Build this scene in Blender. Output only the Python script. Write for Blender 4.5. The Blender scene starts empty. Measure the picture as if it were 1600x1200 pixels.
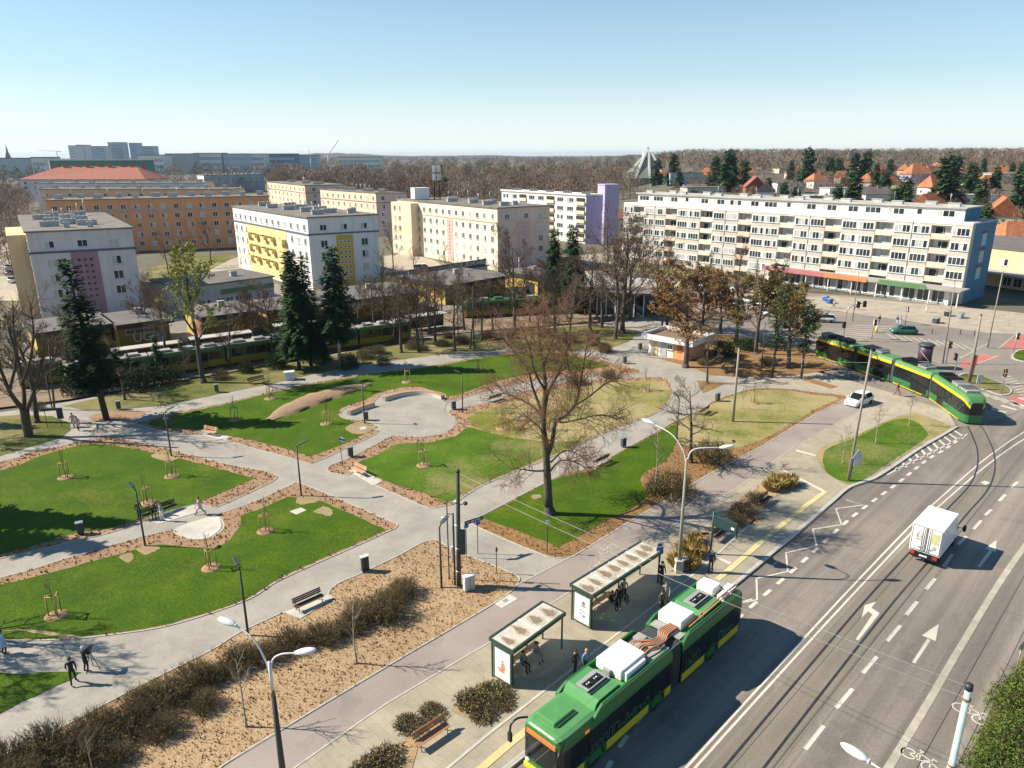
import bpy, bmesh, math, random
import numpy as np
from mathutils import Vector, Matrix
SC = bpy.context.scene
COL = SC.collection
H = 29.0; F = 1140.0; ROLL = math.radians(0.25); PITCH = math.atan((600-241.5)/F)
R = math.radians

def G(x, y, z=0.0):
    """ground position (at height z) of a point of the survey photograph"""
    u = (x-800)/F; v = -(y-600)/F
    c, s = math.cos(ROLL), math.sin(ROLL)
    u, v = u*c+v*s, -u*s+v*c
    d = (u, math.cos(PITCH)+v*math.sin(PITCH), -math.sin(PITCH)+v*math.cos(PITCH))
    t = (H-z)/-d[2]
    return Vector((d[0]*t, d[1]*t, z))

# ---------------------------------------------------------------- materials
def lin(r, g, b, k=1.0):
    f = lambda c: (c/255/12.92 if c/255 <= .04045 else ((c/255+.055)/1.055)**2.4)*k
    return (f(r), f(g), f(b))

def newmat(name):
    m = bpy.data.materials.new(name); m.use_nodes = True
    nt = m.node_tree; b = nt.nodes['Principled BSDF']
    return m, nt, b

def sock(nt, a, b): nt.links.new(a, b)

def coords(nt, coord, rot=0.0, scale=(1, 1, 1)):
    if coord == 'World':
        g = nt.nodes.new('ShaderNodeNewGeometry'); out = g.outputs['Position']
    else:
        t = nt.nodes.new('ShaderNodeTexCoord'); out = t.outputs['Object']
    mp = nt.nodes.new('ShaderNodeMapping'); mp.inputs['Scale'].default_value = scale
    if rot:
        m0 = nt.nodes.new('ShaderNodeMapping'); m0.inputs['Rotation'].default_value = (0, 0, rot); sock(nt, out, m0.inputs['Vector']); out = m0.outputs['Vector']
    sock(nt, out, mp.inputs['Vector'])
    return mp.outputs['Vector']

def noise(nt, vec, scale, detail=4, rough=.6):
    n = nt.nodes.new('ShaderNodeTexNoise'); n.inputs['Scale'].default_value = scale
    n.inputs['Detail'].default_value = detail; n.inputs['Roughness'].default_value = rough
    sock(nt, vec, n.inputs['Vector']); return n.outputs['Fac']

def ramp(nt, fac, stops):
    r = nt.nodes.new('ShaderNodeValToRGB'); e = r.color_ramp.elements
    while len(e) < len(stops): e.new(.5)
    for el, (p, c) in zip(e, stops): el.position = p; el.color = (*c[:3], 1)
    sock(nt, fac, r.inputs['Fac']); return r.outputs['Color']

def mixc(nt, fac, a, b, mode='MIX'):
    m = nt.nodes.new('ShaderNodeMix'); m.data_type = 'RGBA'; m.blend_type = mode
    if isinstance(fac, float): m.inputs[0].default_value = fac
    else: sock(nt, fac, m.inputs[0])
    for i, v in ((6, a), (7, b)):
        if isinstance(v, tuple): m.inputs[i].default_value = (*v[:3], 1)
        else: sock(nt, v, m.inputs[i])
    return m.outputs[2]

def addbump(nt, b, fac, strength, dist=.05):
    bp = nt.nodes.new('ShaderNodeBump'); bp.inputs['Strength'].default_value = strength; bp.inputs['Distance'].default_value = dist
    sock(nt, fac, bp.inputs['Height']); sock(nt, bp.outputs['Normal'], b.inputs['Normal'])

def mul(c, k): return tuple(max(0, min(1, x*k)) for x in c)

def mat(name, c, rough=.8, var=.15, scale=2.0, metal=0.0, coord='Object', stretch=(1, 1, 1), bump=0.0, c2=None, bscale=None, rot=0.0, spec=None):
    m, nt, b = newmat(name)
    vec = coords(nt, coord, rot, stretch)
    n = noise(nt, vec, scale)
    colr = ramp(nt, n, [(.3, mul(c, 1-var)), (.7, c2 if c2 else mul(c, 1+var))])
    sock(nt, colr, b.inputs['Base Color'])
    b.inputs['Roughness'].default_value = rough; b.inputs['Metallic'].default_value = metal
    if spec is not None: b.inputs['Specular IOR Level'].default_value = spec
    if bump: addbump(nt, b, noise(nt, vec, bscale or scale*4), bump)
    return m

def glassmat(name, c, rough=.08):
    m, nt, b = newmat(name)
    vec = coords(nt, 'World')
    colr = ramp(nt, noise(nt, vec, .35, 2), [(.35, mul(c, .5)), (.65, mul(c, 1.5))])
    sock(nt, colr, b.inputs['Base Color']); b.inputs['Roughness'].default_value = rough
    b.inputs['Specular IOR Level'].default_value = .6
    return m

ROADROT = -R(45.8)        # turns world so that texture x runs along the avenue

# ---------------------------------------------------------------- mesh building
class MB:
    """collects shapes; build() links them as one mesh object"""
    def __init__(self): self.v = []; self.f = []; self.m = []; self.T = None; self.sm = []
    def add(self, vs, fs, mi=0, smooth=False):
        o = len(self.v)
        if self.T is not None: vs = [tuple(self.T @ Vector(p)) for p in vs]
        self.v += [tuple(p) for p in vs]
        for f in fs: self.f.append(tuple(i+o for i in f)); self.m.append(mi); self.sm.append(smooth)
    def box(self, x0, x1, y0, y1, z0, z1, mi=0):
        vs = [(x0, y0, z0), (x1, y0, z0), (x1, y1, z0), (x0, y1, z0), (x0, y0, z1), (x1, y0, z1), (x1, y1, z1), (x0, y1, z1)]
        self.add(vs, [(3, 2, 1, 0), (4, 5, 6, 7), (0, 1, 5, 4), (1, 2, 6, 5), (2, 3, 7, 6), (3, 0, 4, 7)], mi)
    def bbox(self, x0, x1, y0, y1, z0, z1, b=.05, mi=0):
        """box with bevelled edges"""
        bm = bmesh.new(); bmesh.ops.create_cube(bm, size=1)
        for v in bm.verts: v.co = ((x0+x1)/2+v.co.x*(x1-x0), (y0+y1)/2+v.co.y*(y1-y0), (z0+z1)/2+v.co.z*(z1-z0))
        bmesh.ops.bevel(bm, geom=bm.edges[:], offset=b, segments=2, affect='EDGES', profile=.5)
        bm.verts.index_update(); bm.faces.ensure_lookup_table()
        self.add([v.co[:] for v in bm.verts], [[v.index for v in f.verts] for f in bm.faces], mi); bm.free()
    def prism(self, poly, z0, z1, mi=0, mtop=None):
        n = len(poly)
        a = sum(poly[i][0]*poly[(i+1) % n][1]-poly[(i+1) % n][0]*poly[i][1] for i in range(n))
        if a < 0: poly = poly[::-1]
        vs = [(p[0], p[1], z0) for p in poly]+[(p[0], p[1], z1) for p in poly]
        self.add(vs, [(i, (i+1) % n, n+(i+1) % n, n+i) for i in range(n)]+[tuple(range(n-1, -1, -1))], mi)
        self.add(vs[n:], [tuple(range(n))], mi if mtop is None else mtop)
    def sheet(self, poly, z, mi=0):
        n = len(poly)
        a = sum(poly[i][0]*poly[(i+1) % n][1]-poly[(i+1) % n][0]*poly[i][1] for i in range(n))
        if a < 0: poly = poly[::-1]
        self.add([(p[0], p[1], z) for p in poly], [tuple(range(n))], mi)
    def tube(self, pts, rad, n=6, mi=0, caps=True, smooth=True):
        pts = [Vector(p) for p in pts]; k = len(pts)
        if not hasattr(rad, '__len__'): rad = [rad]*k
        vs = []; fs = []; pu = None
        for i, p in enumerate(pts):
            d = (pts[min(i+1, k-1)]-pts[max(i-1, 0)])
            if d.length < 1e-9: d = Vector((0, 0, 1))
            d.normalize()
            if pu is None:
                u = d.orthogonal().normalized()
            else:
                u = pu-d*pu.dot(d)
                if u.length < 1e-6: u = d.orthogonal()
                u.normalize()
            pu = u; w = d.cross(u)
            for j in range(n):
                a = 2*math.pi*j/n
                vs.append(p+(u*math.cos(a)+w*math.sin(a))*rad[i])
        for i in range(k-1):
            for j in range(n):
                fs.append((i*n+j, i*n+(j+1) % n, (i+1)*n+(j+1) % n, (i+1)*n+j))
        if caps: fs += [tuple(range(n-1, -1, -1)), tuple((k-1)*n+j for j in range(n))]
        self.add(vs, fs, mi, smooth)
    def cyl(self, x, y, z0, z1, r0, r1=None, n=12, mi=0): self.tube([(x, y, z0), (x, y, z1)], [r0, r0 if r1 is None else r1], n, mi)
    def lathe(self, prof, n=16, c=(0, 0, 0), mi=0, smooth=True):
        vs = []; fs = []
        for r, z in prof:
            for j in range(n):
                a = 2*math.pi*j/n; vs.append((c[0]+r*math.cos(a), c[1]+r*math.sin(a), c[2]+z))
        for i in range(len(prof)-1):
            for j in range(n): fs.append((i*n+j, i*n+(j+1) % n, (i+1)*n+(j+1) % n, (i+1)*n+j))
        fs.append(tuple(range(n-1, -1, -1))); fs.append(tuple((len(prof)-1)*n+j for j in range(n)))
        self.add(vs, fs, mi, smooth)
    def ball(self, c, rx, ry=None, rz=None, n=10, k=7, mi=0):
        ry = rx if ry is None else ry; rz = rx if rz is None else rz
        vs = []; fs = []
        for i in range(k+1):
            t = math.pi*i/k
            for j in range(n):
                a = 2*math.pi*j/n
                vs.append((c[0]+rx*math.sin(t)*math.cos(a), c[1]+ry*math.sin(t)*math.sin(a), c[2]-rz*math.cos(t)))
        for i in range(k):
            for j in range(n): fs.append((i*n+j, i*n+(j+1) % n, (i+1)*n+(j+1) % n, (i+1)*n+j))
        self.add(vs, fs, mi, True)
    def mesh(self, name, mats):
        me = bpy.data.meshes.new(name); me.from_pydata(self.v, [], self.f)
        for m in (mats if isinstance(mats, (list, tuple)) else [mats]): me.materials.append(m)
        me.polygons.foreach_set('material_index', self.m); me.polygons.foreach_set('use_smooth', self.sm)
        me.update(); return me
    def build(self, name, mats, parent=None, loc=None, rz=0.0):
        o = bpy.data.objects.new(name, self.mesh(name, mats)); COL.objects.link(o)
        if parent: o.parent = parent
        if loc is not None: o.location = loc
        if rz: o.rotation_euler = (0, 0, rz)
        return o

def tag(o, label=None, cat=None, group=None, kind=None):
    if label: o['label'] = label
    if cat: o['category'] = cat
    if group: o['group'] = group
    if kind: o['kind'] = kind
    return o

def thing(name, label, cat, loc=(0, 0, 0), rz=0.0, group=None):
    o = bpy.data.objects.new(name, None); COL.objects.link(o); o.empty_display_size = .3
    o.location = loc; o.rotation_euler = (0, 0, rz)
    return tag(o, label, cat, group)

def dup(o, parent=None):
    c = o.copy(); COL.objects.link(c)
    if parent: c.parent = parent
    for ch in list(o.children): dup(ch, c)
    return c

def place(o, loc, rz=None, s=None, label=None, group=None):
    o.location = loc
    if rz is not None: o.rotation_euler = (0, 0, rz)
    if s: o.scale = (s, s, s)
    return tag(o, label, None, group)

_used = set()
def inst(proto, loc, rz=0.0, s=None, label=None, group=None):
    """first call moves the prototype itself, later calls copy it with its parts"""
    o = proto if proto.name not in _used else dup(proto)
    _used.add(proto.name); _used.add(o.name)
    return place(o, loc, rz, s, label, group)

def put(parent, mesh, name, loc, rz=0.0):
    o = bpy.data.objects.new(name, mesh); COL.objects.link(o); o.parent = parent; o.location = loc
    if rz: o.rotation_euler = (0, 0, rz)
    return o

def P(pts, z=0.0): return [G(x, y, z) for x, y in pts]

def smooth(pts, k=4):
    """closed Catmull-Rom; a doubled point stays a sharp corner"""
    out = []; n = len(pts)
    for i in range(n):
        p0, p1, p2, p3 = (Vector(pts[(i+j) % n][:2]) for j in (-1, 0, 1, 2))
        if (p2-p1).length < 1e-5: continue
        for t in (j/k for j in range(k)):
            out.append(.5*((2*p1)+(p2-p0)*t+(2*p0-5*p1+4*p2-p3)*t*t+(3*p1-p0-3*p2+p3)*t**3))
    return out

def curve(pts, k=5):
    """open Catmull-Rom through 2D/3D points"""
    pts = [Vector(p) for p in pts]; q = [2*pts[0]-pts[1]]+pts+[2*pts[-1]-pts[-2]]; out = []
    for i in range(1, len(q)-2):
        p0, p1, p2, p3 = q[i-1:i+3]
        for t in (j/k for j in range(k)):
            out.append(.5*((2*p1)+(p2-p0)*t+(2*p0-5*p1+4*p2-p3)*t*t+(3*p1-p0-3*p2+p3)*t**3))
    return out+[pts[-1]]

def ribbon(mb, pts, w, z0, z1, closed=False, mi=0):
    """upright-edged strip of width w following pts"""
    pts = [Vector((p[0], p[1])) for p in pts]; n = len(pts); L = []; Rr = []
    for i in range(n):
        a = pts[(i-1) % n] if (closed or i > 0) else pts[i]; b = pts[(i+1) % n] if (closed or i < n-1) else pts[i]
        d = (b-a)
        if d.length < 1e-6: d = Vector((1, 0))
        d.normalize(); nn = Vector((-d.y, d.x))*w/2
        L.append(pts[i]+nn); Rr.append(pts[i]-nn)
    vs = [(p.x, p.y, z1) for p in L]+[(p.x, p.y, z1) for p in Rr]
    m = n if closed else n-1
    fs = [(n+i, n+(i+1) % n, (i+1) % n, i) for i in range(m)]
    if z1-z0 > .02:
        vs += [(p.x, p.y, z0) for p in L]+[(p.x, p.y, z0) for p in Rr]
        fs += [(i, (i+1) % n, 2*n+(i+1) % n, 2*n+i) for i in range(m)]
        fs += [(n+(i+1) % n, n+i, 3*n+i, 3*n+(i+1) % n) for i in range(m)]
    mb.add(vs, fs, mi)

def inpoly(p, poly):
    x, y = p[0], p[1]; c = False; n = len(poly); j = n-1
    for i in range(n):
        a, b = poly[i], poly[j]
        if (a[1] > y) != (b[1] > y) and x < (b[0]-a[0])*(y-a[1])/(b[1]-a[1])+a[0]: c = not c
        j = i
    return c

# ---------------------------------------------------------------- camera, sky, sun
cd = bpy.data.cameras.new('camera'); cam = bpy.data.objects.new('camera', cd); COL.objects.link(cam)
cd.sensor_width = 36; cd.lens = 36*F/1600; cd.clip_end = 40000; cd.clip_start = .5
cam.matrix_world = Matrix.Translation((0, 0, H)) @ Matrix.Rotation(math.pi/2-PITCH, 4, 'X') @ Matrix.Rotation(-ROLL, 4, 'Z')
SC.camera = cam
SUN_EL = R(38.5); sdir = Vector((-math.cos(R(5)), math.sin(R(5)), 0))   # towards the sun on the ground
w = bpy.data.worlds.new('World'); SC.world = w; w.use_nodes = True
nt = w.node_tree; sky = nt.nodes.new('ShaderNodeTexSky'); sky.sky_type = 'NISHITA'; sky.sun_disc = False
sky.sun_elevation = SUN_EL; sky.sun_rotation = math.atan2(sdir.x, sdir.y)
sky.air_density = 1.0; sky.dust_density = .25; sky.ozone_density = 2.0; sky.altitude = 100
tcw = nt.nodes.new('ShaderNodeTexCoord'); sp = nt.nodes.new('ShaderNodeSeparateXYZ'); nt.links.new(tcw.outputs['Generated'], sp.inputs[0])
hz_ = ramp(nt, sp.outputs['Z'], [(0.0, (.92, .92, .92)), (.03, (.74, .74, .74)), (.09, (.36, .36, .36)), (.19, (.20, .20, .20)), (.4, (0, 0, 0))])
skyc = mixc(nt, 1.0, sky.outputs[0], (.70, 1.04, 1.16), 'MULTIPLY')
skyc = mixc(nt, hz_, skyc, (8.6, 9.0, 8.9))
nt.links.new(skyc, nt.nodes['Background'].inputs[0]); nt.nodes['Background'].inputs[1].default_value = .066
sl = bpy.data.lights.new('sun', 'SUN'); sl.energy = 5.0; sl.angle = R(.5); sl.color = (1, .91, .76)
so = bpy.data.objects.new('sun', sl); COL.objects.link(so)
sv = Vector((sdir.x*math.cos(SUN_EL), sdir.y*math.cos(SUN_EL), math.sin(SUN_EL)))
so.rotation_euler = sv.to_track_quat('Z', 'Y').to_euler(); so.location = (-60, 30, 80)
vs_ = SC.view_settings; vs_.view_transform = 'Standard'; vs_.look = 'None'; vs_.exposure = .85; vs_.gamma = 1.0; vs_.use_curve_mapping = False
# ================================================================ the setting
def nz(nt, v, s):
    n = nt.nodes.new('ShaderNodeTexNoise'); n.inputs['Scale'].default_value = s; sock(nt, v, n.inputs['Vector']); return n.outputs['Color']
def groundmat(name, stops, s1, s2, rough=.9, bump=.3, bs=30, rot=0, stretch=(1, 1, 1), w2=.5, crack=False):
    m, nt, b = newmat(name); vec = coords(nt, 'World', rot, stretch); v0 = coords(nt, 'World')
    n1 = noise(nt, vec, s1, 5); n2 = noise(nt, v0, s2, 3, .7)
    mx = nt.nodes.new('ShaderNodeMix'); mx.inputs[0].default_value = w2; sock(nt, n1, mx.inputs[2]); sock(nt, n2, mx.inputs[3])
    col = ramp(nt, mx.outputs[0], stops)
    col = mixc(nt, 1.0, col, ramp(nt, noise(nt, v0, .09, 5, .6), [(.3, (.84, .84, .85)), (.7, (1.12, 1.11, 1.09))]), 'MULTIPLY')
    if crack: col = mixc(nt, 1.0, col, ramp(nt, noise(nt, v0, .4, 2, .5), [(.62, (1, 1, 1)), (.64, (.9, .9, .91))]), 'MULTIPLY')
    sock(nt, col, b.inputs['Base Color']); b.inputs['Roughness'].default_value = rough
    if bump: addbump(nt, b, noise(nt, v0, bs, 4), bump, .08)
    return m
def slabmat(name, c, bw, bh, joint=.75, rot=ROADROT, var=.08, mortar=.012, c2=None, patch=None):
    m, nt, b = newmat(name); vec = coords(nt, 'World', rot)
    br = nt.nodes.new('ShaderNodeTexBrick'); sock(nt, vec, br.inputs['Vector'])
    br.inputs['Scale'].default_value = 1; br.inputs['Brick Width'].default_value = bw; br.inputs['Row Height'].default_value = bh
    br.inputs['Mortar Size'].default_value = mortar; br.inputs['Mortar Smooth'].default_value = .3
    br.inputs['Color1'].default_value = (*mul(c, 1+var), 1); br.inputs['Color2'].default_value = (*(c2 or mul(c, 1-var)), 1); br.inputs['Mortar'].default_value = (*mul(c, joint), 1)
    n = noise(nt, coords(nt, 'World'), .35, 6, .65)
    col = mixc(nt, 1.0, br.outputs['Color'], ramp(nt, n, [(.3, (.76, .76, .77)), (.7, (1.14, 1.13, 1.1))]), 'MULTIPLY')
    n3 = noise(nt, coords(nt, 'World'), 6, 4, .7)
    col = mixc(nt, 1.0, col, ramp(nt, n3, [(.3, (.9, .9, .9)), (.7, (1.06, 1.06, 1.06))]), 'MULTIPLY')
    sock(nt, col, b.inputs['Base Color']); b.inputs['Roughness'].default_value = .85
    return m
M = {}
M['earth'] = groundmat('earth', [(.3, (.10, .085, .055)), (.5, (.125, .11, .075)), (.7, (.07, .085, .035))], .02, .4)
M['asphalt'] = groundmat('asphalt', [(.36, (.12, .103, .088)), (.48, (.185, .16, .135)), (.62, (.275, .236, .195))], 1.0, 6, .85, .15, 60, ROADROT, (.008, .62, 1), .22, True)
M['junction'] = groundmat('junction_asphalt', [(.3, (.17, .146, .122)), (.5, (.225, .195, .163)), (.7, (.275, .242, .205))], .12, 3, .85, .1, 40, crack=True)
M['concrete_track'] = groundmat('track_concrete', [(.3, (.14, .12, .092)), (.5, (.19, .165, .13)), (.7, (.24, .21, .17))], 1.5, 8, .9, .2, 40, ROADROT, (.1, 1, 1))
M['bike'] = groundmat('cycle_asphalt', [(.3, (.235, .19, .165)), (.5, (.29, .24, .208)), (.7, (.335, .28, .245))], .25, 9, .85, .1, 60, crack=True)
M['path'] = slabmat('path_paving', (.33, .305, .26), .3, .15, .93, R(27), .05, .02)
M['paving'] = slabmat('pavement_slabs', (.35, .305, .225), 1.0, .5, .72, ROADROT+R(45.8+44.6), .04)
M['plaza'] = slabmat('plaza_slabs', (.39, .335, .26), .6, .6, .88, R(-30), .06)
M['bright'] = slabmat('bright_slabs', (.52, .49, .42), .5, .5, .85, ROADROT, .04)
M['kerb'] = mat('kerbstone', (.42, .39, .34), .8, .15, 3, coord='World')
M['white'] = groundmat('road_paint', [(.3, (.36, .33, .27)), (.48, (.56, .52, .44)), (.7, (.64, .60, .52))], .8, 14, .7, .05)
M['oldpaint'] = groundmat('worn_paint', [(.3, (.26, .23, .19)), (.5, (.40, .36, .29)), (.7, (.55, .5, .41))], 1.2, 10, .7, .05)
M['yellowstrip'] = groundmat('tactile_strip', [(.3, (.5, .40, .17)), (.5, (.58, .48, .22)), (.7, (.62, .53, .28))], .8, 8, .8, .1)
M['redbike'] = groundmat('red_cycle_paint', [(.3, (.38, .11, .095)), (.5, (.44, .145, .125)), (.7, (.48, .19, .16))], .4, 8, .8, .05)
M['mulch'] = groundmat('bark_mulch', [(.3, (.16, .085, .042)), (.45, (.30, .175, .095)), (.58, (.42, .27, .155)), (.72, (.52, .37, .24))], 5, 14, .95, .9, 22)
M['leaf'] = groundmat('leaf_litter', [(.3, (.11, .055, .02)), (.5, (.26, .14, .05)), (.7, (.42, .25, .10))], 3, 11, .95, .9, 18)
M['bed'] = groundmat('dry_bed', [(.28, (.13, .085, .035)), (.42, (.32, .205, .105)), (.56, (.43, .30, .175)), (.75, (.52, .40, .26))], .8, 8, .95, .9, 12, w2=.72)
def lawnmat(name, a, bcol, dry, dr):
    m, nt, b = newmat(name); v = coords(nt, 'World')
    big = noise(nt, v, .11, 5, .62); fine = noise(nt, v, 3.2, 5, .75); vf = noise(nt, coords(nt, 'World', R(20), (1, 1.8, 1)), 5.5, 4, .85)
    green = mixc(nt, fine, a, bcol)
    green = mixc(nt, 1.0, green, ramp(nt, vf, [(.30, (.40, .45, .35)), (.70, (1.6, 1.5, 1.6))]), 'MULTIPLY')
    green = mixc(nt, 1.0, green, ramp(nt, noise(nt, v, .28, 4, .65), [(.3, (.72, .78, .7)), (.5, (1, 1, 1)), (.7, (1.5, 1.22, 1.3))]), 'MULTIPLY')
    d = nt.nodes.new('ShaderNodeMix'); d.inputs[0].default_value = .34; sock(nt, big, d.inputs[2]); sock(nt, fine, d.inputs[3])
    fac = ramp(nt, d.outputs[0], [(dr, (0, 0, 0)), (dr+.13, (1, 1, 1))])
    sock(nt, mixc(nt, fac, green, mixc(nt, vf, mul(dry, .7), mul(dry, 1.25))), b.inputs['Base Color']); b.inputs['Roughness'].default_value = .9
    b.inputs['Specular IOR Level'].default_value = .15
    addbump(nt, b, vf, .8, .12)
    return m
M['lawn'] = lawnmat('lawn', (.030, .080, .003), (.090, .165, .006), (.15, .16, .022), .53)
M['lawn2'] = lawnmat('patchy_lawn', (.045, .115, .006), (.105, .19, .012), (.25, .22, .08), .50)
M['drylawn'] = lawnmat('dry_lawn', (.12, .15, .02), (.22, .22, .05), (.38, .31, .15), .41)
M['oldgrass'] = lawnmat('old_grass', (.055, .085, .012), (.16, .17, .045), (.26, .22, .10), .44)

_rg = random.Random(77)
def ragged(q, step=.45, amp=.075):
    out = []
    for a, b in zip(q, q[1:]+q[:1]):
        n = min(40, max(1, int((b-a).length/step))); d = (b-a); nn = Vector((-d.y, d.x)); nn = nn.normalized() if nn.length else nn
        for i in range(n): out.append(a+d*(i/n)+nn*_rg.uniform(-amp, amp))
    return out
def sheet(name, pts, z, m, kind='structure', sm=True, raw=False):
    q = [Vector(p[:2]) for p in (pts if raw else P(pts, z))]
    if sm: q = smooth(q, 4)
    if name in ('lawn_grass', 'dry_lawn_grass', 'old_grass', 'dirt_patch', 'leaf_litter', 'mulch_patch'): q = ragged(q)
    mb = MB(); mb.sheet(q, z); o = mb.build(name, M[m]); tag(o, kind=kind); return q
def D(l): return [p for p in l for _ in (0, 1)]   # doubled: sharp corners

g = MB(); g.sheet([(-9000, -300), (9000, -300), (9000, 14000), (-9000, 14000)], -.30); tag(g.build('ground', M['earth']), kind='structure')
RZ = -.12
KERB = [(560, 1390), (795, 1197), (1160, 902), (1200, 868), (1250, 826), (1300, 783), (1328, 760), (1365, 747), (1400, 725), (1437, 700), (1470, 681), (1495, 666)]
# --- carriageway, the junction and the far street
sheet('avenue_road', KERB+[(1540, 640), (1600, 610), (1760, 560), (2300, 760), (2300, 1500), (560, 1500)], RZ, 'asphalt', sm=False)
sheet('junction_road', [(1100, 470), (1230, 455), (1420, 468), (1600, 492), (1900, 520), (1900, 640), (1600, 640), (1540, 662), (1496, 668), (1440, 640), (1330, 600), (1240, 560), (1110, 540), (1000, 520), (950, 500), (1000, 480)], RZ+.03, 'junction', sm=False)
# --- one paved deck for park, paths and pavement, with its own edge
PARK = [(560, 1390)]+[(x-1, y-1) for x, y in KERB[1:]]+[(1480, 640), (1420, 625), (1350, 612), (1270, 590), (1200, 560), (1130, 535), (1080, 512), (1010, 497), (930, 505), (800, 515), (640, 528), (560, 545), (457, 567), (360, 583), (220, 607), (105, 628), (30, 640), (-150, 665), (-700, 760), (-900, 1390)]
pq = [Vector(p[:2]) for p in P(PARK, 0)]
mb = MB(); mb.prism([tuple(p) for p in pq], -.29, 0); tag(mb.build('park_path', M['path']), kind='structure')
mb = MB(); kq = [Vector(p[:2]) for p in P(KERB, 0)]
ribbon(mb, curve(kq, 4), .3, -.15, .025); tag(mb.build('kerb', M['kerb']), kind='structure')
# --- pavement between cycle path and kerb
BR = [(340, 1300), (460, 1200), (600, 1102), (700, 1042), (765, 1004), (890, 925), (1062, 815), (1150, 764), (1200, 728), (1245, 695), (1305, 660), (1352, 636)]
BL = [(1330, 618), (1275, 647), (1187, 700), (1125, 732), (1085, 755), (1045, 780), (990, 812), (912, 860), (885, 874), (812, 912), (795, 928), (750, 957), (600, 1045), (475, 1120), (350, 1196), (200, 1290)]
sheet('pavement', BR+[(1420, 640), (1478, 655)]+[(x-3, y-3) for x, y in KERB[::-1][:-1]]+[(560, 1388)], .006, 'paving', sm=False)
sheet('cycle_path', BR+BL, .012, 'bike', sm=False)
mb = MB(); ribbon(mb, P(BR[:-2]), .12, 0, .028); ribbon(mb, P(BL[7:]), .10, 0, .035); ribbon(mb, P(BL[:8]), .10, 0, .03)
tag(mb.build('edging', M['kerb']), kind='structure')
# paved area by the tram
sheet('plaza', [(1125, 596), (1180, 585), (1240, 572), (1330, 595), (1420, 622), (1482, 645), (1494, 664), (1440, 697), (1360, 700), (1300, 672), (1352, 636), (1332, 622), (1260, 606), (1180, 600)], .016, 'plaza', sm=False)
# --- lawns: a mulch border, the turf above it
beds = []; lawns = []
def lawn(outer, inner, m='lawn', border='mulch', edge=True, sm=True):
    if outer:
        q = sheet('mulch_border', outer, .02, border, 'stuff', sm); beds.append(q)
        if edge:
            mb = MB(); ribbon(mb, q, .09, 0, .05, True); tag(mb.build('edging', M['kerb']), kind='structure')
    for i in inner:
        q = sheet('lawn_grass', i, .032, m, 'stuff', sm); lawns.append(q)
lawn([(-300, 785), (0, 722), (50, 706), (100, 696), (150, 684), (175, 683), (260, 701), (345, 723), (410, 736), (430, 742), (430, 749), (400, 765)]+D([(338, 793), (305, 788)])+[(262, 800)]+D([(225, 814)])+[(170, 833), (100, 849), (0, 873), (-300, 935)],
     [[(-300, 797), (0, 735), (60, 713), (120, 697), (160, 694), (240, 707), (300, 721)]+D([(398, 747)])+[(300, 789), (215, 812), (170, 826), (110, 835), (0, 866), (-300, 925)]])
lawn([(-300, 965), (0, 903), (100, 874), (225, 838)]+D([(271, 828)])+[(285, 839), (308, 843), (335, 838), (350, 824), (345, 810)]+D([(334, 806)])+[(400, 783), (455, 758), (475, 757), (600, 810), (620, 818), (618, 825), (605, 831), (550, 856), (440, 905), (385, 938), (270, 976), (180, 991), (100, 999), (0, 1001), (-300, 1003)],
     [[(-300, 980), (0, 914), (100, 889), (188, 865), (250, 851), (315, 857), (350, 849), (374, 824), (377, 806), (400, 797)]+D([(450, 776), (502, 783), (603, 827)])+[(550, 852), (440, 901), (385, 935), (270, 973), (180, 988), (100, 996), (0, 998), (-300, 1000)]])
lawn(None, [D([(-400, 1045)])+[(0, 1052), (60, 1051)]+D([(127, 1050)])+[(100, 1066), (60, 1085), (0, 1113), (-400, 1300)]])
lawn([(215, 663), (225, 658), (260, 648), (350, 630), (450, 606), (562, 586), (675, 571), (787, 552), (870, 549), (930, 560), (985, 574), (1003, 581), (985, 585), (900, 589), (825, 596), (757, 612), (695, 630), (695, 616), (650, 608), (598, 616), (580, 630), (540, 638), (534, 652), (580, 660), (592, 674), (545, 698), (495, 721), (478, 723), (440, 712), (395, 700)]+D([(352, 688), (360, 683), (316, 675), (313, 679)])+[(260, 675)],
     [[(232, 661), (262, 650), (350, 632), (450, 608), (562, 588), (675, 573), (787, 554), (870, 552), (920, 562), (950, 573), (850, 581), (785, 593), (745, 606), (700, 619), (655, 604), (600, 611), (570, 625), (535, 637), (528, 650), (556, 660), (585, 668), (575, 674), (545, 690), (487, 712), (470, 708), (420, 694), (360, 681), (300, 671), (250, 667)]])
lawn([(512, 736), (517, 727), (545, 716), (590, 693), (619, 680), (662, 682), (695, 677), (711, 665), (712, 655), (702, 642), (762, 629), (862, 602), (950, 592), (1032, 590), (1047, 600), (1051, 614), (1045, 628), (1022, 647), (962, 669), (900, 697), (850, 719), (757, 757), (712, 785), (695, 790), (670, 793), (630, 777)]+D([(586, 758), (596, 752), (552, 737), (545, 742)])+[(530, 741)],
     [[(555, 727), (590, 710), (622, 693), (667, 691), (712, 681), (730, 668), (750, 672), (800, 684), (860, 690), (908, 690), (850, 715), (757, 754)]+D([(700, 785)])+[(660, 770), (600, 750)]], 'lawn2')
q = sheet('dry_lawn_grass', [(733, 650), (765, 638), (862, 610), (950, 597), (1030, 595), (1044, 603), (1047, 614), (1041, 628), (1020, 645), (962, 666), (905, 691), (860, 690), (800, 684), (745, 668)], .029, 'drylawn', 'stuff'); lawns.append(q)
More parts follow.
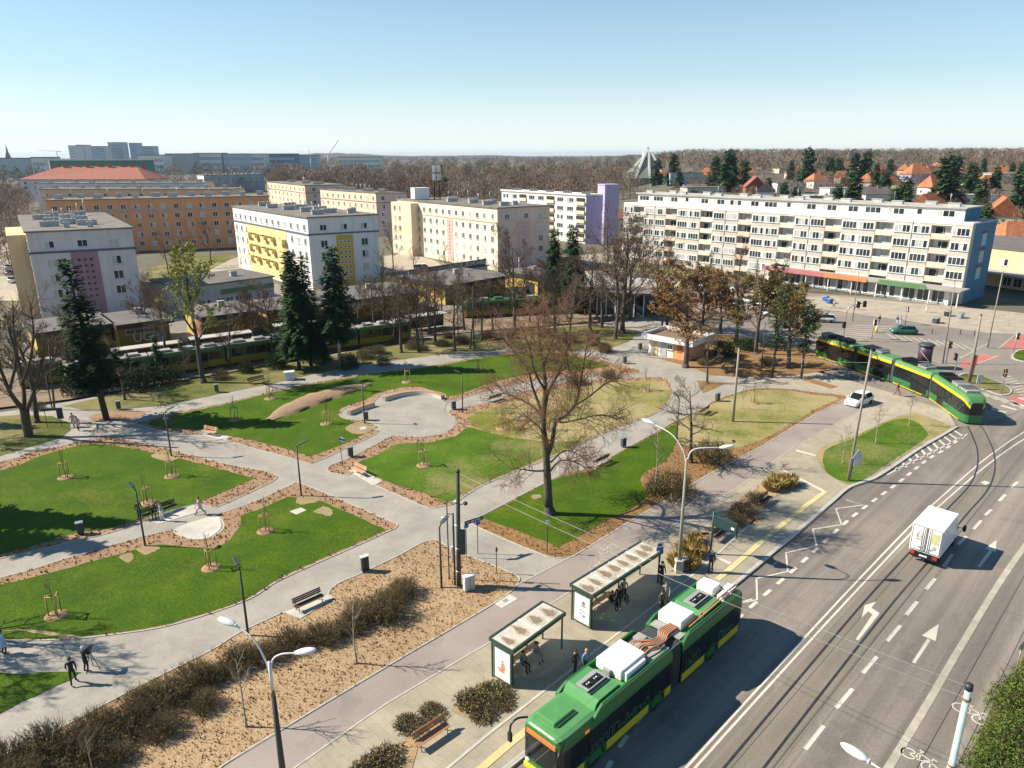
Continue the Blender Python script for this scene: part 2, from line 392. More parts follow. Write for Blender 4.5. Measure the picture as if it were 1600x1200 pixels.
lawn([(737, 818), (744, 810), (762, 801), (825, 768), (875, 743), (905, 736)]+D([(924, 728), (948, 718)])+[(975, 702), (1025, 675), (1055, 658), (1100, 638), (1112, 628), (1157, 612), (1187, 607), (1237, 608), (1275, 613), (1325, 621), (1275, 646), (1187, 699), (1125, 731), (1085, 754), (1045, 779), (990, 811), (912, 859), (892, 870), (862, 871), (842, 864), (790, 843)],
     [[(751, 808), (765, 801), (825, 770), (875, 746), (925, 735), (950, 720), (977, 703), (1025, 678), (1056, 664), (1056, 690), (1040, 720), (1005, 740), (1003, 760), (1015, 770), (985, 795), (945, 815)]+D([(872, 856)])+[(820, 833)]], 'lawn', 'leaf')
q = sheet('dry_lawn_grass', [(1060, 664), (1112, 632), (1160, 614), (1190, 609), (1237, 611), (1270, 617), (1310, 622), (1270, 642), (1185, 690), (1130, 700), (1070, 695)], .029, 'drylawn', 'stuff'); lawns.append(q)
# verge with young trees by the avenue
lawn([(1280, 705), (1300, 692), (1342, 678), (1390, 655), (1430, 648), (1478, 662), (1480, 672), (1430, 699), (1362, 742), (1335, 752), (1325, 757), (1290, 738)],
     [[(1286, 710), (1300, 696), (1342, 684), (1395, 655), (1430, 658), (1450, 680), (1420, 702), (1360, 742), (1327, 754), (1292, 738)]], 'lawn2', 'oldgrass_b', False) if False else None
sheet('verge_soil', [(1276, 712), (1292, 694), (1342, 678), (1390, 655), (1430, 646), (1478, 662), (1482, 671), (1430, 700), (1362, 743), (1335, 752), (1325, 757), (1290, 738)], .02, 'drylawn', 'stuff')
lawns.append(sheet('lawn_grass', [(1286, 712), (1300, 697), (1342, 682), (1395, 656), (1430, 658), (1449, 680), (1420, 702), (1360, 742), (1327, 754), (1292, 738)], .032, 'lawn2', 'stuff'))
# belt of old grass between the upper path and the trams
lawns.append(sheet('old_grass', D([(100, 634), (200, 610), (360, 583), (457, 566), (560, 547), (640, 530), (800, 517), (930, 507), (1000, 517)])+[(985, 532), (950, 545), (880, 548), (790, 545), (700, 552), (600, 565), (500, 582), (430, 598), (330, 618), (250, 634), (180, 640), (130, 640)], .03, 'oldgrass', 'stuff', False))
lawns.append(sheet('old_grass', [(-300, 700), (-60, 655), (30, 648), (80, 650), (108, 660), (110, 672), (95, 684), (40, 700), (0, 712), (-300, 770)], .03, 'oldgrass', 'stuff', False))
sheet('mulch_patch', [(140, 650), (180, 641), (225, 643), (215, 652), (180, 657), (150, 658)], .034, 'mulch', 'stuff')
sheet('leaf_litter', [(995, 556), (1030, 560), (1085, 575), (1110, 586), (1180, 590), (1260, 584), (1310, 575), (1260, 545), (1180, 530), (1100, 520), (1080, 545), (1040, 560)], .03, 'leaf', 'stuff', False)
sheet('leaf_litter', [(1088, 594), (1135, 598), (1105, 612), (1098, 614)], .03, 'leaf', 'stuff', False)
sheet('leaf_litter', [(1250, 593), (1262, 590), (1310, 604), (1298, 607)], .03, 'leaf', 'stuff', False)
# shrub bed in the foreground
BED = [(-200, 1290), (60, 1156), (212, 1075), (330, 1016), (375, 988)]+D([(442, 957), (470, 966), (522, 934), (513, 930)])+[(516, 922), (530, 911), (562, 897), (625, 867), (660, 848), (685, 845), (705, 858), (762, 880), (806, 899), (810, 909), (795, 927), (750, 956), (600, 1044), (475, 1119), (350, 1195), (150, 1330)]
bedq = sheet('shrub_bed_soil', BED, .022, 'bed', 'stuff'); beds.append(bedq)
mb = MB(); ribbon(mb, bedq, .1, 0, .06, True); tag(mb.build('edging', M['kerb']), kind='structure')
# circular plaza and pale pads
sheet('circular_plaza', [(579, 660), (588, 672), (619, 681), (655, 683), (690, 678), (709, 666), (710, 654), (695, 643), (697, 630), (690, 622), (650, 617), (605, 625), (588, 635), (545, 648)], .036, 'path')
for n, p in (('bench_pad', [(545, 735), (560, 731), (597, 751), (582, 759)]), ('bench_pad', [(313, 679), (340, 672), (362, 684), (352, 688)]), ('bench_pad', [(925, 729), (948, 718), (954, 722), (930, 734)]),
             ('bench_pad', [(442, 957), (513, 929), (523, 934), (470, 966)]), ('seat_pad', [(272, 827), (292, 841), (320, 842), (343, 828), (345, 815), (333, 806)]), ('pad', [(230, 814), (300, 788), (322, 796), (250, 818)])):
    sheet(n, D(p) if n != 'seat_pad' else p, .026, 'bright')
for p in ([(452, 799), (470, 793), (479, 797), (463, 804)], [(561, 668), (571, 666), (573, 670), (564, 672)]):
    sheet('pavement_plate', p, .05, 'bright', sm=False)
# planting pits of the platform
pits = []
for p in ([(704, 1110), (755, 1063), (812, 1088), (760, 1135)], [(540, 1240), (600, 1180), (690, 1108), (705, 1118), (655, 1160), (640, 1215)], [(1045, 893), (1062, 850), (1078, 832), (1108, 832), (1108, 862), (1080, 890)], [(1090, 838), (1170, 770), (1200, 748), (1235, 742), (1252, 760), (1200, 780), (1190, 815), (1148, 826)]):
    pits.append(sheet('planting_bed_soil', p, .03, 'bed', 'stuff', False))
M['moundm'] = groundmat('mound_chips', [(.3, (.12, .075, .04)), (.45, (.26, .17, .095)), (.6, (.36, .25, .15)), (.72, (.46, .34, .22))], 4, 12, .95, 1.0, 14)
M['dirt'] = groundmat('bare_dirt', [(.3, (.20, .145, .07)), (.5, (.30, .22, .115)), (.7, (.34, .27, .15))], .8, 6, .95, .4, 15)
for p in ([(462, 781), (478, 771), (500, 776), (494, 784), (470, 788)], [(490, 799), (505, 791), (519, 797), (516, 806), (500, 803)], [(212, 858), (230, 851), (250, 855), (238, 863), (226, 866)], [(187, 868), (205, 864), (208, 872), (198, 879)], [(540, 668), (560, 660), (585, 668), (570, 677), (550, 677)], [(236, 712), (262, 703), (285, 712), (262, 720)], [(0, 984), (40, 983), (92, 990), (130, 996), (90, 994), (40, 987)], [(830, 775), (842, 772), (845, 777), (835, 780)]): sheet('dirt_patch', p, .036, 'dirt')
# raised mound
def mound():
    c = [Vector(G(x, y)[:2]) for x, y in ((421, 657), (455, 640), (490, 625), (535, 611), (578, 600))]; c = curve(c, 5)
    mb = MB(); vs = []; fs = []; n = len(c); K = 7
    for i, p in enumerate(c):
        d = (c[min(i+1, n-1)]-c[max(i-1, 0)]).normalized(); nn = Vector((-d.y, d.x)); t = i/(n-1); wd = 1.9*math.sin(math.pi*min(max(t, .03), .97))**.5
        for j in range(K):
            a = math.pi*j/(K-1); rr = 1+.10*math.sin(5*i+j*3)+.08*math.sin(2.3*i+1.7*j)
            vs.append((p.x+nn.x*math.cos(a)*wd*rr, p.y+nn.y*math.cos(a)*wd*rr, .02+.42*wd/1.9*math.sin(a)*rr))
    for i in range(n-1):
        for j in range(K-1): fs.append((i*K+j, (i+1)*K+j, (i+1)*K+j+1, i*K+j+1))
    mb.add(vs, fs, 0, True); tag(mb.build('mulch_mound', M['moundm']), kind='structure')
mound()

# ---------------------------------------------------------------- painted markings (lines belong to the road)
def lineof(name, pts, w, m='white', z=RZ+.012, dash=None, crv=True):
    q = [Vector(p[:2]) for p in P(pts, RZ)]
    if crv and len(q) > 2: q = curve(q, 6)
    mb = MB()
    if not dash: ribbon(mb, q, w, 0, z)
    else:
        on, off, ph = dash; L = [0.0]
        for a, b in zip(q, q[1:]): L.append(L[-1]+(b-a).length)
        def at(s):
            for i in range(len(q)-1):
                if s <= L[i+1]: return q[i].lerp(q[i+1], (s-L[i])/max(1e-6, L[i+1]-L[i]))
            return q[-1]
        s = ph
        while s < L[-1]:
            ribbon(mb, [at(s), at(min(s+on/2, L[-1])), at(min(s+on, L[-1]))], w, 0, z); s += on+off
    return tag(mb.build(name, M[m]), kind='structure')
lineof('road_marking', [(1020, 1266), (1072, 1200), (1350, 897), (1476, 772), (1600, 675), (1800, 560)], .14)
lineof('road_marking', [(1034, 1270), (1086, 1200), (1358, 902), (1482, 778), (1610, 680), (1800, 575)], .14)
lineof('road_marking', [(940, 1218), (978, 1152), (1052, 1062), (1150, 969), (1245, 886), (1330, 809), (1400, 757), (1448, 719), (1475, 703), (1512, 678)], .26, dash=(1.0, 1.0, .3))
for a, b in (((1258, 1171), (1287, 1134)), ((1306, 1107), (1332, 1076)), ((1348, 1052), (1370, 1026)), ((1386, 1002), (1407, 977)), ((1416, 961), (1433, 940)), ((1447, 921), (1461, 904)), ((1474, 886), (1488, 866)), ((1497, 851), (1510, 838)), ((1521, 827), (1533, 813)), ((1539, 805), (1549, 796)), ((1561, 783), (1571, 773)), ((1580, 762), (1590, 753)), ((1205, 1240), (1230, 1206))):
    lineof('road_marking', [a, b], .24)
lineof('road_marking', [(1370, 1230), (1388, 1200), (1450, 1098), (1500, 1012), (1570, 898), (1640, 800)], .38, 'oldpaint')
lineof('road_marking', [(1150, 944), (1175, 936)], .14)
zz = [(1160, 942), (1183, 937), (1182, 904), (1231, 893), (1228, 864), (1276, 853), (1270, 827), (1315, 820), (1306, 795), (1349, 789), (1322, 781)]
lineof('road_marking', zz, .14, crv=False)
lineof('road_marking', [(1386, 742), (1420, 724), (1470, 700), (1512, 678)], .16)
for (a, b) in (((1399, 729), (1403, 735)), ((1409, 722), (1416, 730)), ((1419, 715), (1427, 724)), ((1429, 708), (1438, 718)), ((1439, 702), (1448, 713)), ((1448, 696), (1458, 708)), ((1456, 690), (1468, 703)), ((1464, 685), (1478, 697)), ((1472, 680), (1488, 692)), ((1480, 676), (1497, 687)), ((1488, 671), (1505, 682))):
    lineof('road_marking', [a, b], .3)
def arrow(name, shapes, z=RZ+.012):
    mb = MB()
    for s in shapes: mb.sheet([tuple(p[:2]) for p in P(s, RZ)], z); z += .001
    tag(mb.build(name, M['white']), kind='structure')
arrow('lane_arrow', [[(1425, 1035), (1430, 1037), (1454, 1001), (1449, 998)], [(1440, 993), (1467, 975), (1462, 1002)]])
arrow('lane_arrow', [[(1337, 999), (1341, 1001), (1372, 962), (1364, 959)], [(1372, 962), (1374, 958), (1360, 949), (1356, 955), (1364, 961)], [(1346, 966), (1351, 946), (1369, 940), (1361, 951)]])
arrow('lane_arrow', [[(1527, 885), (1531, 887), (1551, 862), (1546, 859)], [(1539, 857), (1557, 844), (1556, 863)]])
arrow('lane_arrow', [[(1532, 754), (1538, 751), (1547, 754), (1540, 758)]])
# platform paint: yellow strip and white guide lines
def strip(name, pts, w, m, z=.03):
    mb = MB(); ribbon(mb, [Vector(p[:2]) for p in P(pts)], w, 0, z); tag(mb.build(name, M[m]), kind='structure')
strip('tactile_strip', [(700, 1245), (800, 1160), (1000, 1000), (1128, 900), (1200, 838), (1260, 790), (1290, 768)], .42, 'yellowstrip')
strip('guide_line', [(600, 1290), (700, 1200), (760, 1150), (1100, 885), (1180, 812)], .16, 'bright')
for p in ([(1115, 868), (1142, 881)], [(1225, 735), (1288, 768)], [(1244, 704), (1275, 712)]): strip('guide_line', p, .3, 'white', .032)
def bikesign(cx, cy, s, z, m='oldpaint', ang=0.0):
    c = G(cx, cy, z); mb = MB(); ca, sa = math.cos(ang), math.sin(ang)
    T = lambda x, y: Vector((c.x+s*(x*ca-y*sa), c.y+s*(x*sa+y*ca)))
    for ox in (-.62, .62):
        ribbon(mb, [T(ox+.42*math.cos(a*.5236), .42*math.sin(a*.5236)) for a in range(12)], .1*s, 0, z, True)
    for a in ([(-.62, 0), (-.25, .55), (.42, .55), (.62, 0)], [(-.25, .55), (0, 0), (.42, .55)], [(-.62, 0), (0, 0)], [(-.32, .78), (-.25, .55)], [(.42, .55), (.38, .8), (.62, .82)], [(-.45, .8), (-.2, .8)]):
        ribbon(mb, [T(*p) for p in a], .1*s, 0, z)
    tag(mb.build('cycle_symbol', M[m]), kind='structure')
bikesign(936, 882, .85, .03, ang=R(40)); bikesign(950, 858, .85, .03, ang=R(40))
bikesign(1515, 1115, .85, RZ+.012, 'white', R(-60)); bikesign(1436, 1188, .85, RZ+.012, 'white', R(-60))
# junction markings
JZ = RZ+.045
def jbars(a0, a1, b0, b1, n, w, m='oldpaint', name='crossing_stripe'):
    mb = MB()
    for i in range(n):
        t = i/(n-1); p = G(a0[0]+(a1[0]-a0[0])*t, a0[1]+(a1[1]-a0[1])*t, RZ); q = G(b0[0]+(b1[0]-b0[0])*t, b0[1]+(b1[1]-b0[1])*t, RZ)
        ribbon(mb, [p, q], w, 0, JZ)
    tag(mb.build(name, M[m]), kind='structure')
jbars((1330, 508), (1298, 527), (1392, 511), (1350, 532), 8, .5)
jbars((1300, 491), (1318, 481), (1330, 493), (1342, 484), 5, .4)
jbars((1386, 522), (1500, 537), (1402, 531), (1522, 548), 10, .45)
jbars((1400, 524), (1512, 540), (1384, 523), (1500, 538), 2, .12)
jbars((1524, 610), (1580, 626), (1545, 621), (1600, 640), 5, .5)
jbars((1550, 640), (1592, 622), (1572, 645), (1620, 632), 4, .55, 'white')
jbars((1565, 590), (1598, 622), (1580, 588), (1618, 618), 9, .4)
for p in ([(1498, 568), (1532, 553), (1562, 557), (1505, 576)], [(1562, 541), (1596, 522), (1640, 528), (1605, 548)], [(1570, 625), (1590, 615), (1640, 625), (1620, 640)]):
    sheet('red_cycle_crossing', p, JZ-.006, 'redbike', sm=False)
for p in ([(1500, 560), (1545, 536)], [(1525, 570), (1560, 556)], [(1560, 545), (1590, 520)], [(1440, 560), (1500, 574)], [(1330, 520), (1390, 530)]): lineof('road_marking', p, .25, 'oldpaint', JZ+.004)
# islands of the junction
def island(name, pts, m, rim=True):
    q = smooth([Vector(p[:2]) for p in P(pts, 0)], 4); mb = MB(); mb.prism([tuple(p) for p in q], -.2, .0, 0); tag(mb.build(name, M['kerb']), kind='structure')
    mb = MB(); c = sum(q, Vector((0, 0)))/len(q); mb.sheet([c+(p-c)*.93 for p in q], .02); tag(mb.build(name+'_grass', M[m]), kind='stuff')
island('traffic_island', [(1493, 590), (1510, 582), (1550, 592), (1578, 605), (1580, 614), (1565, 617), (1535, 608), (1500, 602)], 'oldgrass')
island('traffic_island', [(1580, 558), (1600, 545), (1680, 555), (1680, 570), (1610, 566)], 'lawn')
sheet('far_pavement', [(1180, 468), (1300, 462), (1430, 474), (1560, 485), (1700, 500), (1900, 530), (1900, 560), (1640, 525), (1540, 520), (1420, 502), (1300, 485)], RZ+.06, 'plaza', sm=False)
# tram tracks
M['rail'] = mat('rail_steel', (.11, .10, .095), .35, .3, 4, .7)
for o_ in (-3.6, -2.2, 2.9, 4.4):
    c_ = Vector((14.5, 24.6)); d_ = Vector((.7, .714)); n_ = Vector((-.714, .7)); mb = MB(); ribbon(mb, [c_+n_*(o_+1.2)-d_*6, c_+n_*(o_+1.2)+d_*62], .03, 0, RZ+.009); tag(mb.build('asphalt_joint', M['rail']), kind='structure')
M['ballast'] = groundmat('ballast', [(.3, (.13, .09, .06)), (.5, (.24, .17, .11)), (.7, (.33, .24, .16))], .6, 5, .95, .6, 12)
RL = [(1075, 1270), (1131, 1200), (1342, 950), (1422, 862), (1480, 796), (1512, 762), (1525, 737), (1528, 712), (1522, 688), (1503, 657), (1447, 620), (1368, 589), (1285, 560), (1210, 537), (1120, 512)]
def track(pts, gauge=1.435, bed=None, z=RZ, names=True):
    q = curve([Vector(p[:2]) for p in P(pts, z)], 6); mb = MB()
    off = []
    for i in range(len(q)):
        d = (q[min(i+1, len(q)-1)]-q[max(i-1, 0)]).normalized(); off.append(Vector((-d.y, d.x)))
    for s in (0, -gauge):
        ribbon(mb, [p+o*s for p, o in zip(q, off)], .13, 0, z+.022)
    tag(mb.build('tram_rail', M['rail']), kind='structure')
    if bed:
        mb = MB(); ribbon(mb, [p-o*gauge/2 for p, o in zip(q, off)], bed[0], 0, z+bed[2]); tag(mb.build('track_bed', M[bed[1]]), kind='structure')
    return [p-o*gauge/2 for p, o in zip(q, off)]
TRK = track(RL, bed=(2.5, 'concrete_track', .008))
sheet('ballast_ground', D([(-150, 655), (105, 624), (360, 581), (560, 543), (640, 527), (800, 513), (1010, 496), (1080, 510), (1140, 500), (1060, 465), (940, 470), (800, 482), (640, 495), (520, 510), (400, 527), (270, 545), (120, 565), (-150, 612)]), -.05, 'ballast', 'structure', False)
for t in ([(-150, 635), (105, 604), (360, 568), (560, 533), (640, 518), (800, 502), (900, 499), (1010, 505), (1100, 520)], [(-150, 622), (105, 588), (360, 552), (560, 520), (640, 506), (800, 491), (900, 486), (1020, 492), (1150, 510)], [(800, 478), (900, 477), (1000, 481), (1120, 490), (1210, 505)]): track(t, z=-.04)
# further streets, yards and grass between the blocks
for n, p, m in (('yard', [(-100, 560), (120, 520), (300, 470), (400, 440), (520, 455), (650, 440), (800, 440), (960, 425), (1100, 440), (1220, 462), (1130, 500), (1000, 478), (800, 478), (640, 490), (520, 503), (400, 517), (250, 540), (100, 560)], 'junction'),
                ('side_street', [(0, 470), (40, 470), (20, 380), (12, 330), (-40, 330), (-60, 470)], 'plaza'), ('courtyard', [(240, 480), (300, 425), (375, 400), (400, 440), (340, 470), (260, 500)], 'plaza'),
                ('courtyard', [(600, 440), (600, 400), (640, 395), (790, 440), (700, 450)], 'plaza'), ('car_park', [(930, 440), (880, 400), (1000, 392), (1020, 425), (1110, 445), (1240, 460), (1180, 480), (1020, 470)], 'plaza')):
    sheet(n, p, -.2 if n != 'yard' else -.24, m, sm=False)
for p in ([(245, 470), (230, 420), (300, 400), (370, 400), (330, 420)], [(985, 425), (990, 412), (1080, 420), (1075, 432)]): sheet('courtyard_grass', p, -.17, 'oldgrass', 'stuff', False)
# ================================================================ buildings
def PX(x, y, Y):
    """point of the survey photograph's sight line at distance Y"""
    a = G(x, y, H-1.0); d = a-Vector((0, 0, H)); t = Y/d.y
    return Vector((d.x*t, Y, H+d.z*t))
def wallmat(name, c, var=.06):
    m, nt, b = newmat(name); v = coords(nt, 'World'); col = ramp(nt, noise(nt, v, .35), [(.3, mul(c, 1-var)), (.7, mul(c, 1+var))])
    st = noise(nt, coords(nt, 'World', 0, (1, 1, .07)), 1.6, 4, .7)      # rain streaks
    col = mixc(nt, 1.0, col, ramp(nt, st, [(.3, (.86, .86, .85)), (.55, (1, 1, 1)), (.75, (1.03, 1.03, 1.03))]), 'MULTIPLY')
    sock(nt, col, b.inputs['Base Color']); b.inputs['Roughness'].default_value = .85; addbump(nt, b, noise(nt, v, 6), .1); return m
for n, c in dict(w_pinkgrey=(.66, .58, .56), w_cream=(.64, .50, .30), w_mauve=(.36, .20, .24), w_white=(.70, .68, .64), w_yellow=(.70, .57, .27), w_ochre=(.55, .37, .06), w_orange=(.70, .32, .15), w_pale_orange=(.68, .43, .26), w_salmon=(.66, .50, .42), w_peach=(.72, .56, .40), w_ivory=(.78, .68, .52), w_lilac=(.42, .36, .54),
                 w_slab=(.50, .45, .385), w_slabwhite=(.70, .68, .64), w_blue=(.07, .19, .30), w_green=(.05, .22, .16), w_grey=(.42, .42, .42), w_bluegrey=(.34, .42, .45), w_shop_sunlit=(.50, .36, .08), w_shop_shaded=(.20, .145, .016), w_darkband=(.10, .12, .16), w_pink=(.62, .40, .36), w_steel=(.38, .50, .56), w_brick=(.34, .15, .09)).items(): M[n] = wallmat(n, c)
M['roof_felt'] = mat('roof_felt', (.17, .15, .125), .9, .3, .3, coord='World', bump=.2, bscale=3)
M['roof_grey'] = mat('roof_grey', (.135, .12, .11), .9, .25, .25, coord='World')
M['roof_pale'] = mat('roof_pale', (.42, .39, .34), .85, .2, .3, coord='World')
M['tile_red'] = mat('red_roof_tiles', (.27, .085, .05), .8, .22, .8, coord='World', bump=.4, bscale=5)
M['tile_orange'] = mat('orange_roof_tiles', (.36, .13, .055), .8, .3, .8, coord='World', bump=.4, bscale=5)
M['frame'] = mat('white_window_frame', (.74, .73, .70), .5, .05, 3)
M['glass'] = glassmat('window_glass', (.035, .045, .05))
M['curtain'] = mat('curtained_window_glass', (.42, .42, .40), .35, .25, .6, coord='World')
M['dark'] = mat('dark_void', (.02, .02, .022), .8, .2, 3)
M['metal'] = mat('galvanised_metal', (.40, .42, .42), .45, .12, 4, .6)
M['chim'] = mat('chimney_render', (.42, .43, .42), .85, .2, 1, coord='World')
M['brick'] = mat('brick_chimney', (.36, .13, .07), .9, .2, 3)
M['sill'] = mat('window_sill', (.30, .42, .50), .6, .1, 4)

_wm = {}
def winmesh(w, h, panes=2, surround=0.0, curt=0, sill=True, frame='frame'):
    k = (round(w, 2), round(h, 2), panes, surround, curt, sill, frame)
    if k in _wm: return _wm[k]
    mb = MB(); f = .09
    if surround: mb.box(-w/2-surround, w/2+surround, -.03, .02, -surround, h+surround, 0)
    y0 = -.07
    mb.box(-w/2, w/2, y0, .02, h-f, h, 0); mb.box(-w/2, w/2, y0, .02, 0, f, 0)
    for i in range(panes+1):
        x = -w/2+f/2+(w-f)*i/panes; mb.box(x-f/2, x+f/2, y0-.002, .02, f+.001, h-f-.001, 0)
    for i in range(panes):
        xa = -w/2+f/2+(w-f)*i/panes; mb.box(xa+f/2, xa+(w-f)/panes-f/2, -.04, .01, f, h-f, 1 if not ((curt >> i) & 1) else 3)
    if sill: mb.box(-w/2-.1, w/2+.1, -.16, .02, -.08, -.002, 2)
    me = mb.mesh('window', [M[frame], M['glass'], M['sill'], M['curtain']]); _wm[k] = me
    return me
def onwall(parent, me, name, A, B, u, z, off=0.0):
    """put a mesh (x along the wall, -y outward) on wall A->B (outside on the right-hand side)"""
    d = Vector((B[0]-A[0], B[1]-A[1])).normalized(); base = parent.location
    return put(parent, me, name, (A[0]+d.x*u+d.y*off-base.x, A[1]+d.y*u-d.x*off-base.y, z-base.z), math.atan2(d.y, d.x))
def wlen(A, B): return math.hypot(B[0]-A[0], B[1]-A[1])
def loc_box(t, name, m, A, B, u0, u1, d0, d1, z0, z1, parent=None):
    """box on wall A->B from u0..u1 along, d0..d1 outward"""
    mb = MB(); mb.box(0, u1-u0, -d1, -d0, 0, z1-z0)
    o = mb.build(name, m if not isinstance(m, str) else M[m]); d = Vector((B[0]-A[0], B[1]-A[1])).normalized(); base = t.location
    o.parent = parent or t; o.location = (A[0]+d.x*u0-base.x, A[1]+d.y*u0-base.y, z0-base.z); o.rotation_euler = (0, 0, math.atan2(d.y, d.x)); return o
rb = random.Random(7)
def block(label, cor, h, walls, roofm='roof_felt', z0=-.25, cat='apartment building', name='apartment_building', cornice=None, chim=(), over=.3, group=None, chm='chim', chs=(2.6, .7, .9), para=0.0):
    """cor: A front-left, B front-right, C back-right, D back-left; walls: materials for AB BC CD DA"""
    cor = [Vector(p[:2]) for p in cor]; c0 = sum(cor, Vector((0, 0)))/4
    t = thing(name, label, cat, (c0.x, c0.y, z0), 0, group)
    L = [p-c0 for p in cor]
    mb = MB()
    ms = []
    for i in range(4):
        a, b = L[i], L[(i+1) % 4]; mi = i
        mb.add([(a.x, a.y, 0), (b.x, b.y, 0), (b.x, b.y, h-z0), (a.x, a.y, h-z0)], [(0, 1, 2, 3)], i); ms.append(M[walls[i]])
    mb.build('wall', ms, t)
    # roof slab with slight overhang
    q = []
    for i in range(4):
        p, a, b = L[i], L[i-1], L[(i+1) % 4]
        q.append(p+((p-a).normalized()+(p-b).normalized())*over)
    mb = MB(); mb.prism([tuple(p) for p in q], h-z0, h-z0+.28, 0); rf = mb.build('roof', M[roofm], t)
    if para:
        mb = MB(); ribbon(mb, q, .25, h-z0+.28, h-z0+.28+para, True); mb.build('parapet', M['w_slabwhite'], t)
    if cornice:
        cz, chh, cm = cornice; mb = MB(); qq = []
        for i in range(4):
            p, a, b = L[i], L[i-1], L[(i+1) % 4]; qq.append(p+((p-a).normalized()+(p-b).normalized())*.22)
        mb.prism([tuple(p) for p in qq], cz-z0, cz-z0+chh); mb.build('cornice', M[cm], t)
    ang = math.atan2((L[1]-L[0]).y, (L[1]-L[0]).x)
    for (u, v, s) in chim:      # chimneys: u across front, v towards the back
        p = (L[0]*(1-u)+L[1]*u)*(1-v)+(L[3]*(1-u)+L[2]*u)*v
        cx, cy, cz = chs; mb = MB(); mb.box(-cx/2*s, cx/2*s, -cy/2, cy/2, 0, cz); mb.box(-cx/2*s-.12, cx/2*s+.12, -cy/2-.12, cy/2+.12, cz, cz+.12, 1)
        for k in range(3): mb.cyl(-cx*.3*s+k*cx*.3*s, 0, cz+.12, cz+.35, .12, n=6, mi=1)
        mb.build('chimney', [M[chm], M['roof_pale']], rf, (p.x, p.y, h-z0+.28), ang)
    t['h'] = h
    return t, rf, cor
def antenna(rf, t, p, z, hh):
    mb = MB(); mb.tube([(0, 0, 0), (0, 0, hh)], .05, 5)
    for k in range(3): mb.tube([(-.5+.1*k, 0, hh-.25-.3*k), (.5-.1*k, 0, hh-.25-.3*k)], .025, 4)
    mb.build('antenna', M['metal'], rf, (p[0]-t.location.x, p[1]-t.location.y, z-t.location.z), rb.random()*3)
def rows(t, A, B, us, zs, w=1.5, h=1.45, panes=2, skip=(), curt=.35, **k):
    n = 0
    for i, z in enumerate(zs):
        for j, u in enumerate(us):
            if (i, j) in skip: continue
            c = 0
            if rb.random() < curt: c = rb.choice([1, 2, 3])
            onwall(t, winmesh(w, h, panes, curt=c, **k), 'window', A, B, u, z); n += 1
    return n
def lerp2(A, B, t): return Vector(A[:2])+(Vector(B[:2])-Vector(A[:2]))*t
def spread(L, n, m=2.0): return [m+(L-2*m)*i/(n-1) for i in range(n)]
Z5 = [1.3, 4.2, 7.1, 10.0, 12.95]

# --- pale pink block in front left
A = G(40, 364, 16); B = G(206, 357, 16); dl = (G(480, 341, 16)-G(363, 323, 16)).normalized(); A, B = A.xy, B.xy
e = -Vector((dl.x, dl.y)); e = Vector((-.56, .83)); C = B+e*46; Dd = A+e*46
t, rf, c = block('pale pink apartment block, leftmost, with mauve stair strip on its shaded gable', [A, B, C, Dd], 16, ['w_pinkgrey', 'w_cream', 'w_cream', 'w_cream'], cornice=(12.2, .35, 'w_darkband'),
               chim=[(.25, .2, 1.2), (.45, .3, 1.0), (.62, .2, 1.3), (.3, .42, 1.0), (.6, .45, 1.1), (.22, .62, 1.2), (.5, .6, 1.0), (.4, .1, .35), (.62, .08, .35), (.35, .8, 1.1), (.65, .8, 1.2)])
LL = wlen(A, B)
rows(t, A, B, [3.2, LL/2, LL-3.4], [13.1], 1.7, 1.3); rows(t, A, B, [3.2, LL-3.4], [1.2, 4.0, 6.8, 9.6], 1.7, 1.6)
loc_box(t, 'stair_strip', 'w_mauve', A, B, LL/2-2.2, LL/2+2.2, .0, .1, .3, 12.2)
for k in range(8):
    for j in (-1, 0, 1): onwall(t, winmesh(.62, .62, 1, sill=False, frame='w_mauve'), 'stair_window', A, B, LL/2+j*.95, 2.6+k*1.12, .1)
rows(t, Dd, A, spread(wlen(Dd, A), 12), Z5, 1.4, 1.5)
tb = MB(); d = (A-Dd).normalized(); n_ = Vector((d.y, -d.x))
p0 = A-d*4; q_ = [p0, p0-d*20, p0-d*20+n_*3.0, p0+n_*3.0]; base = t.location
mb = MB(); mb.prism([(p.x-base.x, p.y-base.y) for p in q_], 0, 15.6, 0); mb.build('stair_wing', M['w_cream'], t)
for k in range(5): antenna(rf, t, lerp2(lerp2(A, B, .3+.1*k), lerp2(Dd, C, .3+.1*k), .15+.12*k), 16.3, 2.6+rb.random()*1.5)

# --- white and yellow block
A = G(480, 341, 16).xy; B = G(589, 336, 16).xy; Dd = G(363, 323, 16).xy; C = B+(Dd-A)
t, rf, c = block('white apartment block with yellow balconies and ochre stair grid on its gable', [A, B, C, Dd], 16, ['w_white']*4, cornice=(12.3, .3, 'w_darkband'),
               chim=[(.3, .12, 1), (.55, .18, 1.3), (.75, .1, .5), (.88, .16, .5), (.4, .33, 1.0), (.65, .36, 1.2), (.35, .5, 1.1), (.6, .55, 1.2), (.3, .68, 1), (.65, .74, 1.2), (.4, .88, 1.2)])
LL = wlen(A, B)
rows(t, A, B, [3.3, LL/2, LL-3.3], [13.2], 1.6, 1.3); rows(t, A, B, [3.3, LL-3.3], [3.9, 6.8, 9.5], 1.6, 1.6)
loc_box(t, 'stair_strip', 'w_ochre', A, B, LL/2-1.9, LL/2+1.9, .0, .1, .3, 12.0)
for k in range(8):
    for j in (-1, 0, 1): onwall(t, winmesh(.6, .62, 1, sill=False), 'stair_window', A, B, LL/2+j*.9, 2.2+k*1.15, .1)
loc_box(t, 'plinth_band', 'w_yellow', A, B, 0, LL, .0, .05, -.2, 1.1)
L2 = wlen(Dd, A)
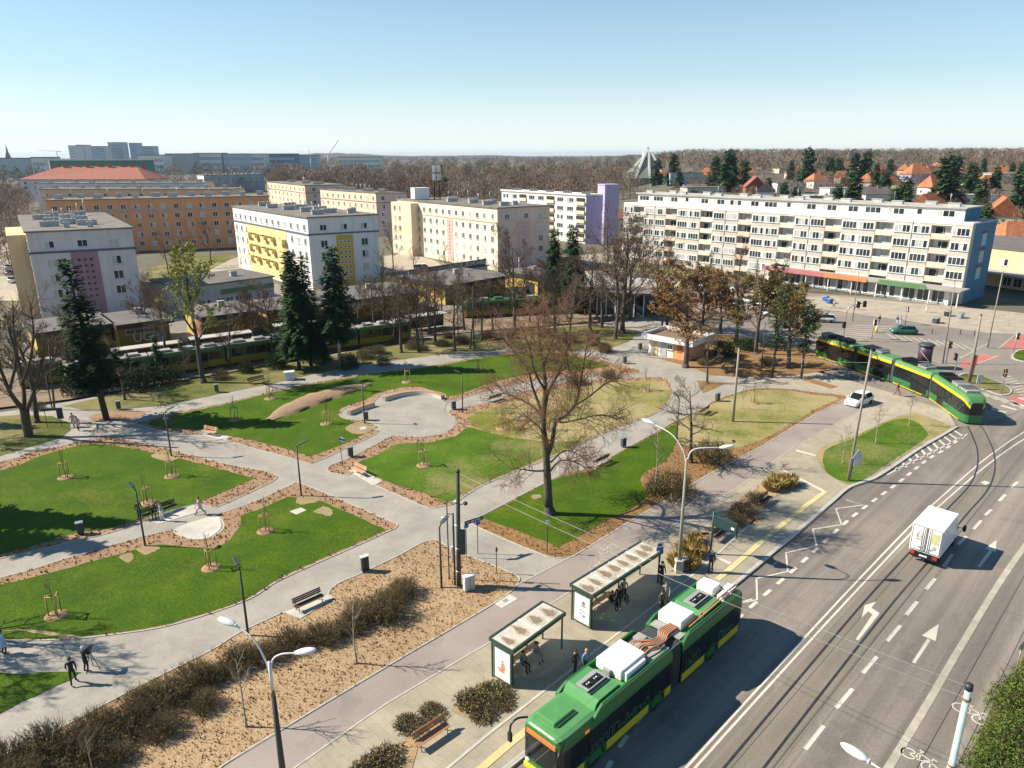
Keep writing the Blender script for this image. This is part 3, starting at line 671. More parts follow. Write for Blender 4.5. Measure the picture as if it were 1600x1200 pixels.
us = spread(L2, 13); rows(t, Dd, A, us, [13.2], 1.2, 1.3)
ya, yb = L2*.2, L2*.74
loc_box(t, 'balcony_field', 'w_yellow', Dd, A, ya, yb, 0, .08, .3, 12.2)
rows(t, Dd, A, [u for u in us if u < ya or u > yb], Z5[:4], 1.2, 1.5)
rows(t, Dd, A, [ya+1.5+(yb-ya-3)*i/7 for i in range(8)], Z5[1:4], 1.1, 1.6)
M['plant'] = mat('balcony_plants', (.05, .10, .02), .9, .4, 8)
for k in range(1, 4):
    for j, u in enumerate([ya+1.8, ya+(yb-ya)*.27, ya+(yb-ya)*.5, ya+(yb-ya)*.68, yb-2.2]):
        wd = 1.7 if j in (0, 4) else 1.0
        mb = MB(); mb.box(-wd, wd, -1.1, -.1, -.15, 0); mb.box(-wd, wd, -1.12, -1.0, 0, .95); mb.box(-wd, -wd+.1, -1, -.1, 0, .95); mb.box(wd-.1, wd, -1, -.1, 0, .95)
        if j not in (0, 4):
            for q in range(7): mb.ball((-wd+.2+q*.27, -1.12, .95), .2, .2, .17, 6, 4, 1)
        onwall(t, mb.mesh('balcony', [M['w_yellow'], M['plant']]), 'balcony', Dd, A, u, Z5[k]-.6, .0)
for k in range(6): antenna(rf, t, lerp2(lerp2(A, B, .3+.07*k), lerp2(Dd, C, .3+.07*k), .1+.13*k), 16.3, 2+rb.random()*1.5)

# --- ivory block
A = G(777, 326, 15.8).xy; B = G(859, 322, 15.8).xy; Dd = G(621, 312, 15.8).xy; C = B+(Dd-A)
t, rf, c = block('ivory apartment block with pink gable strip and a phone mast on its roof', [A, B, C, Dd], 15.8, ['w_salmon', 'w_ivory', 'w_ivory', 'w_ivory'], cornice=(12.2, .3, 'w_peach'),
               chim=[(.35, .1, 1), (.6, .12, .6), (.3, .22, 1.2), (.55, .3, 1.2), (.35, .38, 1.0), (.6, .5, 1.2), (.3, .56, 1.2), (.55, .68, 1.2)])
LL = wlen(A, B); rows(t, A, B, [2.9, LL/2+.6, LL-2.9], [13.0], 1.5, 1.3); rows(t, A, B, [2.9, LL-2.9], [1.3, 4.0, 6.8, 9.6], 1.5, 1.6)
loc_box(t, 'stair_strip', 'w_pink', A, B, LL/2-1.9, LL/2+1.9, .0, .1, .3, 12.1)
for k in range(9): onwall(t, winmesh(.7, .6, 1, sill=False), 'stair_window', A, B, LL/2, 2.2+k*1.05, .1)
L2 = wlen(Dd, A); us = spread(L2, 15, 2.2); skips = {(i, 8) for i in range(4)}
rows(t, Dd, A, us, Z5, 1.25, 1.45, skip=skips)
loc_box(t, 'stair_strip', 'w_pink', Dd, A, us[8]-1.5, us[8]+1.5, .0, .1, .3, 11.9)
for k in range(10): loc_box(t, 'stair_window', 'w_brick', Dd, A, us[8]-.25, us[8]+.25, .1, .14, 2.2+k*.95, 2.75+k*.95)
mb = MB(); d = (A-Dd).normalized(); n_ = Vector((d.y, -d.x)); base = t.location; pa = Dd+d*.5; pb = Dd+d*(L2*.24)
mb.prism([(p.x-base.x, p.y-base.y) for p in (pa, pb, pb+n_*2.6, pa+n_*2.6)], 0, 15.6); w_ = mb.build('projecting_bay', M['w_peach'], t)
rows(t, pa+n_*2.6, pb+n_*2.6, [2.2, 5.2], Z5, 1.2, 1.45)
for k in range(6): antenna(rf, t, lerp2(lerp2(A, B, .3+.06*k), lerp2(Dd, C, .3+.06*k), .1+.13*k), 16.1, 2+rb.random()*1.5)
mp = lerp2(lerp2(A, B, .5), lerp2(Dd, C, .5), .82)
mb = MB()
for sx in (-1, 1):
    for sy in (-1, 1): mb.tube([(sx*.9, sy*.9, 0), (sx*.5, sy*.5, 9)], .09, 5)
for k in range(9):
    s0 = .9-.4*k/9; s1 = .9-.4*(k+1)/9
    for sx, sy, tx, ty in ((-1, -1, 1, -1), (1, -1, 1, 1), (1, 1, -1, 1), (-1, 1, -1, -1)): mb.tube([(sx*s0, sy*s0, k), (tx*s1, ty*s1, k+1)], .06, 4)
mast = mb.build('phone_mast', M['dark'], rf, (mp.x-base.x, mp.y-base.y, 16.3))
mb = MB()
for k in range(6):
    a = k*math.pi/3
    for z in (5.6, 8.0): mb.box(1.0*math.cos(a)-.22, 1.0*math.cos(a)+.22, 1.0*math.sin(a)-.2, 1.0*math.sin(a)+.2, z, z+1.9)
mb.build('aerial_panels', M['frame'], mast)
mb = MB(); mb.box(-2.4, 2.4, -1.6, 1.6, .5, 3.6); mb.box(-2.5, 2.5, -1.7, 1.7, 3.6, 3.75)
mb.build('equipment_cabin', M['frame'], rf, (mp.x-base.x-5, mp.y-base.y-1.5, 16.1), .5)

# --- two salmon blocks behind
A = G(587, 302, 15.5).xy; B = G(636, 302, 15.5).xy; Dd = G(500, 296, 15.5).xy; C = B+(Dd-A)
t, rf, c = block('salmon gabled block half hidden behind the white and yellow block', [A, B, C, Dd], 15.5, ['w_salmon', 'w_peach', 'w_peach', 'w_peach'], cornice=(12, .3, 'w_mauve'), chim=[(.4, .1, 1), (.6, .2, 1), (.4, .3, 1.2), (.6, .45, 1.2), (.4, .6, 1.2), (.5, .75, 1.2), (.5, .9, 1)])
rows(t, A, B, [2.6, wlen(A, B)-2.6], Z5, 1.4, 1.5); rows(t, Dd, A, spread(wlen(Dd, A), 10), Z5, 1.2, 1.4)
loc_box(t, 'stair_strip', 'w_orange', A, B, wlen(A, B)-1.6, wlen(A, B)-.2, .0, .1, .3, 12)
for k in range(5): antenna(rf, t, lerp2(A, C, .2+.15*k), 15.8, 2.5)
A = G(476, 290, 15.5).xy; B = G(540, 289, 15.5).xy; Dd = G(417, 284, 15.5).xy; C = B+(Dd-A)
t, rf, c = block('salmon block with a brown cornice, farther of the two behind the white and yellow block', [A, B, C, Dd], 15.5, ['w_salmon', 'w_peach', 'w_peach', 'w_peach'], cornice=(12, .3, 'w_mauve'), chim=[(.4, .1, 1.4), (.6, .2, 1.4), (.4, .35, 1.4), (.6, .5, 1.4), (.4, .7, 1.4)])
rows(t, A, B, [4, wlen(A, B)/2, wlen(A, B)-4], Z5, 1.6, 1.5); rows(t, Dd, A, spread(wlen(Dd, A), 10), Z5, 1.6, 1.5)
for k in range(4): antenna(rf, t, lerp2(A, C, .2+.15*k), 15.8, 3)

# --- long orange blocks and the ones behind them
def longblock(label, xa, xb, y, yb, hh, wm, wt, dz, nw, nch, corn=None, roofm='roof_felt', wsz=1.5):
    A = G(xa, y, hh).xy; B = G(xb, yb, hh).xy; d = (B-A).normalized(); n = Vector((-d.y, d.x)); C = B+n*dz; D_ = A+n*dz
    t, rf, c = block(label, [A, B, C, D_], hh, [wm, wt, wm, wt], roofm, cornice=corn, chim=[((i+.5)/nch, .3+.3*(i % 2), rb.choice([.7, 1, 1.2])) for i in range(nch)], chs=(2.2, .9, 1.2))
    LL = wlen(A, B); rows(t, A, B, spread(LL, nw, LL*.03), Z5, wsz, 1.5)
    for i in range(max(2, nch//2)): antenna(rf, t, lerp2(A, C, (i+.7)/(nch/2+.6)), hh+.3, 3)
    return t
longblock('long orange apartment block with a grey cornice standing between the pink and the white blocks', 72, 420, 314, 307, 16, 'w_orange', 'w_pale_orange', 12, 17, 12, (12.4, .3, 'w_grey'))
longblock('pale orange apartment block just behind the long orange one', 62, 362, 296, 296, 16, 'w_pale_orange', 'w_peach', 12, 16, 9, (13, .3, 'w_grey'))
longblock('dull pink apartment block in the row behind the pale orange one', 55, 318, 287, 286, 16, 'w_pinkgrey', 'w_peach', 13, 14, 8, (13, .3, 'w_grey'))
longblock('grey blue flat roofed block behind the orange row, left of the bare wood', 318, 412, 274, 272, 14, 'w_bluegrey', 'w_white', 14, 10, 6)
# red hipped roof
A = G(30, 281, 14).xy; B = G(228, 281, 14).xy; n = Vector((0, 1)); D_ = A+n*34; C = B+n*34; A0 = A
t, rf, c = block('pale pink tenement under a long red hipped tile roof with brick chimneys', [A, B, C, D_], 14, ['w_pinkgrey', 'w_peach', 'w_pinkgrey', 'w_cream'], over=.6, name='tenement_house')
rows(t, A, B, spread(wlen(A, B), 12, 4), [4, 8, 11], 2, 1.8); rows(t, D_, A, spread(34, 6, 3), [3, 7, 11], 2, 1.8)
base = t.location; mb = MB(); e = [(A.x, A.y-.8), (B.x, B.y-.8), (C.x, C.y+.8), (D_.x, D_.y+.8)]; rz_ = 22.5; mid = (A.y+D_.y)/2
vs = [(p[0]-base.x, p[1]-base.y, 14.6) for p in e]+[(A.x+19-base.x, mid-base.y, rz_), (B.x-19-base.x, mid-base.y, rz_)]
mb.add(vs, [(0, 1, 5, 4), (1, 2, 5), (2, 3, 4, 5), (3, 0, 4)]); hip = mb.build('hipped_roof', M['tile_red'], t)
for i in range(9):
    x = A.x+16+i*(B.x-A.x-30)/8; mb = MB(); mb.box(-1.2, 1.2, -.6, .6, -1.5, 2.2); mb.box(-1.35, 1.35, -.75, .75, 2.2, 2.45); mb.build('chimney', M['brick'], hip, (x-base.x, mid-base.y-1.2*(i % 2), 22))
# teal block
A = PX(76, 250, 640); B = PX(226, 251, 640); hh = 25.5
t, rf, c = block('tall teal green block with one lit cream end, behind the red tile roof', [A.xy, B.xy, B.xy+Vector((0, 16)), A.xy+Vector((-10, 16))], hh, ['w_green', 'w_green', 'w_green', 'w_cream'], para=.8, cat='tower block')
rows(t, A, B, spread(wlen(A, B), 11, 5), [16, 20], 2.4, 1.8, curt=.1)
for i in range(5): antenna(rf, t, lerp2(A, B, .1+.17*i)+Vector((0, 6)), hh, 5)

# --- lilac block
A = G(916, 307, 15.5).xy; B = G(946, 307, 15.5).xy; Dd = G(784, 299, 15.5).xy; C = B+(Dd-A)
t, rf, c = block('white loggia block with a blank lilac gable and lilac stair tower', [A, B, C, Dd], 15.5, ['w_lilac', 'w_lilac', 'w_slab', 'w_slabwhite'], 'roof_pale', para=.5, chim=[(.5, .1+.2*i, 1.2) for i in range(5)])
L2 = wlen(Dd, A); nb = 9; wdt = L2/nb
for k in range(5):
    for j in range(nb):
        u = (j+.5)*wdt
        if j % 3 == 2:
            mb = MB(); mb.box(-wdt*.42, wdt*.42, -.03, .01, 0, 2.2); mb.box(-wdt*.42, wdt*.42, -.5, -.03, -.15, .95, 1)
            onwall(t, mb.mesh('loggia', [M['dark'], M['w_peach']]), 'loggia', Dd, A, u, .9+k*2.95)
        else: onwall(t, winmesh(wdt*.62, 1.5, 3, surround=.2, curt=rb.choice([0, 1, 5, 2])), 'window', Dd, A, u, 1.5+k*2.95)
base = t.location; pt = B+Vector((1.2, 2)); mb = MB(); mb.box(-2.6, 2.6, -3, 3, 0, 19.4); mb.box(-2.75, 2.75, -3.15, 3.15, 19.4, 19.7)
mb.build('stair_tower', M['w_lilac'], t, (pt.x-base.x, pt.y-base.y, 0), .3)

# --- the long slab with shops
A = G(975, 318, 15.6).xy; B = G(1521, 351, 15.6).xy; d = (B-A).normalized(); n = Vector((-d.y, d.x)); L2 = wlen(A, B); dep = 13.4
Af, Bf = A, B; A = A+n*1.4; B = B+n*1.4; C = Bf+n*dep; Dd = Af+n*dep; HS = 15.6
t, rf, c = block('long white slab block with pink and pale green balconies and a blue gable', [A, B, C, Dd], HS, ['w_slab', 'w_blue', 'w_slab', 'w_slab'], 'roof_pale', over=.1)
base = t.location; U = L2/24; bal = [1+3*i for i in range(8)]
zf = [1.0+2.85*k for k in range(5)]
M['bal_pink'] = wallmat('pink_balcony_panel', (.66, .50, .40)); M['bal_green'] = wallmat('pale_green_balcony_panel', (.56, .60, .48))
segs = []; s0 = 0
for b in bal+[24]: segs.append((s0*U, b*U)); s0 = b+1
for a, b in segs:
    loc_box(t, 'facade_panel', 'w_slab', Af, Bf, a, b, -1.39, 0, -.2, HS-.02)
    for k in range(5): loc_box(t, 'window_band', 'w_slabwhite', Af, Bf, a+.08, b-.08, 0, .03, zf[k]+.75, zf[k]+2.5)
mb = MB(); mb.box(0, L2, -.06, 1.6, 0, .55); o = mb.build('eaves_band', M['w_slabwhite'], t); o.location = (Af.x-base.x, Af.y-base.y, HS-.25-base.z); o.rotation_euler = (0, 0, math.atan2(d.y, d.x))
for i, b in enumerate(bal):
    for k in range(5):
        mb = MB(); w_ = U*.92
        mb.box(-w_/2-.1, w_/2+.1, .02, 1.35, -.2, 0, 0); mb.box(-w_/2, w_/2, -.06, .02, -.16, .95, 1); mb.box(-w_/2, w_/2, -.07, .03, .95, 1.0, 0)
        x_ = rb.choice([0, .5, .9]); mb.box(-w_/2+.25+x_, -w_/2+1.95+x_, 1.28, 1.37, .05, 2.2, 2 if rb.random() < .6 else 4); mb.box(-w_/2, w_/2, 1.33, 1.385, .0, 2.62, 0); mb.box(-.05, .05, 1.2, 1.3, .05, 2.3, 0)
        if k == 4: mb.box(-w_/2-.1, w_/2+.1, .02, 1.35, 2.6, 2.8, 0)
        onwall(t, mb.mesh('balcony', [M['w_slabwhite'], M['bal_pink' if i % 2 else 'bal_green'], M['glass'], M['dark'], M['curtain']]), 'balcony', Af, Bf, (b+.5)*U, zf[k]+.05)
for j in range(24):
    if j in bal: continue
    for k in range(5):
        if k == 0 and j > 12: continue
        r_ = rb.random(); cu = rb.choice([0, 0, 1, 2, 4, 3, 6, 15, 9])
        onwall(t, winmesh(U*.84, 1.55, 4, curt=cu), 'window', Af, Bf, (j+.5)*U, zf[k]+.85, .02)
# drain pipes
for b in (3, 9, 15, 21):
    loc_box(t, 'drain_pipe', 'w_grey', Af, Bf, b*U-.06, b*U+.06, .03, .15, 0, HS)
# top floor
P0 = Af+d*3.0+n*2.4; P1 = Bf-d*2.6+n*2.4; P2 = P1+n*8.6; P3 = P0+n*8.6
mb = MB(); q = [(p.x-base.x, p.y-base.y) for p in (P0, P1, P2, P3)]; mb.prism(q, HS-base.z, HS+2.75-base.z); top = mb.build('top_floor', M['w_slabwhite'], t)
mb = MB(); qq = [(p.x-base.x, p.y-base.y) for p in (P0-d*.4-n*.5, P1+d*.4-n*.5, P2+d*.4+n*.4, P3-d*.4+n*.4)]; mb.prism(qq, HS+2.76-base.z, HS+3.0-base.z); mb.build('roof', M['roof_pale'], top)
loc_box(t, 'top_gable', 'w_blue', P1, P2, 0, 8.6, .0, .05, HS+.1, HS+2.7)
LT = wlen(P0, P1)
for j in range(17):
    if j % 6 == 3: o = onwall(t, winmesh(1.1, 1.2, 1, sill=False), 'window', P0, P1, 2.2+j*LT/17.2, HS+1.2)
    else: o = onwall(t, winmesh(LT/17*.68, 1.3, 3, surround=.15, curt=rb.choice([0, 0, 1, 2]), sill=False), 'window', P0, P1, 2.4+j*LT/17.2, HS+1.0)
    o.parent = top
for i in range(15):
    p = lerp2(P0, P1, (i+.5)/15)+n*(2+3*(i % 2)); mb = MB(); mb.box(-1.1, 1.1, -.45, .45, 0, .6); mb.box(-1.2, 1.2, -.55, .55, .6, .72)
    mb.build('chimney', M['chim'], top, (p.x-base.x, p.y-base.y, HS+3.0-base.z), math.atan2(d.y, d.x))
    if i % 2 == 0: antenna(top, t, lerp2(P0, P1, (i+.2)/15)+n*4, HS+3.0, 2.5)
# white panels on the gable
for k in range(3):
    for s in (0,):
        loc_box(t, 'gable_panel', 'w_steel', Bf, C, 6.2, 8.6, 0, .08, 4.2+k*3.4, 6.6+k*3.4); loc_box(t, 'gable_ledge', 'w_brick', Bf, C, 5.8, 9.0, 0, .3, 6.65+k*3.4, 6.9+k*3.4)
# shop front along the foot of the slab
M['shop_green'] = wallmat('green_shop_fascia', (.10, .20, .09)); M['shop_pink'] = wallmat('pink_shop_fascia', (.46, .15, .17)); M['shop_orange'] = wallmat('orange_shop_fascia', (.55, .22, .08)); M['canopy'] = mat('canopy_felt', (.30, .29, .26), .9, .15, .5, coord='World')
sh = thing('shop_row', 'low shop row with pink, orange and green fascias along the foot of the slab block', 'shops', (lerp2(Af, Bf, .8).x, lerp2(Af, Bf, .8).y, -.1))
u0, u1 = 13*U, L2+1.0
loc_box(sh, 'wall', 'w_slabwhite', Af, Bf, u0, u1-2, 0.05, 3.2, -.1, 2.9)
loc_box(sh, 'canopy', 'canopy', Af, Bf, u0-.3, u1+.5, .08, 5.0, 2.95, 3.25)
fs = [(u0, .35*(u1-u0)+u0, 'shop_pink'), (.35*(u1-u0)+u0+.05, .58*(u1-u0)+u0, 'shop_orange'), (.64*(u1-u0)+u0, .86*(u1-u0)+u0, 'shop_green')]
for a, b, m in fs: loc_box(sh, 'fascia', m, Af, Bf, a, b, 5.01, 5.15, 2.75, 3.75)
for i in range(14):
    u = u0+.8+i*(u1-u0-3)/14; onwall(sh, winmesh((u1-u0-3)/14*.86, 2.4, 2, curt=rb.choice([0, 0, 2])), 'shop_window', Af, Bf, u+1, .25, 3.22)
for i in range(9):
    u = u0+i*(u1-u0)/8; loc_box(sh, 'post', 'w_slabwhite', Af, Bf, u, u+.18, 4.6, 4.78, -.1, 2.94)

# lettering helper
def lettering(body, size, m, parent, name='lettering', ext=.01, sx=1.0):
    cu = bpy.data.curves.new('lettering', 'FONT'); cu.body = body; cu.size = size; cu.extrude = ext; cu.align_x = 'CENTER'; cu.align_y = 'CENTER'
    o = bpy.data.objects.new('tmp', cu); COL.objects.link(o); bpy.context.view_layer.update()
    me = bpy.data.meshes.new_from_object(o.evaluated_get(bpy.context.evaluated_depsgraph_get())); bpy.data.objects.remove(o); bpy.data.curves.remove(cu)
    me.transform(Matrix.Diagonal((sx, 1, 1, 1)))
    me.materials.clear(); me.materials.append(M[m]); r = bpy.data.objects.new(name, me); COL.objects.link(r); r.parent = parent; return r
def wallsign(body, size, m, t, A, B, u, z, off):
    d = Vector((B[0]-A[0], B[1]-A[1])).normalized(); o = lettering(body, size, m, t); base = t.location
    o.location = (A[0]+d.x*u+d.y*off-base.x, A[1]+d.y*u-d.x*off-base.y, z-base.z); o.rotation_euler = (math.pi/2, 0, math.atan2(d.y, d.x)); return o
wallsign('SUSZARNIA', .8, 'frame', sh, Af, Bf, .47*(u1-u0)+u0, 3.25, 5.17) if False else wallsign('KEBAB', .8, 'frame', sh, Af, Bf, .5*(u1-u0)+u0, 3.25, 5.17) if False else None
# low building on the far right
A = PX(1548, 392, 168); B = PX(1700, 398, 150)
t, rf, c = block('low cream commercial building with a dark red canopy right of the blue gable', [A.xy, B.xy, B.xy+Vector((20, 30)), A.xy+Vector((10, 30))], 8.2, ['w_cream', 'w_cream', 'w_cream', 'w_cream'], 'roof_grey', cat='commercial building', name='commercial_building')
rows(t, A, B, [3.5, 8.5, 13.5], [4.6], 1.8, 1.6)
loc_box(t, 'canopy', 'roof_pale', A, B, -6, 22, 0, 5.5, 3.3, 3.7); loc_box(t, 'fascia', 'shop_pink', A, B, 5, 20, .02, .5, 2.4, 3.2)
for i in range(6): onwall(t, winmesh(1.9, 2.0, 2), 'shop_window', A, B, 5+i*2.3, .3, .02)
# --- yellow pavilions by the tram stop
M['poster'] = mat('torn_poster', (.55, .45, .35), .7, .5, 2.5, c2=(.55, .12, .08)); M['graffiti'] = mat('graffiti_silver', (.5, .5, .5), .6, .2, 5)
def pavilion(label, x0, x1, y0, y1, depth=9, hh=3.6, win=((.4, 3.2),), wall='w_shop_shaded', end='w_shop_sunlit', ov=1.9):
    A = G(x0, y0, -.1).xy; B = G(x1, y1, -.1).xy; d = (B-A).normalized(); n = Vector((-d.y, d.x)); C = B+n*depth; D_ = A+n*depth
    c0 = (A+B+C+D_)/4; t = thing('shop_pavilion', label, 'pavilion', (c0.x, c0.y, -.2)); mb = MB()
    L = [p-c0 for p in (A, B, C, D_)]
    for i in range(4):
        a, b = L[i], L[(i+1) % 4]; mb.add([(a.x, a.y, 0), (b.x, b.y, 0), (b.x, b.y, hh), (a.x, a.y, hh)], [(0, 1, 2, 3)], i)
    mb.build('wall', [M[wall], M[end], M[wall], M[end]], t)  # fronts a darker copy of the end yellow: shade put into the colour
    q = [A-d*.4-n*ov, B+d*.4-n*ov, C+d*.4+n*.5, D_-d*.4+n*.5]; mb = MB(); mb.prism([tuple(p-c0) for p in q], hh, hh+.75, 1, 0); mb.build('roof', [M['roof_grey'], M['dark']], t)
    for u, w in win: onwall(t, winmesh(w, .8, 4, sill=False, frame='metal'), 'window', A, B, u*wlen(A, B), 2.0)
    p = lerp2(A, C, .6)-c0; mb = MB(); mb.box(-.5, .5, -.4, .4, 0, .9); mb.box(-.6, .6, -.5, .5, .9, 1.0); mb.build('chimney', M['roof_pale'], t, (p.x, p.y, hh+.75), .5)
    return t, A, B, C, D_
pv = []
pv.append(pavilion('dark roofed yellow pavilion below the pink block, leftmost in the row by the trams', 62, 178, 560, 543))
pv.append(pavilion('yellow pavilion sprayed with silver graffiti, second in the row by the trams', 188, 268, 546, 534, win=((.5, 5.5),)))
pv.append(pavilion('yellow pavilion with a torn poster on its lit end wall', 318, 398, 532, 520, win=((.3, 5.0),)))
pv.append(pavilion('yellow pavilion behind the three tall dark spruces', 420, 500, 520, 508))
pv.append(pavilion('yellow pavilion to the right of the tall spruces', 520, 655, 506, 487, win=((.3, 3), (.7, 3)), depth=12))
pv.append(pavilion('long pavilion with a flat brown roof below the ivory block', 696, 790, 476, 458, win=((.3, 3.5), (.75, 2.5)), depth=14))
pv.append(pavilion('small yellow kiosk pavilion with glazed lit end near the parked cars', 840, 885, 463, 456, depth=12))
t, A, B, C, D_ = pv[1]
wallsign('UGH', 2.0, 'graffiti', t, A, B, 4.2, 1.3, .03); loc_box(t, 'shutter', 'metal', A, B, 5.6, 6.9, 0, .04, 0, 2.1)
t, A, B, C, D_ = pv[2]; loc_box(t, 'poster', 'poster', D_, A, 6, 8.6, .0, .04, .3, 3.2)
t, A, B, C, D_ = pv[6]; loc_box(t, 'shop_door', 'glass', D_, A, 8, 11, .0, .05, 0, 2.6)
# grey flat hall and the signboard behind the row
A = G(285, 492, 0).xy; B = G(430, 470, 0).xy; d = (B-A).normalized(); n = Vector((-d.y, d.x))
t, rf, c = block('long low grey hall with a green fascia behind the yellow pavilions', [A, B, B+n*14, A+n*14], 5.0, ['w_grey', 'w_grey', 'w_grey', 'w_grey'], 'roof_grey', cat='hall', name='low_hall', chim=[(.3, .5, .5), (.7, .4, .5)])
loc_box(t, 'fascia', 'shop_green', A, B, 8, wlen(A, B), .02, .2, 2.9, 3.8)
rows(t, A, B, spread(wlen(A, B), 9, 2), [1.2], 1.6, 1.1, sill=False)
A = G(640, 458, 0).xy; B = G(762, 436, 0).xy; d = (B-A).normalized(); n = Vector((-d.y, d.x))
t, rf, c = block('low dark shop with a long lettered signboard in front of the ivory block', [A, B, B+n*8, A+n*8], 3.2, ['w_grey', 'w_grey', 'w_grey', 'w_cream'], 'roof_grey', cat='shop', name='low_shop')
M['signdark'] = mat('dark_signboard', (.03, .055, .06), .6, .2, 2)
loc_box(t, 'signboard', 'signdark', A, B, 0, wlen(A, B)*.98, -.3, -.1, 3.5, 5.0)
wallsign('ARTYKUŁY  GOSPODARSTWA  DOMOWEGO', 1.25, 'frame', t, A, B, wlen(A, B)*.5, 4.25, .0)
# tram stop shelters: light roofs
def tramshelter(label, x0, x1, y0, y1):
    A = G(x0, y0, 2.7).xy; B = G(x1, y1, 2.7).xy; d = (B-A).normalized(); n = Vector((-d.y, d.x)); L = wlen(A, B); c0 = (A+B)/2
    t = thing('platform_shelter', label, 'shelter', (c0.x, c0.y, -.05), math.atan2(d.y, d.x))
    mb = MB(); mb.box(-L/2, L/2, 0, 2.2, 2.6, 2.75); mb.build('roof', M['roof_pale'], t)
    mb = MB(); mb.box(-L/2, L/2, 2.0, 2.05, .2, 2.6); mb.build('glass_wall', M['glass'], t)
    for i in range(4):
        x = -L/2+.3+i*(L-.6)/3; mb = MB(); mb.box(x-.06, x+.06, 1.9, 2.02, 0, 2.6); mb.build('post', M['shop_green'], t)
tramshelter('pale roofed tram shelter in front of the poster pavilion', 298, 395, 531, 519)
tramshelter('pale roofed tram shelter left of the three spruces', 175, 285, 549, 535)
tramshelter('pale roofed tram shelter between the spruces', 430, 500, 510, 502)
tramshelter('pale roofed tram shelter behind the bare limes', 640, 700, 496, 489)
# glass roofed market hall behind the big trees
A = G(905, 487, -.1).xy; B = G(1005, 496, -.1).xy; d = (B-A).normalized(); n = Vector((-d.y, d.x))
t, rf, c = block('dark glazed hall with a stepped white edged roof among the trees by the tram loop', [A, B, B+n*20, A+n*20], 4.2, ['glass', 'glass', 'w_grey', 'glass'], 'roof_grey', cat='hall', name='glazed_hall', over=1.0)
for i in range(8): loc_box(t, 'post', 'frame', A, B, i*wlen(A, B)/7-.08, i*wlen(A, B)/7+.08, .01, .14, -.1, 4.2)
mb = MB(); mb.box(-7, 7, 1, 1.4, 0, 1.6); mb.box(-7, 7, 3.0, 3.4, 0, 1.3); mb.box(-7, 7, 5, 5.4, 0, 1.0); mb.build('roof_lights', M['frame'], rf, ((lerp2(A, B, .5)+n*5).x-t.location.x, (lerp2(A, B, .5)+n*5).y-t.location.y, 4.7), math.atan2(d.y, d.x))
# white kiosk in the park
A = G(1013, 553).xy; B = G(1075, 565).xy; d = (B-A).normalized(); n = Vector((-d.y, d.x)); L = wlen(A, B); c0 = (A+B)/2+n*2.6
t = thing('park_kiosk', 'white park kiosk with an orange wall panel and a rust stained flat roof', 'kiosk', (c0.x, c0.y, 0), math.atan2(d.y, d.x))
mb = MB(); mb.box(-L/2, L*.12, -2.6, 2.6, 0, 2.75); mb.box(L*.12, L/2, -2.6, 2.6, 0, 2.75, 1); mb.build('wall', [M['w_slabwhite'], M['w_orange']], t)
mb = MB(); mb.box(-L/2-.7, L/2+.9, -3.4, 3.3, 2.76, 2.8, 1); ribbon(mb, [(-L/2-.7, -3.4), (L/2+.9, -3.4), (L/2+.9, 3.3), (-L/2-.7, 3.3)], .3, 2.5, 3.3, True, 0)
M['rust'] = mat('rusty_felt', (.30, .19, .10), .95, .4, .8, c2=(.20, .15, .11)); mb.build('roof', [M['w_slabwhite'], M['rust']], t)
for x, w_, m_ in ((-L*.33, .9, 'w_cream'), (-L*.12, 1.0, 'w_grey')):
    mb = MB(); mb.box(x-w_/2, x+w_/2, -2.68, -2.58, .05, 2.15); mb.build('door', M[m_], t)
mb = MB(); mb.box(L*.22, L*.34, -2.66, -2.58, 1.1, 2.1); mb.build('hatch', M['w_brick'], t)
put(t, winmesh(.9, .8, 2), 'window', (L*.04, -2.6, 1.3))
# ================================================================ vegetation
for n, c, v in (('bark', (.075, .06, .045), .4), ('bark_brown', (.10, .065, .045), .35), ('twig', (.12, .08, .055), .35), ('twig_red', (.19, .095, .052), .35), ('bark_pale', (.30, .27, .20), .4), ('shrubtwig', (.15, .115, .055), .35), ('bark_dark', (.035, .03, .022), .4)):
    M[n] = mat(n, c, .9, v, 3, bump=.3, bscale=12)
def leafmat(name, c, var=.5, trans=.25):
    m, nt, b = newmat(name); v = coords(nt, 'World')
    col = ramp(nt, noise(nt, v, 1.1, 4, .7), [(.3, mul(c, 1-var)), (.7, mul(c, 1+var))])
    sock(nt, col, b.inputs['Base Color']); b.inputs['Roughness'].default_value = .8; b.inputs['Specular IOR Level'].default_value = .15
    return m
for n, c in dict(gardenneedle=(.04, .085, .035), needle=(.03, .068, .026), needle2=(.035, .075, .022), pine=(.04, .085, .03), ivy=(.02, .05, .014), brownleaf=(.22, .125, .055), ochreleaf=(.17, .13, .045), springleaf=(.24, .25, .035), shrub_olive=(.12, .105, .032), shrub_brown=(.15, .105, .045), evergreen=(.022, .05, .016),
                 hedge=(.085, .125, .022), straw=(.44, .30, .11), strawgreen=(.20, .20, .06), tuft=(.20, .12, .055), tuftpale=(.34, .215, .09), lowplant=(.17, .115, .045), lowgreen=(.15, .14, .045), tuftgreen=(.11, .12, .035), farwood=(.17, .12, .09), farwood2=(.25, .185, .135), fargreen=(.05, .09, .045)).items(): M[n] = leafmat(n, c)

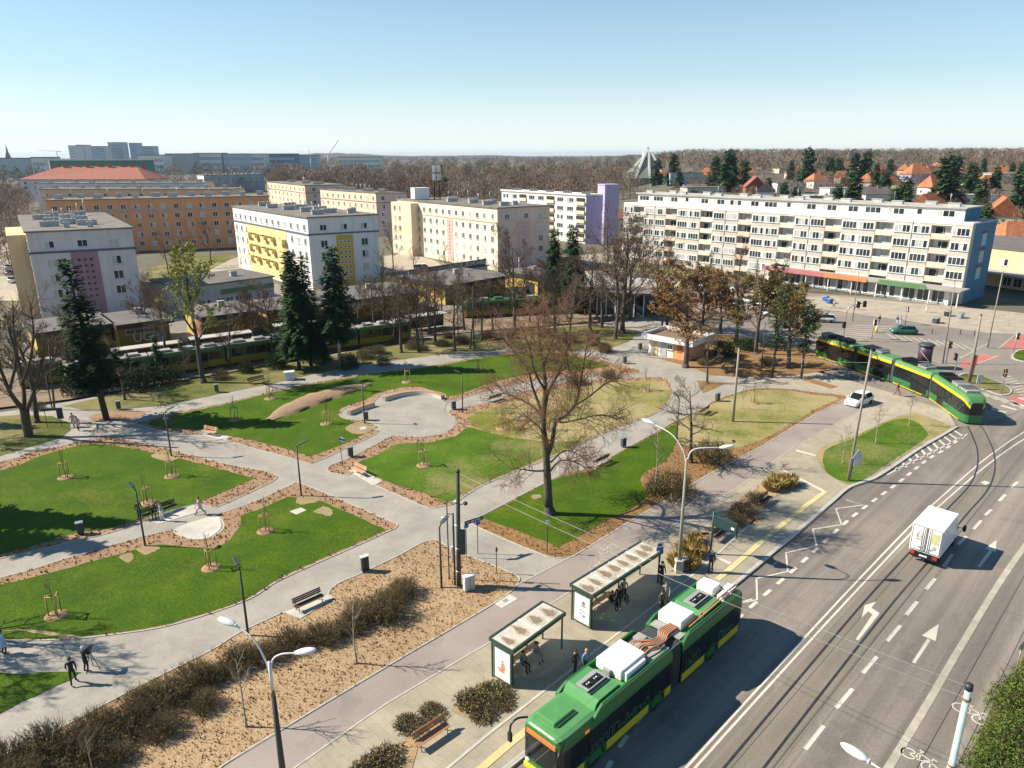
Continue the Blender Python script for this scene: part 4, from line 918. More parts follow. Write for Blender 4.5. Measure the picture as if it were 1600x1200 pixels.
def rvec(r): return Vector((r.gauss(0, 1), r.gauss(0, 1), r.gauss(0, 1))).normalized()
def side(r, d, ang):
    p = d.cross(rvec(r))
    if p.length < 1e-3: p = d.orthogonal()
    return (d*math.cos(ang)+p.normalized()*math.sin(ang)).normalized()
def baretree(r, Ht, r0, spec, tr=None, cr=None, lean=(0, 0), up=.12, wig=.16, tmin=.3, leafm=None, leafn=0, leafs=.2, twigr=.016, droop=0.0, tfrac=.85, fork=1.0):
    """spec: per level (children, length share, angle, segments, sides); levels 0-1 go to the trunk mesh, finer ones to the crown"""
    tr = tr or MB(); cr = cr or MB(); lf = MB() if leafm else None; tips = []
    def grow(p, d, L, rad, lv, rend):
        ns, sd = spec[lv][3], spec[lv][4]; pts = [p]; rr = [rad]; dirs = [d]
        for i in range(ns):
            w = wig*(1 if lv else .35)
            d = (d+rvec(r)*w+Vector((0, 0, up if lv else .03))-Vector((0, 0, droop*(i/ns) if lv >= 2 else 0))).normalized()
            p = p+d*(L/ns); pts.append(p); dirs.append(d); rr.append(rad+(rend-rad)*((i+1)/ns)**(.8 if lv else 1.1))
        (tr if lv <= 1 else cr).tube(pts, rr, sd, caps=(lv == 0))
        if lv+1 < len(spec):
            n = spec[lv][0]
            for k in range(n):
                t = tmin+(1-tmin)*(k+r.random()*.8)/n if lv == 0 else .18+.82*(k+r.random())/n
                t = min(t, .999); i = min(int(t*ns), ns-1); f = t*ns-i; q = pts[i].lerp(pts[i+1], f); rq = rr[i]+(rr[i+1]-rr[i])*f
                nd = side(r, dirs[i+1], math.radians(spec[lv][2]*r.uniform(.7, 1.3)*(1.25-.5*t if lv == 0 else 1)))
                if nd.z < -.3: nd.z *= -.3; nd.normalize()
                ln = L*spec[lv][1]*r.uniform(.7, 1.15)*(1.15-.55*t)
                r1 = min(rq*.75, max(twigr, ln*.022 if lv else ln*.026)); grow(q, nd, ln, r1, lv+1, max(twigr*.6, r1*.3))
        if lv >= len(spec)-2 and lf:
            for _ in range(leafn):
                q = pts[-1].lerp(pts[0], r.random()*.8)+rvec(r)*leafs; a = rvec(r)*leafs*r.uniform(.6, 1.3); b = a.cross(rvec(r)).normalized()*leafs*.7
                lf.add([q, q+a+b*.5, q+a*2, q+a-b], [(0, 1, 2, 3)])
    grow(Vector((0, 0, -.15)), Vector((lean[0], lean[1], 1)).normalized(), Ht*tfrac, r0, 0, max(twigr, r0*.12))
    # root flare
    tr.tube([(0, 0, -.2), (0, 0, .15), (0, 0, .55)], [r0*1.6, r0*1.25, r0*.9], 9)
    return tr, cr, lf
def treeobj(name, label, cat, group, tr, cr, lf, mt='bark', mc='twig', ml=None):
    t = thing(name, label, cat, (0, 0, 0), 0, group); tr.build('trunk', M[mt], t); c = cr.build('crown', M[mc], t)
    if lf and lf.f: lf.build('foliage', M[ml], t)
    return t
def hgt(b, ty, z=0.0):
    g_ = G(b[0], b[1], z); d = G(b[0], ty, H-1)-Vector((0, 0, H)); return H+d.z*(g_.y/d.y)-z
def conifer(r, Ht, rad, dens=1.0, bare=.12, needle='needle', clump=.5, droopy=.25):
    tr = MB(); cr = MB(); tr.tube([(0, 0, -.2), (0, 0, Ht*.5), (.1, 0, Ht*.98)], [Ht*.017, Ht*.011, .03], 7)
    z = Ht*bare; lv = 0
    while z < Ht*.985:
        f = (z-Ht*bare)/(Ht*(1-bare)); R_ = rad*(1-f)**.8*r.uniform(.55, 1.22)+.15
        if f < .12: R_ *= .75
        nb = max(4, int((7-3*f)*dens)); a0 = r.random()*6
        for k in range(nb):
            if r.random() < .12: continue
            a = a0+k*2*math.pi/nb+r.uniform(-.3, .3); L = R_*r.uniform(.5, 1.2); dz = -droopy*L+r.uniform(-.2, .2)
            e = Vector((math.cos(a)*L, math.sin(a)*L, z+dz)); s = Vector((0, 0, z))
            tr.tube([s, e], [.04, .012], 3, caps=False)
            n = max(3, int(L*5.5*dens))
            for i in range(n):
                t = .12+.88*(i+r.random())/n; p = s.lerp(e, t); ss = clump*(1.1-.55*t)*r.uniform(.7, 1.3)
                for _ in range(2):
                    p2 = p+rvec(r)*ss*.5; u = Vector((math.cos(a+r.uniform(-1.1, 1.1)), math.sin(a+r.uniform(-1.1, 1.1)), r.uniform(-.55, .15)))*ss; v = u.cross(Vector((r.uniform(-.4, .4), r.uniform(-.4, .4), 1))).normalized()*ss*.45
                    cr.add([p2-v, p2+u*.6-v*.7, p2+u*1.1, p2+u*.6+v*.8], [(0, 1, 2, 3)])
        z += Ht*.026*r.uniform(.7, 1.3)/max(.7, dens)
        lv += 1
    for _ in range(8):
        p = Vector((0, 0, Ht*.97)); u = Vector((r.uniform(-.3, .3), r.uniform(-.3, .3), .6))*clump; cr.add([p-Vector((.1, 0, 0)), p+u, p+Vector((.1, 0, .1))], [(0, 1, 2)])
    return tr, cr
def bush(r, rx, ry, hz, nst=90, leaves=500, ls=.14, m1='twig', m2='shrub_olive', tw=.012, spread=1.0):
    st = MB(); lf = MB()
    for _ in range(nst):
        a = r.random()*6.283; k = math.sqrt(r.random()); b0 = Vector((math.cos(a)*rx*.55*k, math.sin(a)*ry*.55*k, 0)); e = Vector((math.cos(a)*rx*k*r.uniform(.8, 1.15), math.sin(a)*ry*k*r.uniform(.8, 1.15), hz*math.sqrt(max(.05, 1-.75*k*k))*r.uniform(.7, 1.15)))
        m_ = b0.lerp(e, .5)+rvec(r)*.12; st.tube([b0, m_, e], [tw*1.6, tw*1.2, tw*.5], 3, caps=False)
        for q in range(4):
            s0 = m_.lerp(e, r.random()); st.tube([s0, s0+(e-b0)*.25+rvec(r)*hz*.22], [tw, tw*.4], 3, caps=False)
    for _ in range(leaves):
        a = r.random()*6.283; k = r.random()**.4; u = r.uniform(.05, 1); p = Vector((math.cos(a)*rx*k*math.sqrt(1-.7*u*u), math.sin(a)*ry*k*math.sqrt(1-.7*u*u), hz*u*(.75+.3*r.random())))
        d = rvec(r)*ls*r.uniform(.6, 1.4); e = d.cross(rvec(r)).normalized()*ls*.5; lf.add([p, p+d+e, p+d*1.8, p+d-e], [(0, 1, 2, 3)])
    return st, lf
def bushobj(name, label, group, st, lf, m1, m2, cat='shrub'):
    t = thing(name, label, cat, (0, 0, 0), 0, group); st.build('stems', M[m1], t); lf.build('foliage', M[m2], t); return t

# --- the big bare tree of the foreground lawn
r = random.Random(21)
tr, cr, _ = MB(), MB(), None
def bigtree():
    B0 = G(859, 803); D0 = B0.y
    def q(x, y, dy=0.0): v = PX(x, y, D0+dy); return v-Vector((B0.x, B0.y, 0))
    tr = MB(); cr = MB(); r = random.Random(5)
    tr.tube([(0, 0, -.2), (0, 0, .1), q(858, 792), q(857, 775)], [.72, .56, .36, .31], 10)
    limbs = [([q(857, 790), q(855, 740), q(853, 700), q(849, 662), q(852, 600, .5), q(846, 560, 1.2), q(842, 520, 1.8), q(838, 485, 2)], .52),
             ([q(855, 712), q(863, 690), q(868, 660, -.8), q(885, 648, -1.6), q(900, 630, -2.2), q(906, 605, -2.4), q(912, 570, -2.2), q(918, 530, -2)], .30),
             ([q(850, 662, 0), q(845, 640, .4), q(832, 605, .8), q(825, 580, 1.4), q(800, 545, 2.2), q(778, 520, 2.6)], .22),
             ([q(851, 640, .2), q(858, 610, .9), q(872, 585, 1.8), q(882, 560, 2.6), q(890, 530, 3)], .2),
             ([q(849, 662, .3), q(838, 640, 1.8), q(815, 625, 3.0), q(790, 615, 3.6), q(770, 618, 3.8)], .16),
             ([q(853, 735), q(835, 736, -.4), q(815, 733, -1), q(797, 732, -1.4)], .15),
             ([q(860, 735, -.2), q(872, 722, -1.2), q(885, 719, -2), q(905, 725, -2.8), q(925, 742, -3)], .15),
             ([q(861, 722, .2), q(880, 705, 1.4), q(900, 708, 2.4), q(920, 722, 3)], .13),
             ([q(866, 655, -.8), q(880, 660, -1.6), q(905, 655, -2.6), q(940, 648, -3.2), q(965, 655, -3.4)], .15),
             ([q(897, 634, -2.2), q(920, 620, -3), q(945, 600, -3.4), q(965, 595, -3.5)], .13),
             ([q(852, 610, .4), q(835, 580, -.8), q(828, 545, -1.6), q(815, 515, -2)], .16),
             ([q(856, 690, .2), q(846, 672, -.8), q(835, 660, -1.5), q(820, 650, -2.2), q(800, 655, -2.8)], .12),
             ([q(848, 575, 1), q(860, 545, 1.6), q(866, 515, 1.8), q(870, 490, 1.6)], .14),
             ([q(905, 608, -2.4), q(890, 580, -3), q(885, 550, -3.2)], .12)]
    def twigs(pts, r0, lv):
        L = sum((b-a).length for a, b in zip(pts, pts[1:])); n = {0: 14, 1: 8, 2: 5, 3: 0}[lv]
        if lv == 0: n = max(11, int(L*3.1))
        for k in range(n):
            t = (.28 if lv == 0 else .15)+(.72 if lv == 0 else .85)*(k+r.random())/n; i = min(int(t*(len(pts)-1)), len(pts)-2); f = t*(len(pts)-1)-i
            p = pts[i].lerp(pts[i+1], f); d = (pts[i+1]-pts[i]).normalized(); nd = side(r, d, math.radians(r.uniform(35, 70)))
            ln = {0: r.uniform(1.6, 3.4), 1: r.uniform(.7, 1.5), 2: r.uniform(.35, .8)}[lv]*(1.1-.35*t); rad = {0: .034, 1: .017, 2: .010}[lv]
            qs = [p]; ns = 4 if lv == 0 else 3
            for _ in range(ns):
                nd = (nd+rvec(r)*.22+Vector((0, 0, .10 if lv == 0 else 0))).normalized(); qs.append(qs[-1]+nd*ln/ns)
            cr.tube(qs, [rad*(1-.75*j/ns) for j in range(ns+1)], 4 if lv == 0 else 3, caps=False); twigs(qs, rad, lv+1)
    for pts, r0 in limbs:
        c = curve(pts, 3); n = len(c); r0 *= .72; tr.tube(c, [max(.03, r0*(1-.86*(j/(n-1))**.85)) for j in range(n)], 8); twigs(c, r0, 0)
    t = thing('bare_tree', 'big bare tree with spreading reddish twigs standing alone on the lawn beside the cycle path', 'tree', B0)
    tr.build('trunk', M['bark'], t); cr.build('crown', M['twig_red'], t)
bigtree()

# --- bare park trees: three crowns, each copied with its own label
def variant(seed, Ht, r0, spec, mt='bark', mc='twig', group=None, name='bare_tree', cat='tree', ml=None, **k):
    tr, cr, lf = baretree(random.Random(seed), Ht, r0, spec, **k); return treeobj(name, None, cat, group, tr, cr, lf, mt, mc, ml)
SP = [(11, .44, 48, 9, 8), (8, .5, 45, 5, 5), (6, .55, 42, 3, 3), (4, .6, 40, 2, 3), (0, 0, 0, 2, 3)]
V1 = variant(1, 14, .24, SP, tmin=.38, twigr=.026); V2 = variant(2, 14, .22, SP, tmin=.32, twigr=.026, up=.2); V3 = variant(3, 14, .2, [(11, .3, 55, 10, 7), (6, .5, 45, 4, 4), (5, .5, 42, 3, 3), (3, .6, 40, 2, 3), (0, 0, 0, 1, 3)], tmin=.35, twigr=.024)
GB = 'bare trees of the park belt'
for v, b, ty, lab in ((V1, (627, 551), 440, 'slim bare lime behind the upper path, leftmost of the row right of the spruces'), (V2, (655, 551), 430, 'bare lime with dark trunk behind the upper path, second in its row'), (V3, (661, 543), 455, 'thin bare tree close behind the second lime of the row'),
                      (V1, (681, 538), 425, 'bare lime beside the round bush, third in the row by the trams'), (V3, (711, 548), 432, 'bare lime nearest the upper path in the lime row'), (V3, (752, 532), 430, 'slender bare tree in front of the dark green tram'),
                      (V2, (804, 522), 365, 'tall bare tree in front of the ivory block gable'), (V3, (828, 502), 420, 'thin bare tree just right of the tall one before the ivory gable'), (V1, (922, 516), 388, 'bare tree left of the pair by the tram loop'), (V3, (941, 512), 392, 'slim bare tree by the loop rails, beside the glazed hall'),
                      (V2, (961, 530), 372, 'dark bare tree on the grass tip, front one of the pair by the kiosk path'), (V1, (973, 521), 335, 'tallest bare tree by the tram loop, rear one of the pair'), (V3, (1034, 512), 420, 'bare slim tree behind the kiosk roof'),
                      (V2, (58, 660), 470, 'bare tree behind the forked one at the left edge'), (V3, (195, 625), 520, 'thin bare tree in the grass left of the evergreen bushes'), (V3, (1105, 600), 500, 'very thin bare tree on the leaf covered corner by the kiosk'), (V1, (602, 535), 425, 'bare tree left of the first lime, before the tram'), (V2, (640, 525), 420, 'bare tree behind the first lime, near the pavilion front'), (V1, (670, 522), 415, 'bare tree behind the third lime by the rails'), (V2, (725, 515), 418, 'bare tree at the loop left of the dark green tram'), (V1, (850, 505), 405, 'bare tree left of the conifer pair at the loop'), (V2, (985, 500), 365, 'big bare tree right of the tallest one by the loop'), (V1, (1025, 490), 385, 'bare tree behind the kiosk, near the glazed hall end'), (V3, (140, 605), 500, 'slim bare tree in front of the far left tram, before the pink block'), (V1, (262, 570), 455, 'bare tree in front of the tram left of the budding tree'), (V2, (425, 562), 440, 'bare tree just left of the dense left spruce, close to the tram'), (V1, (400, 560), 450, 'bare tree left of the dense left spruce'), (V2, (228, 530), 430, 'bare tree between the first two pavilions at left'), (V3, (360, 575), 470, 'slim bare tree between budding tree and left spruce'), (V1, (585, 520), 430, 'bare tree in front of the yellow pavilion right of the spruces'), (V3, (560, 515), 440, 'slim bare tree just right of the spruce with pale trunk'), (V2, (690, 492), 425, 'bare tree at the left end of the long brown roofed pavilion'), (V3, (770, 515), 430, 'thin bare tree in front of the middle of the loop tram'), (V2, (868, 520), 410, 'bare tree on the grass below the conifer pair'), (V1, (890, 548), 430, 'bare tree at the path bend above the dry lawn'), (V3, (1010, 470), 390, 'thin bare tree behind the glazed hall'), (V2, (130, 612), 480, 'bare tree between the notice board and the ivy clad tree'), (V3, (615, 538), 460, 'thin bare tree left of the lime row behind the olive bush'), (V3, (735, 545), 455, 'thin bare tree at the right end of the lime row'), (V3, (290, 625-30), 540, 'small bare tree behind the bin on the upper path')):
    h = hgt(b, ty); o = inst(v, G(*b), r.random()*6, h/14*1.03, lab, GB); k = h/14*1.03; o.scale = (k*1.3, k*1.3, k)
# forked tree on the left edge
b = (45, 682); B0 = G(*b); tr = MB(); cr = MB()
def qq(x, y, dy=0.0): return PX(x, y, B0.y+dy)-Vector((B0.x, B0.y, 0))
rr = random.Random(9)
for pts, r0 in (([qq(46, 684), qq(41, 660), qq(38, 640)], .45), ([qq(38, 642), qq(20, 620, -.5), qq(8, 595, -1), qq(-2, 560, -1), qq(0, 500, -1)], .28), ([qq(38, 642), qq(37, 610, .5), qq(30, 570, 1), qq(22, 520, 1.5), qq(20, 470, 2)], .25), ([qq(40, 645), qq(52, 615, .3), qq(60, 590, .6), qq(66, 560, 1), qq(70, 520, 1)], .25), ([qq(34, 600, .5), qq(48, 560, 0), qq(52, 510, -.4), qq(45, 470, -.6)], .18), ([qq(15, 610, -.6), qq(25, 560, -1.6), qq(12, 510, -2)], .15)):
    c = curve(pts, 3); n = len(c); tr.tube(c, [r0*(1-.8*j/(n-1)) if len(pts) > 3 else r0 for j in range(n)], 8)
    if len(pts) > 3:
        for k in range(16):
            t = .3+.7*k/16; p = c[int(t*(n-1))]; t2, c2, _ = baretree(rr, rr.uniform(2, 4), .05, [(6, .5, 45, 4, 4), (4, .55, 42, 3, 3), (0, 0, 0, 2, 3)], tmin=.1, lean=(rr.uniform(-1.2, 1.2), rr.uniform(-1.2, 1.2)), twigr=.016)
            for src in (t2, c2): cr.add([Vector(v)+p for v in src.v], src.f, 0, True)
t = thing('bare_tree', 'dark bare tree forking low into four limbs at the left edge of the park', 'tree', B0); tr.build('trunk', M['bark'], t); cr.build('crown', M['twig'], t)
# drooping pollard on the dry lawn
tr, cr, _ = baretree(random.Random(33), 9.5, .2, [(16, .40, 78, 9, 8), (8, .5, 55, 6, 5), (6, .5, 45, 3, 3), (0, 0, 0, 2, 3)], tmin=.28, up=.04, wig=.2, droop=.25, twigr=.018)
t = treeobj('bare_tree', 'gnarled bare tree with drooping boughs on the dry lawn beside the tall lamp', 'tree', None, tr, cr, None); t.location = G(1079, 723); s = hgt((1079, 723), 575)/9.5; t.scale = (s, s, s)
# brown leaved oaks by the kiosk
SO = [(12, .56, 58, 8, 8), (8, .5, 48, 5, 5), (6, .55, 45, 3, 3), (0, 0, 0, 2, 3)]
O1 = variant(41, 12, .26, SO, tmin=.3, ml='brownleaf', leafm=1, leafn=11, leafs=.12, name='brown_leaved_oak'); O2 = variant(42, 12, .24, SO, tmin=.35, ml='ochreleaf', leafm=1, leafn=11, leafs=.12, name='brown_leaved_oak')
GO = 'oaks keeping their dead leaves'
for v, b, ty, lab in ((O1, (1071, 574), 425, 'oak full of brown dead leaves standing right in front of the kiosk'), (O1, (1042, 512), 432, 'brown leaved oak behind the kiosk, left of the parked cars'), (O2, (1181, 553), 428, 'oak with ochre leaves and a pale trunk by the dark clipped shrubs'), (O1, (1125, 520), 430, 'brown leaved oak in front of the car park, middle of the group'), (O1, (1150, 535), 438, 'brown leaved oak between kiosk and car park, right of the middle one'), (O2, (1212, 548), 442, 'ochre leaved oak right of the pale trunked one by the leaf litter'), (O1, (1095, 535), 432, 'brown leaved oak left of the dark clipped shrubs'), (O2, (1232, 575), 455, 'ochre leaved oak beside the rear end of the modern tram')):
    k = hgt(b, ty)/12; o = inst(v, G(*b), r.random()*6, k, lab, GO); o.scale = (k*1.4, k*1.4, k)
# yellow green tree before the orange block
tr, cr, lf = baretree(random.Random(51), 15, .3, [(9, .42, 40, 9, 8), (8, .5, 45, 5, 5), (6, .55, 42, 3, 3), (0, 0, 0, 2, 3)], tmin=.36, leafm=1, leafn=5, leafs=.15, lean=(-.08, 0), up=.12)
t = treeobj('budding_tree', 'pale forked tree with fresh yellow green leaves before the orange block', 'tree', None, tr, cr, lf, 'bark', 'bark_pale', 'springleaf'); t.location = G(318, 598); s = hgt((318, 598), 385)/14.5; t.scale = (s, s, s)
# spruces and pines
S1 = treeobj('spruce', None, 'conifer', 'spruces of the park', *conifer(random.Random(61), 15, 2.7, 1.5, .14, clump=.66), None, 'bark_dark', 'needle'); S2 = treeobj('spruce', None, 'conifer', 'spruces of the park', *conifer(random.Random(62), 15, 2.5, 1.15, .18, clump=.62), None, 'bark_dark', 'needle2'); S3 = treeobj('spruce', None, 'conifer', 'spruces of the park', *conifer(random.Random(63), 15, 2.9, 1.35, .28, clump=.68), None, 'bark_pale', 'needle')
for v, b, ty, lab in ((S1, (468, 577), 390, 'tall dense dark spruce, left one of the three in front of the white block'), (S2, (486, 572), 392, 'slim thin spruce between the two dense ones before the white block'), (S3, (532, 576), 383, 'tall dark spruce with pale trunk, right one of the three'), (S2, (507, 571), 492, 'small dark spruce under the tall ones by the upper path'),
                      (S3, (865, 487), 357, 'dark spruce left of the pair behind the tram loop'), (S3, (893, 497), 352, 'dark spruce right of the pair behind the tram loop'), (S2, (250, 588), 520, 'narrow young spruce among the evergreen bushes'), (S2, (288, 580), 525, 'short young spruce beside the yellow green tree')):
    h = hgt(b, ty); inst(v, G(*b), r.random()*6, h/15, lab)
tr, cr = conifer(random.Random(66), 16, 2.5, 1.25, .22, clump=.6, droopy=.05)
t = treeobj('ivy_clad_tree', 'dark ivy clad tree with leaning trunk beside the mulch patch and bin', 'tree', None, tr, cr, None, 'bark_dark', 'ivy'); t.location = G(167, 656); s = hgt((167, 656), 400)/16; t.scale = (s*1.15, s*1.15, s); t.rotation_euler = (0, R(-4.5), 0)
PN = [treeobj('pine', None, 'conifer', 'pines by the modern tram', *conifer(random.Random(67), 13, 2.4, .8, .35, clump=.55, droopy=-.1), None, 'bark', 'pine')]
for b, ty, lab in (((1206, 590), 450, 'thin crowned pine with leaning trunk on the leaf litter by the path'), ((1252, 588), 470, 'narrow dark pine beside the rear of the modern tram'), ((1150, 540), 455, 'pine mixed into the brown oaks before the car park'), ((1107, 455), 390, 'dark pine in front of the long slab block'), ((1180, 448), 405, 'round topped dark evergreen before the slab block shops')):
    o = inst(PN[0], G(*b), r.random()*6, hgt(b, ty)/13, lab)
    if b[0] == 1206: o.rotation_euler = (0, R(6), 1)

# --- shrubs
E1 = bushobj('evergreen_bush', None, 'dark evergreen bushes', *bush(random.Random(71), 2, 2, 2.6, 50, 1500, .16), 'twig', 'evergreen')
for b, s, lab in (((225, 606), 1.15, 'big dark evergreen bush between the ivy clad tree and the spruces'), ((262, 598), .9, 'dark evergreen bush right of the biggest one on the tram side grass'), ((195, 600), .8, 'dark evergreen bush left of the biggest one by the trams'), ((1132, 556), .9, 'dark clipped evergreen shrub left of the ochre oak trunk'), ((1165, 548), .8, 'dark clipped evergreen shrub right behind the ochre oak'), ((545, 575), .8, 'dark evergreen bush by the bin under the spruces'), ((120, 615), .9, 'dark evergreen bush in front of the far left tram'), ((150, 612), 1.1, 'tall dark evergreen bush left of the ivy clad tree, before the tram'), ((385, 582), .6, 'low evergreen bush by the tram between budding tree and spruces'), ((432, 575), .8, 'dark evergreen bush at the foot of the left spruce'), ((500, 566), .9, 'dark evergreen bush between the spruce trunks')): inst(E1, G(*b), r.random()*6, s, lab)
B1 = bushobj('olive_bush', None, 'olive twiggy bushes', *bush(random.Random(72), 2, 1.8, 1.9, 130, 1100, .1), 'twig', 'shrub_olive')
for b, s, lab in (((572, 560), .85, 'low olive bush right of the spruces by the tram'), ((645, 545), .75, 'round olive bush beside the first lime of the row'), ((600, 570), .6, 'small olive bush behind the park bench on the upper path'), ((1048, 775), 1.15, 'big dark twiggy shrub on the lawn edge left of the tall lamp'), ((1112, 722), 1.1, 'big twiggy shrub by the cycle path right of the gnarled tree'), ((1025, 768), .6, 'small twiggy shrub on leaf litter beside the bigger one'), ((345, 592), .7, 'little round topped shrub tree near the white cabinet'), ((60, 640), .5, 'low bare shrub under the forked tree at left'), ((700, 528), .6, 'olive bush behind the lime row near the rails'), ((1440, 702), .01, 'x')):
    if s > .1: inst(B1, G(*b), r.random()*6, s, lab)
# shrub row along the path
SR = [bushobj('bare_shrub', None, 'twiggy shrubs along the shrub bed', *bush(random.Random(73+i), 1.4, 1.1, 1.15, 240, 420, .06, tw=.010), 'shrubtwig', m) for i, m in enumerate(('shrub_olive', 'shrub_brown', 'shrub_olive'))]
row = [((603, 960), 1.2, 0), ((565, 968), 1.0, 2), ((630, 930), .9, 0), ((545, 985), .9, 2), ((505, 1000), .85, 0), ((455, 1012), .9, 1), ((415, 1030), .95, 2), ((372, 1040), .9, 1), ((335, 1062), .95, 2), ((300, 1070), 1.0, 1), ((262, 1098), 1.05, 2), ((225, 1102), 1.0, 1), ((205, 1140), 1.1, 0), ((150, 1140), 1.1, 2), ((130, 1185), 1.15, 0), ((75, 1180), 1.2, 2), ((40, 1225), 1.2, 1), ((0, 1205), 1.2, 0), ((180, 1190), .9, 1), ((255, 1145), .8, 1), ((320, 1105), .7, 2)]
ords = ['nearest the utility cabinet', 'behind the bench on the path', 'closest to the black post with the white cap', 'right of the sapling behind the bench', 'just left of the bench sapling', 'behind the light coloured lamp arm', 'at the foot of the dark park lamp', 'left of the dark park lamp', 'middle of the row, touching the path edge', 'near the thin staked sapling', 'right behind the thin sapling, path side', 'opposite the cameraman', 'on the bed side below the cameraman', 'opposite the man in the dark suit', 'on the bed side near the bottom left', 'left part of the row by the path', 'in the bottom left corner, bed side', 'at the left edge of the picture', 'beside the forked bare sapling at the bottom', 'small one on the bed side below the lamp', 'small brown one left of the tall lamp pole']
for (b, s, i), od in zip(row, ords): inst(SR[i], G(*b), r.random()*6, s*r.uniform(.8, 1.12), 'bare shrub of the bed row, '+od)
# planting beds of the platform
for b, s, lab in (((690, 541), .9, 'bare shrub under the third lime of the row'), ((722, 536), 1.1, 'bare shrub right of the lime row by the rails'), ((765, 530), 1.2, 'bare shrub at the foot of the slender tree before the green tram'), ((800, 528), .9, 'bare shrub at the foot of the tall tree before the ivory gable'), ((850, 526), 1.2, 'bare shrub between the tall tree and the conifer pair'), ((885, 535), 1.3, 'reddish bare shrub below the conifer pair'), ((925, 538), 1.3, 'reddish bare shrub left of the dark tree on the grass tip'), ((945, 550), 1.1, 'bare shrub on the grass tip by the kiosk path'), ((900, 600), 1.0, 'bare shrub on the path edge behind the big tree'), ((950, 590), .9, 'bare shrub at the right tip of the upper lawn'), ((1200, 570), 1.0, 'bare shrub on the leaf litter by the leaning pine'), ((1100, 570), .8, 'bare shrub on the leaf litter right of the kiosk'), ((660, 548), .8, 'bare shrub between the limes'), ((590, 552), 1.0, 'bare shrub in front of the tram behind the spruces')): inst(SR[1], G(*b), r.random()*6, s, lab)
TG = bushobj('low_planting', None, 'low plantings of the platform beds', *bush(random.Random(81), 1.0, .85, .34, 150, 420, .07), 'twig', 'lowgreen')
for b, s, lab in (((735, 1098), 1.1, 'low green brown planting in the front of the square bed before the poster'), ((770, 1085), 1.2, 'low planting on the poster side of the square bed'), ((755, 1115), 1.0, 'low planting at the near corner of the square bed'), ((785, 1100), .8, 'low planting at the road corner of the square bed'), ((640, 1135), 1.0, 'low planting behind the wooden bench on the platform'), ((675, 1115), .9, 'low planting at the far end behind the wooden bench'), ((600, 1190), 1.2, 'low planting left of the wooden bench at the bottom edge'), ((580, 1205), 1.2, 'low planting cut by the bottom edge below the bench')): inst(TG, G(*b), r.random()*6, s, lab)
SB = B1
for b, s, lab in (((1160, 806), .62, 'low olive shrub behind the stop information board'), ((1150, 820), .5, 'small olive shrub nearest the information board bench'), ((1180, 785), .5, 'low olive shrub left of the far platform bench')): inst(SB, G(*b), r.random()*6, s, lab)
def grasstuft(seed, n=420, R_=.9, hh=1.0):
    rr = random.Random(seed); mb = MB()
    for _ in range(n):
        a = rr.random()*6.283; k = math.sqrt(rr.random())*R_*.5; p = Vector((math.cos(a)*k, math.sin(a)*k, 0)); l = hh*rr.uniform(.5, 1.1); o = Vector((math.cos(a), math.sin(a), 0))*R_*rr.uniform(.1, .6)+rvec(rr)*.1; wd = Vector((-math.sin(a), math.cos(a), 0))*.018
        m_ = p+o*.4+Vector((0, 0, l*.7)); e = p+o+Vector((0, 0, l)); mb.add([p-wd, p+wd, m_+wd, e, m_-wd], [(0, 1, 2, 3, 4)], 0 if rr.random() < .75 else 1)
    return mb
gt = grasstuft(91).build('ornamental_grass', [M['straw'], M['strawgreen']]); tag(gt, None, 'grass clump', 'dry ornamental grasses on the platform')
for b, s, lab in (((1060, 885), 1.1, 'straw coloured grass clump at the foot of the tall platform lamp'), ((1078, 888), 1.0, 'straw coloured grass clump nearest the man waiting by the kerb'), ((1072, 866), 1.1, 'tall straw grass clump in the middle of the lamp side bed'), ((1090, 868), .9, 'straw grass clump right in front of the information board bench'), ((1086, 848), .8, 'straw grass clump at the far end of the lamp side bed'), ((1215, 762), 1.25, 'big straw grass clump at the far end of the platform bed'), ((1232, 758), 1.1, 'straw grass clump on the road corner of the far bed'), ((1205, 766), 1.0, 'straw grass clump beside the far platform bench')): inst(gt, G(*b), r.random()*6, s, lab)
# corner hedge at lower right
HG = bushobj('hedge_bush', None, 'green hedge by the right hand roadside', *bush(random.Random(95), 2.2, 2.0, 2.0, 60, 4200, .085), 'twig', 'hedge')
for b, s, lab in (((1590, 1190), 1.0, 'green hedge bush in the bottom right corner'), ((1600, 1120), .95, 'green hedge bush at the right edge below the yellow diamond sign'), ((1640, 1080), .9, 'green hedge bush farthest up the right edge'), ((1560, 1230), .9, 'green hedge bush left of the corner one, cut by the bottom edge'), ((1660, 1180), 1.2, 'green hedge bush hidden mostly beyond the right edge')): inst(HG, G(*b, RZ), r.random()*6, s, lab)
mb = MB(); mb.sheet([tuple(p[:2]) for p in P([(1505, 1260), (1530, 1150), (1560, 1080), (1600, 1020), (1800, 900), (1800, 1260)], RZ)], RZ+.03); tag(mb.build('verge_grass', M['oldgrass']), kind='stuff')
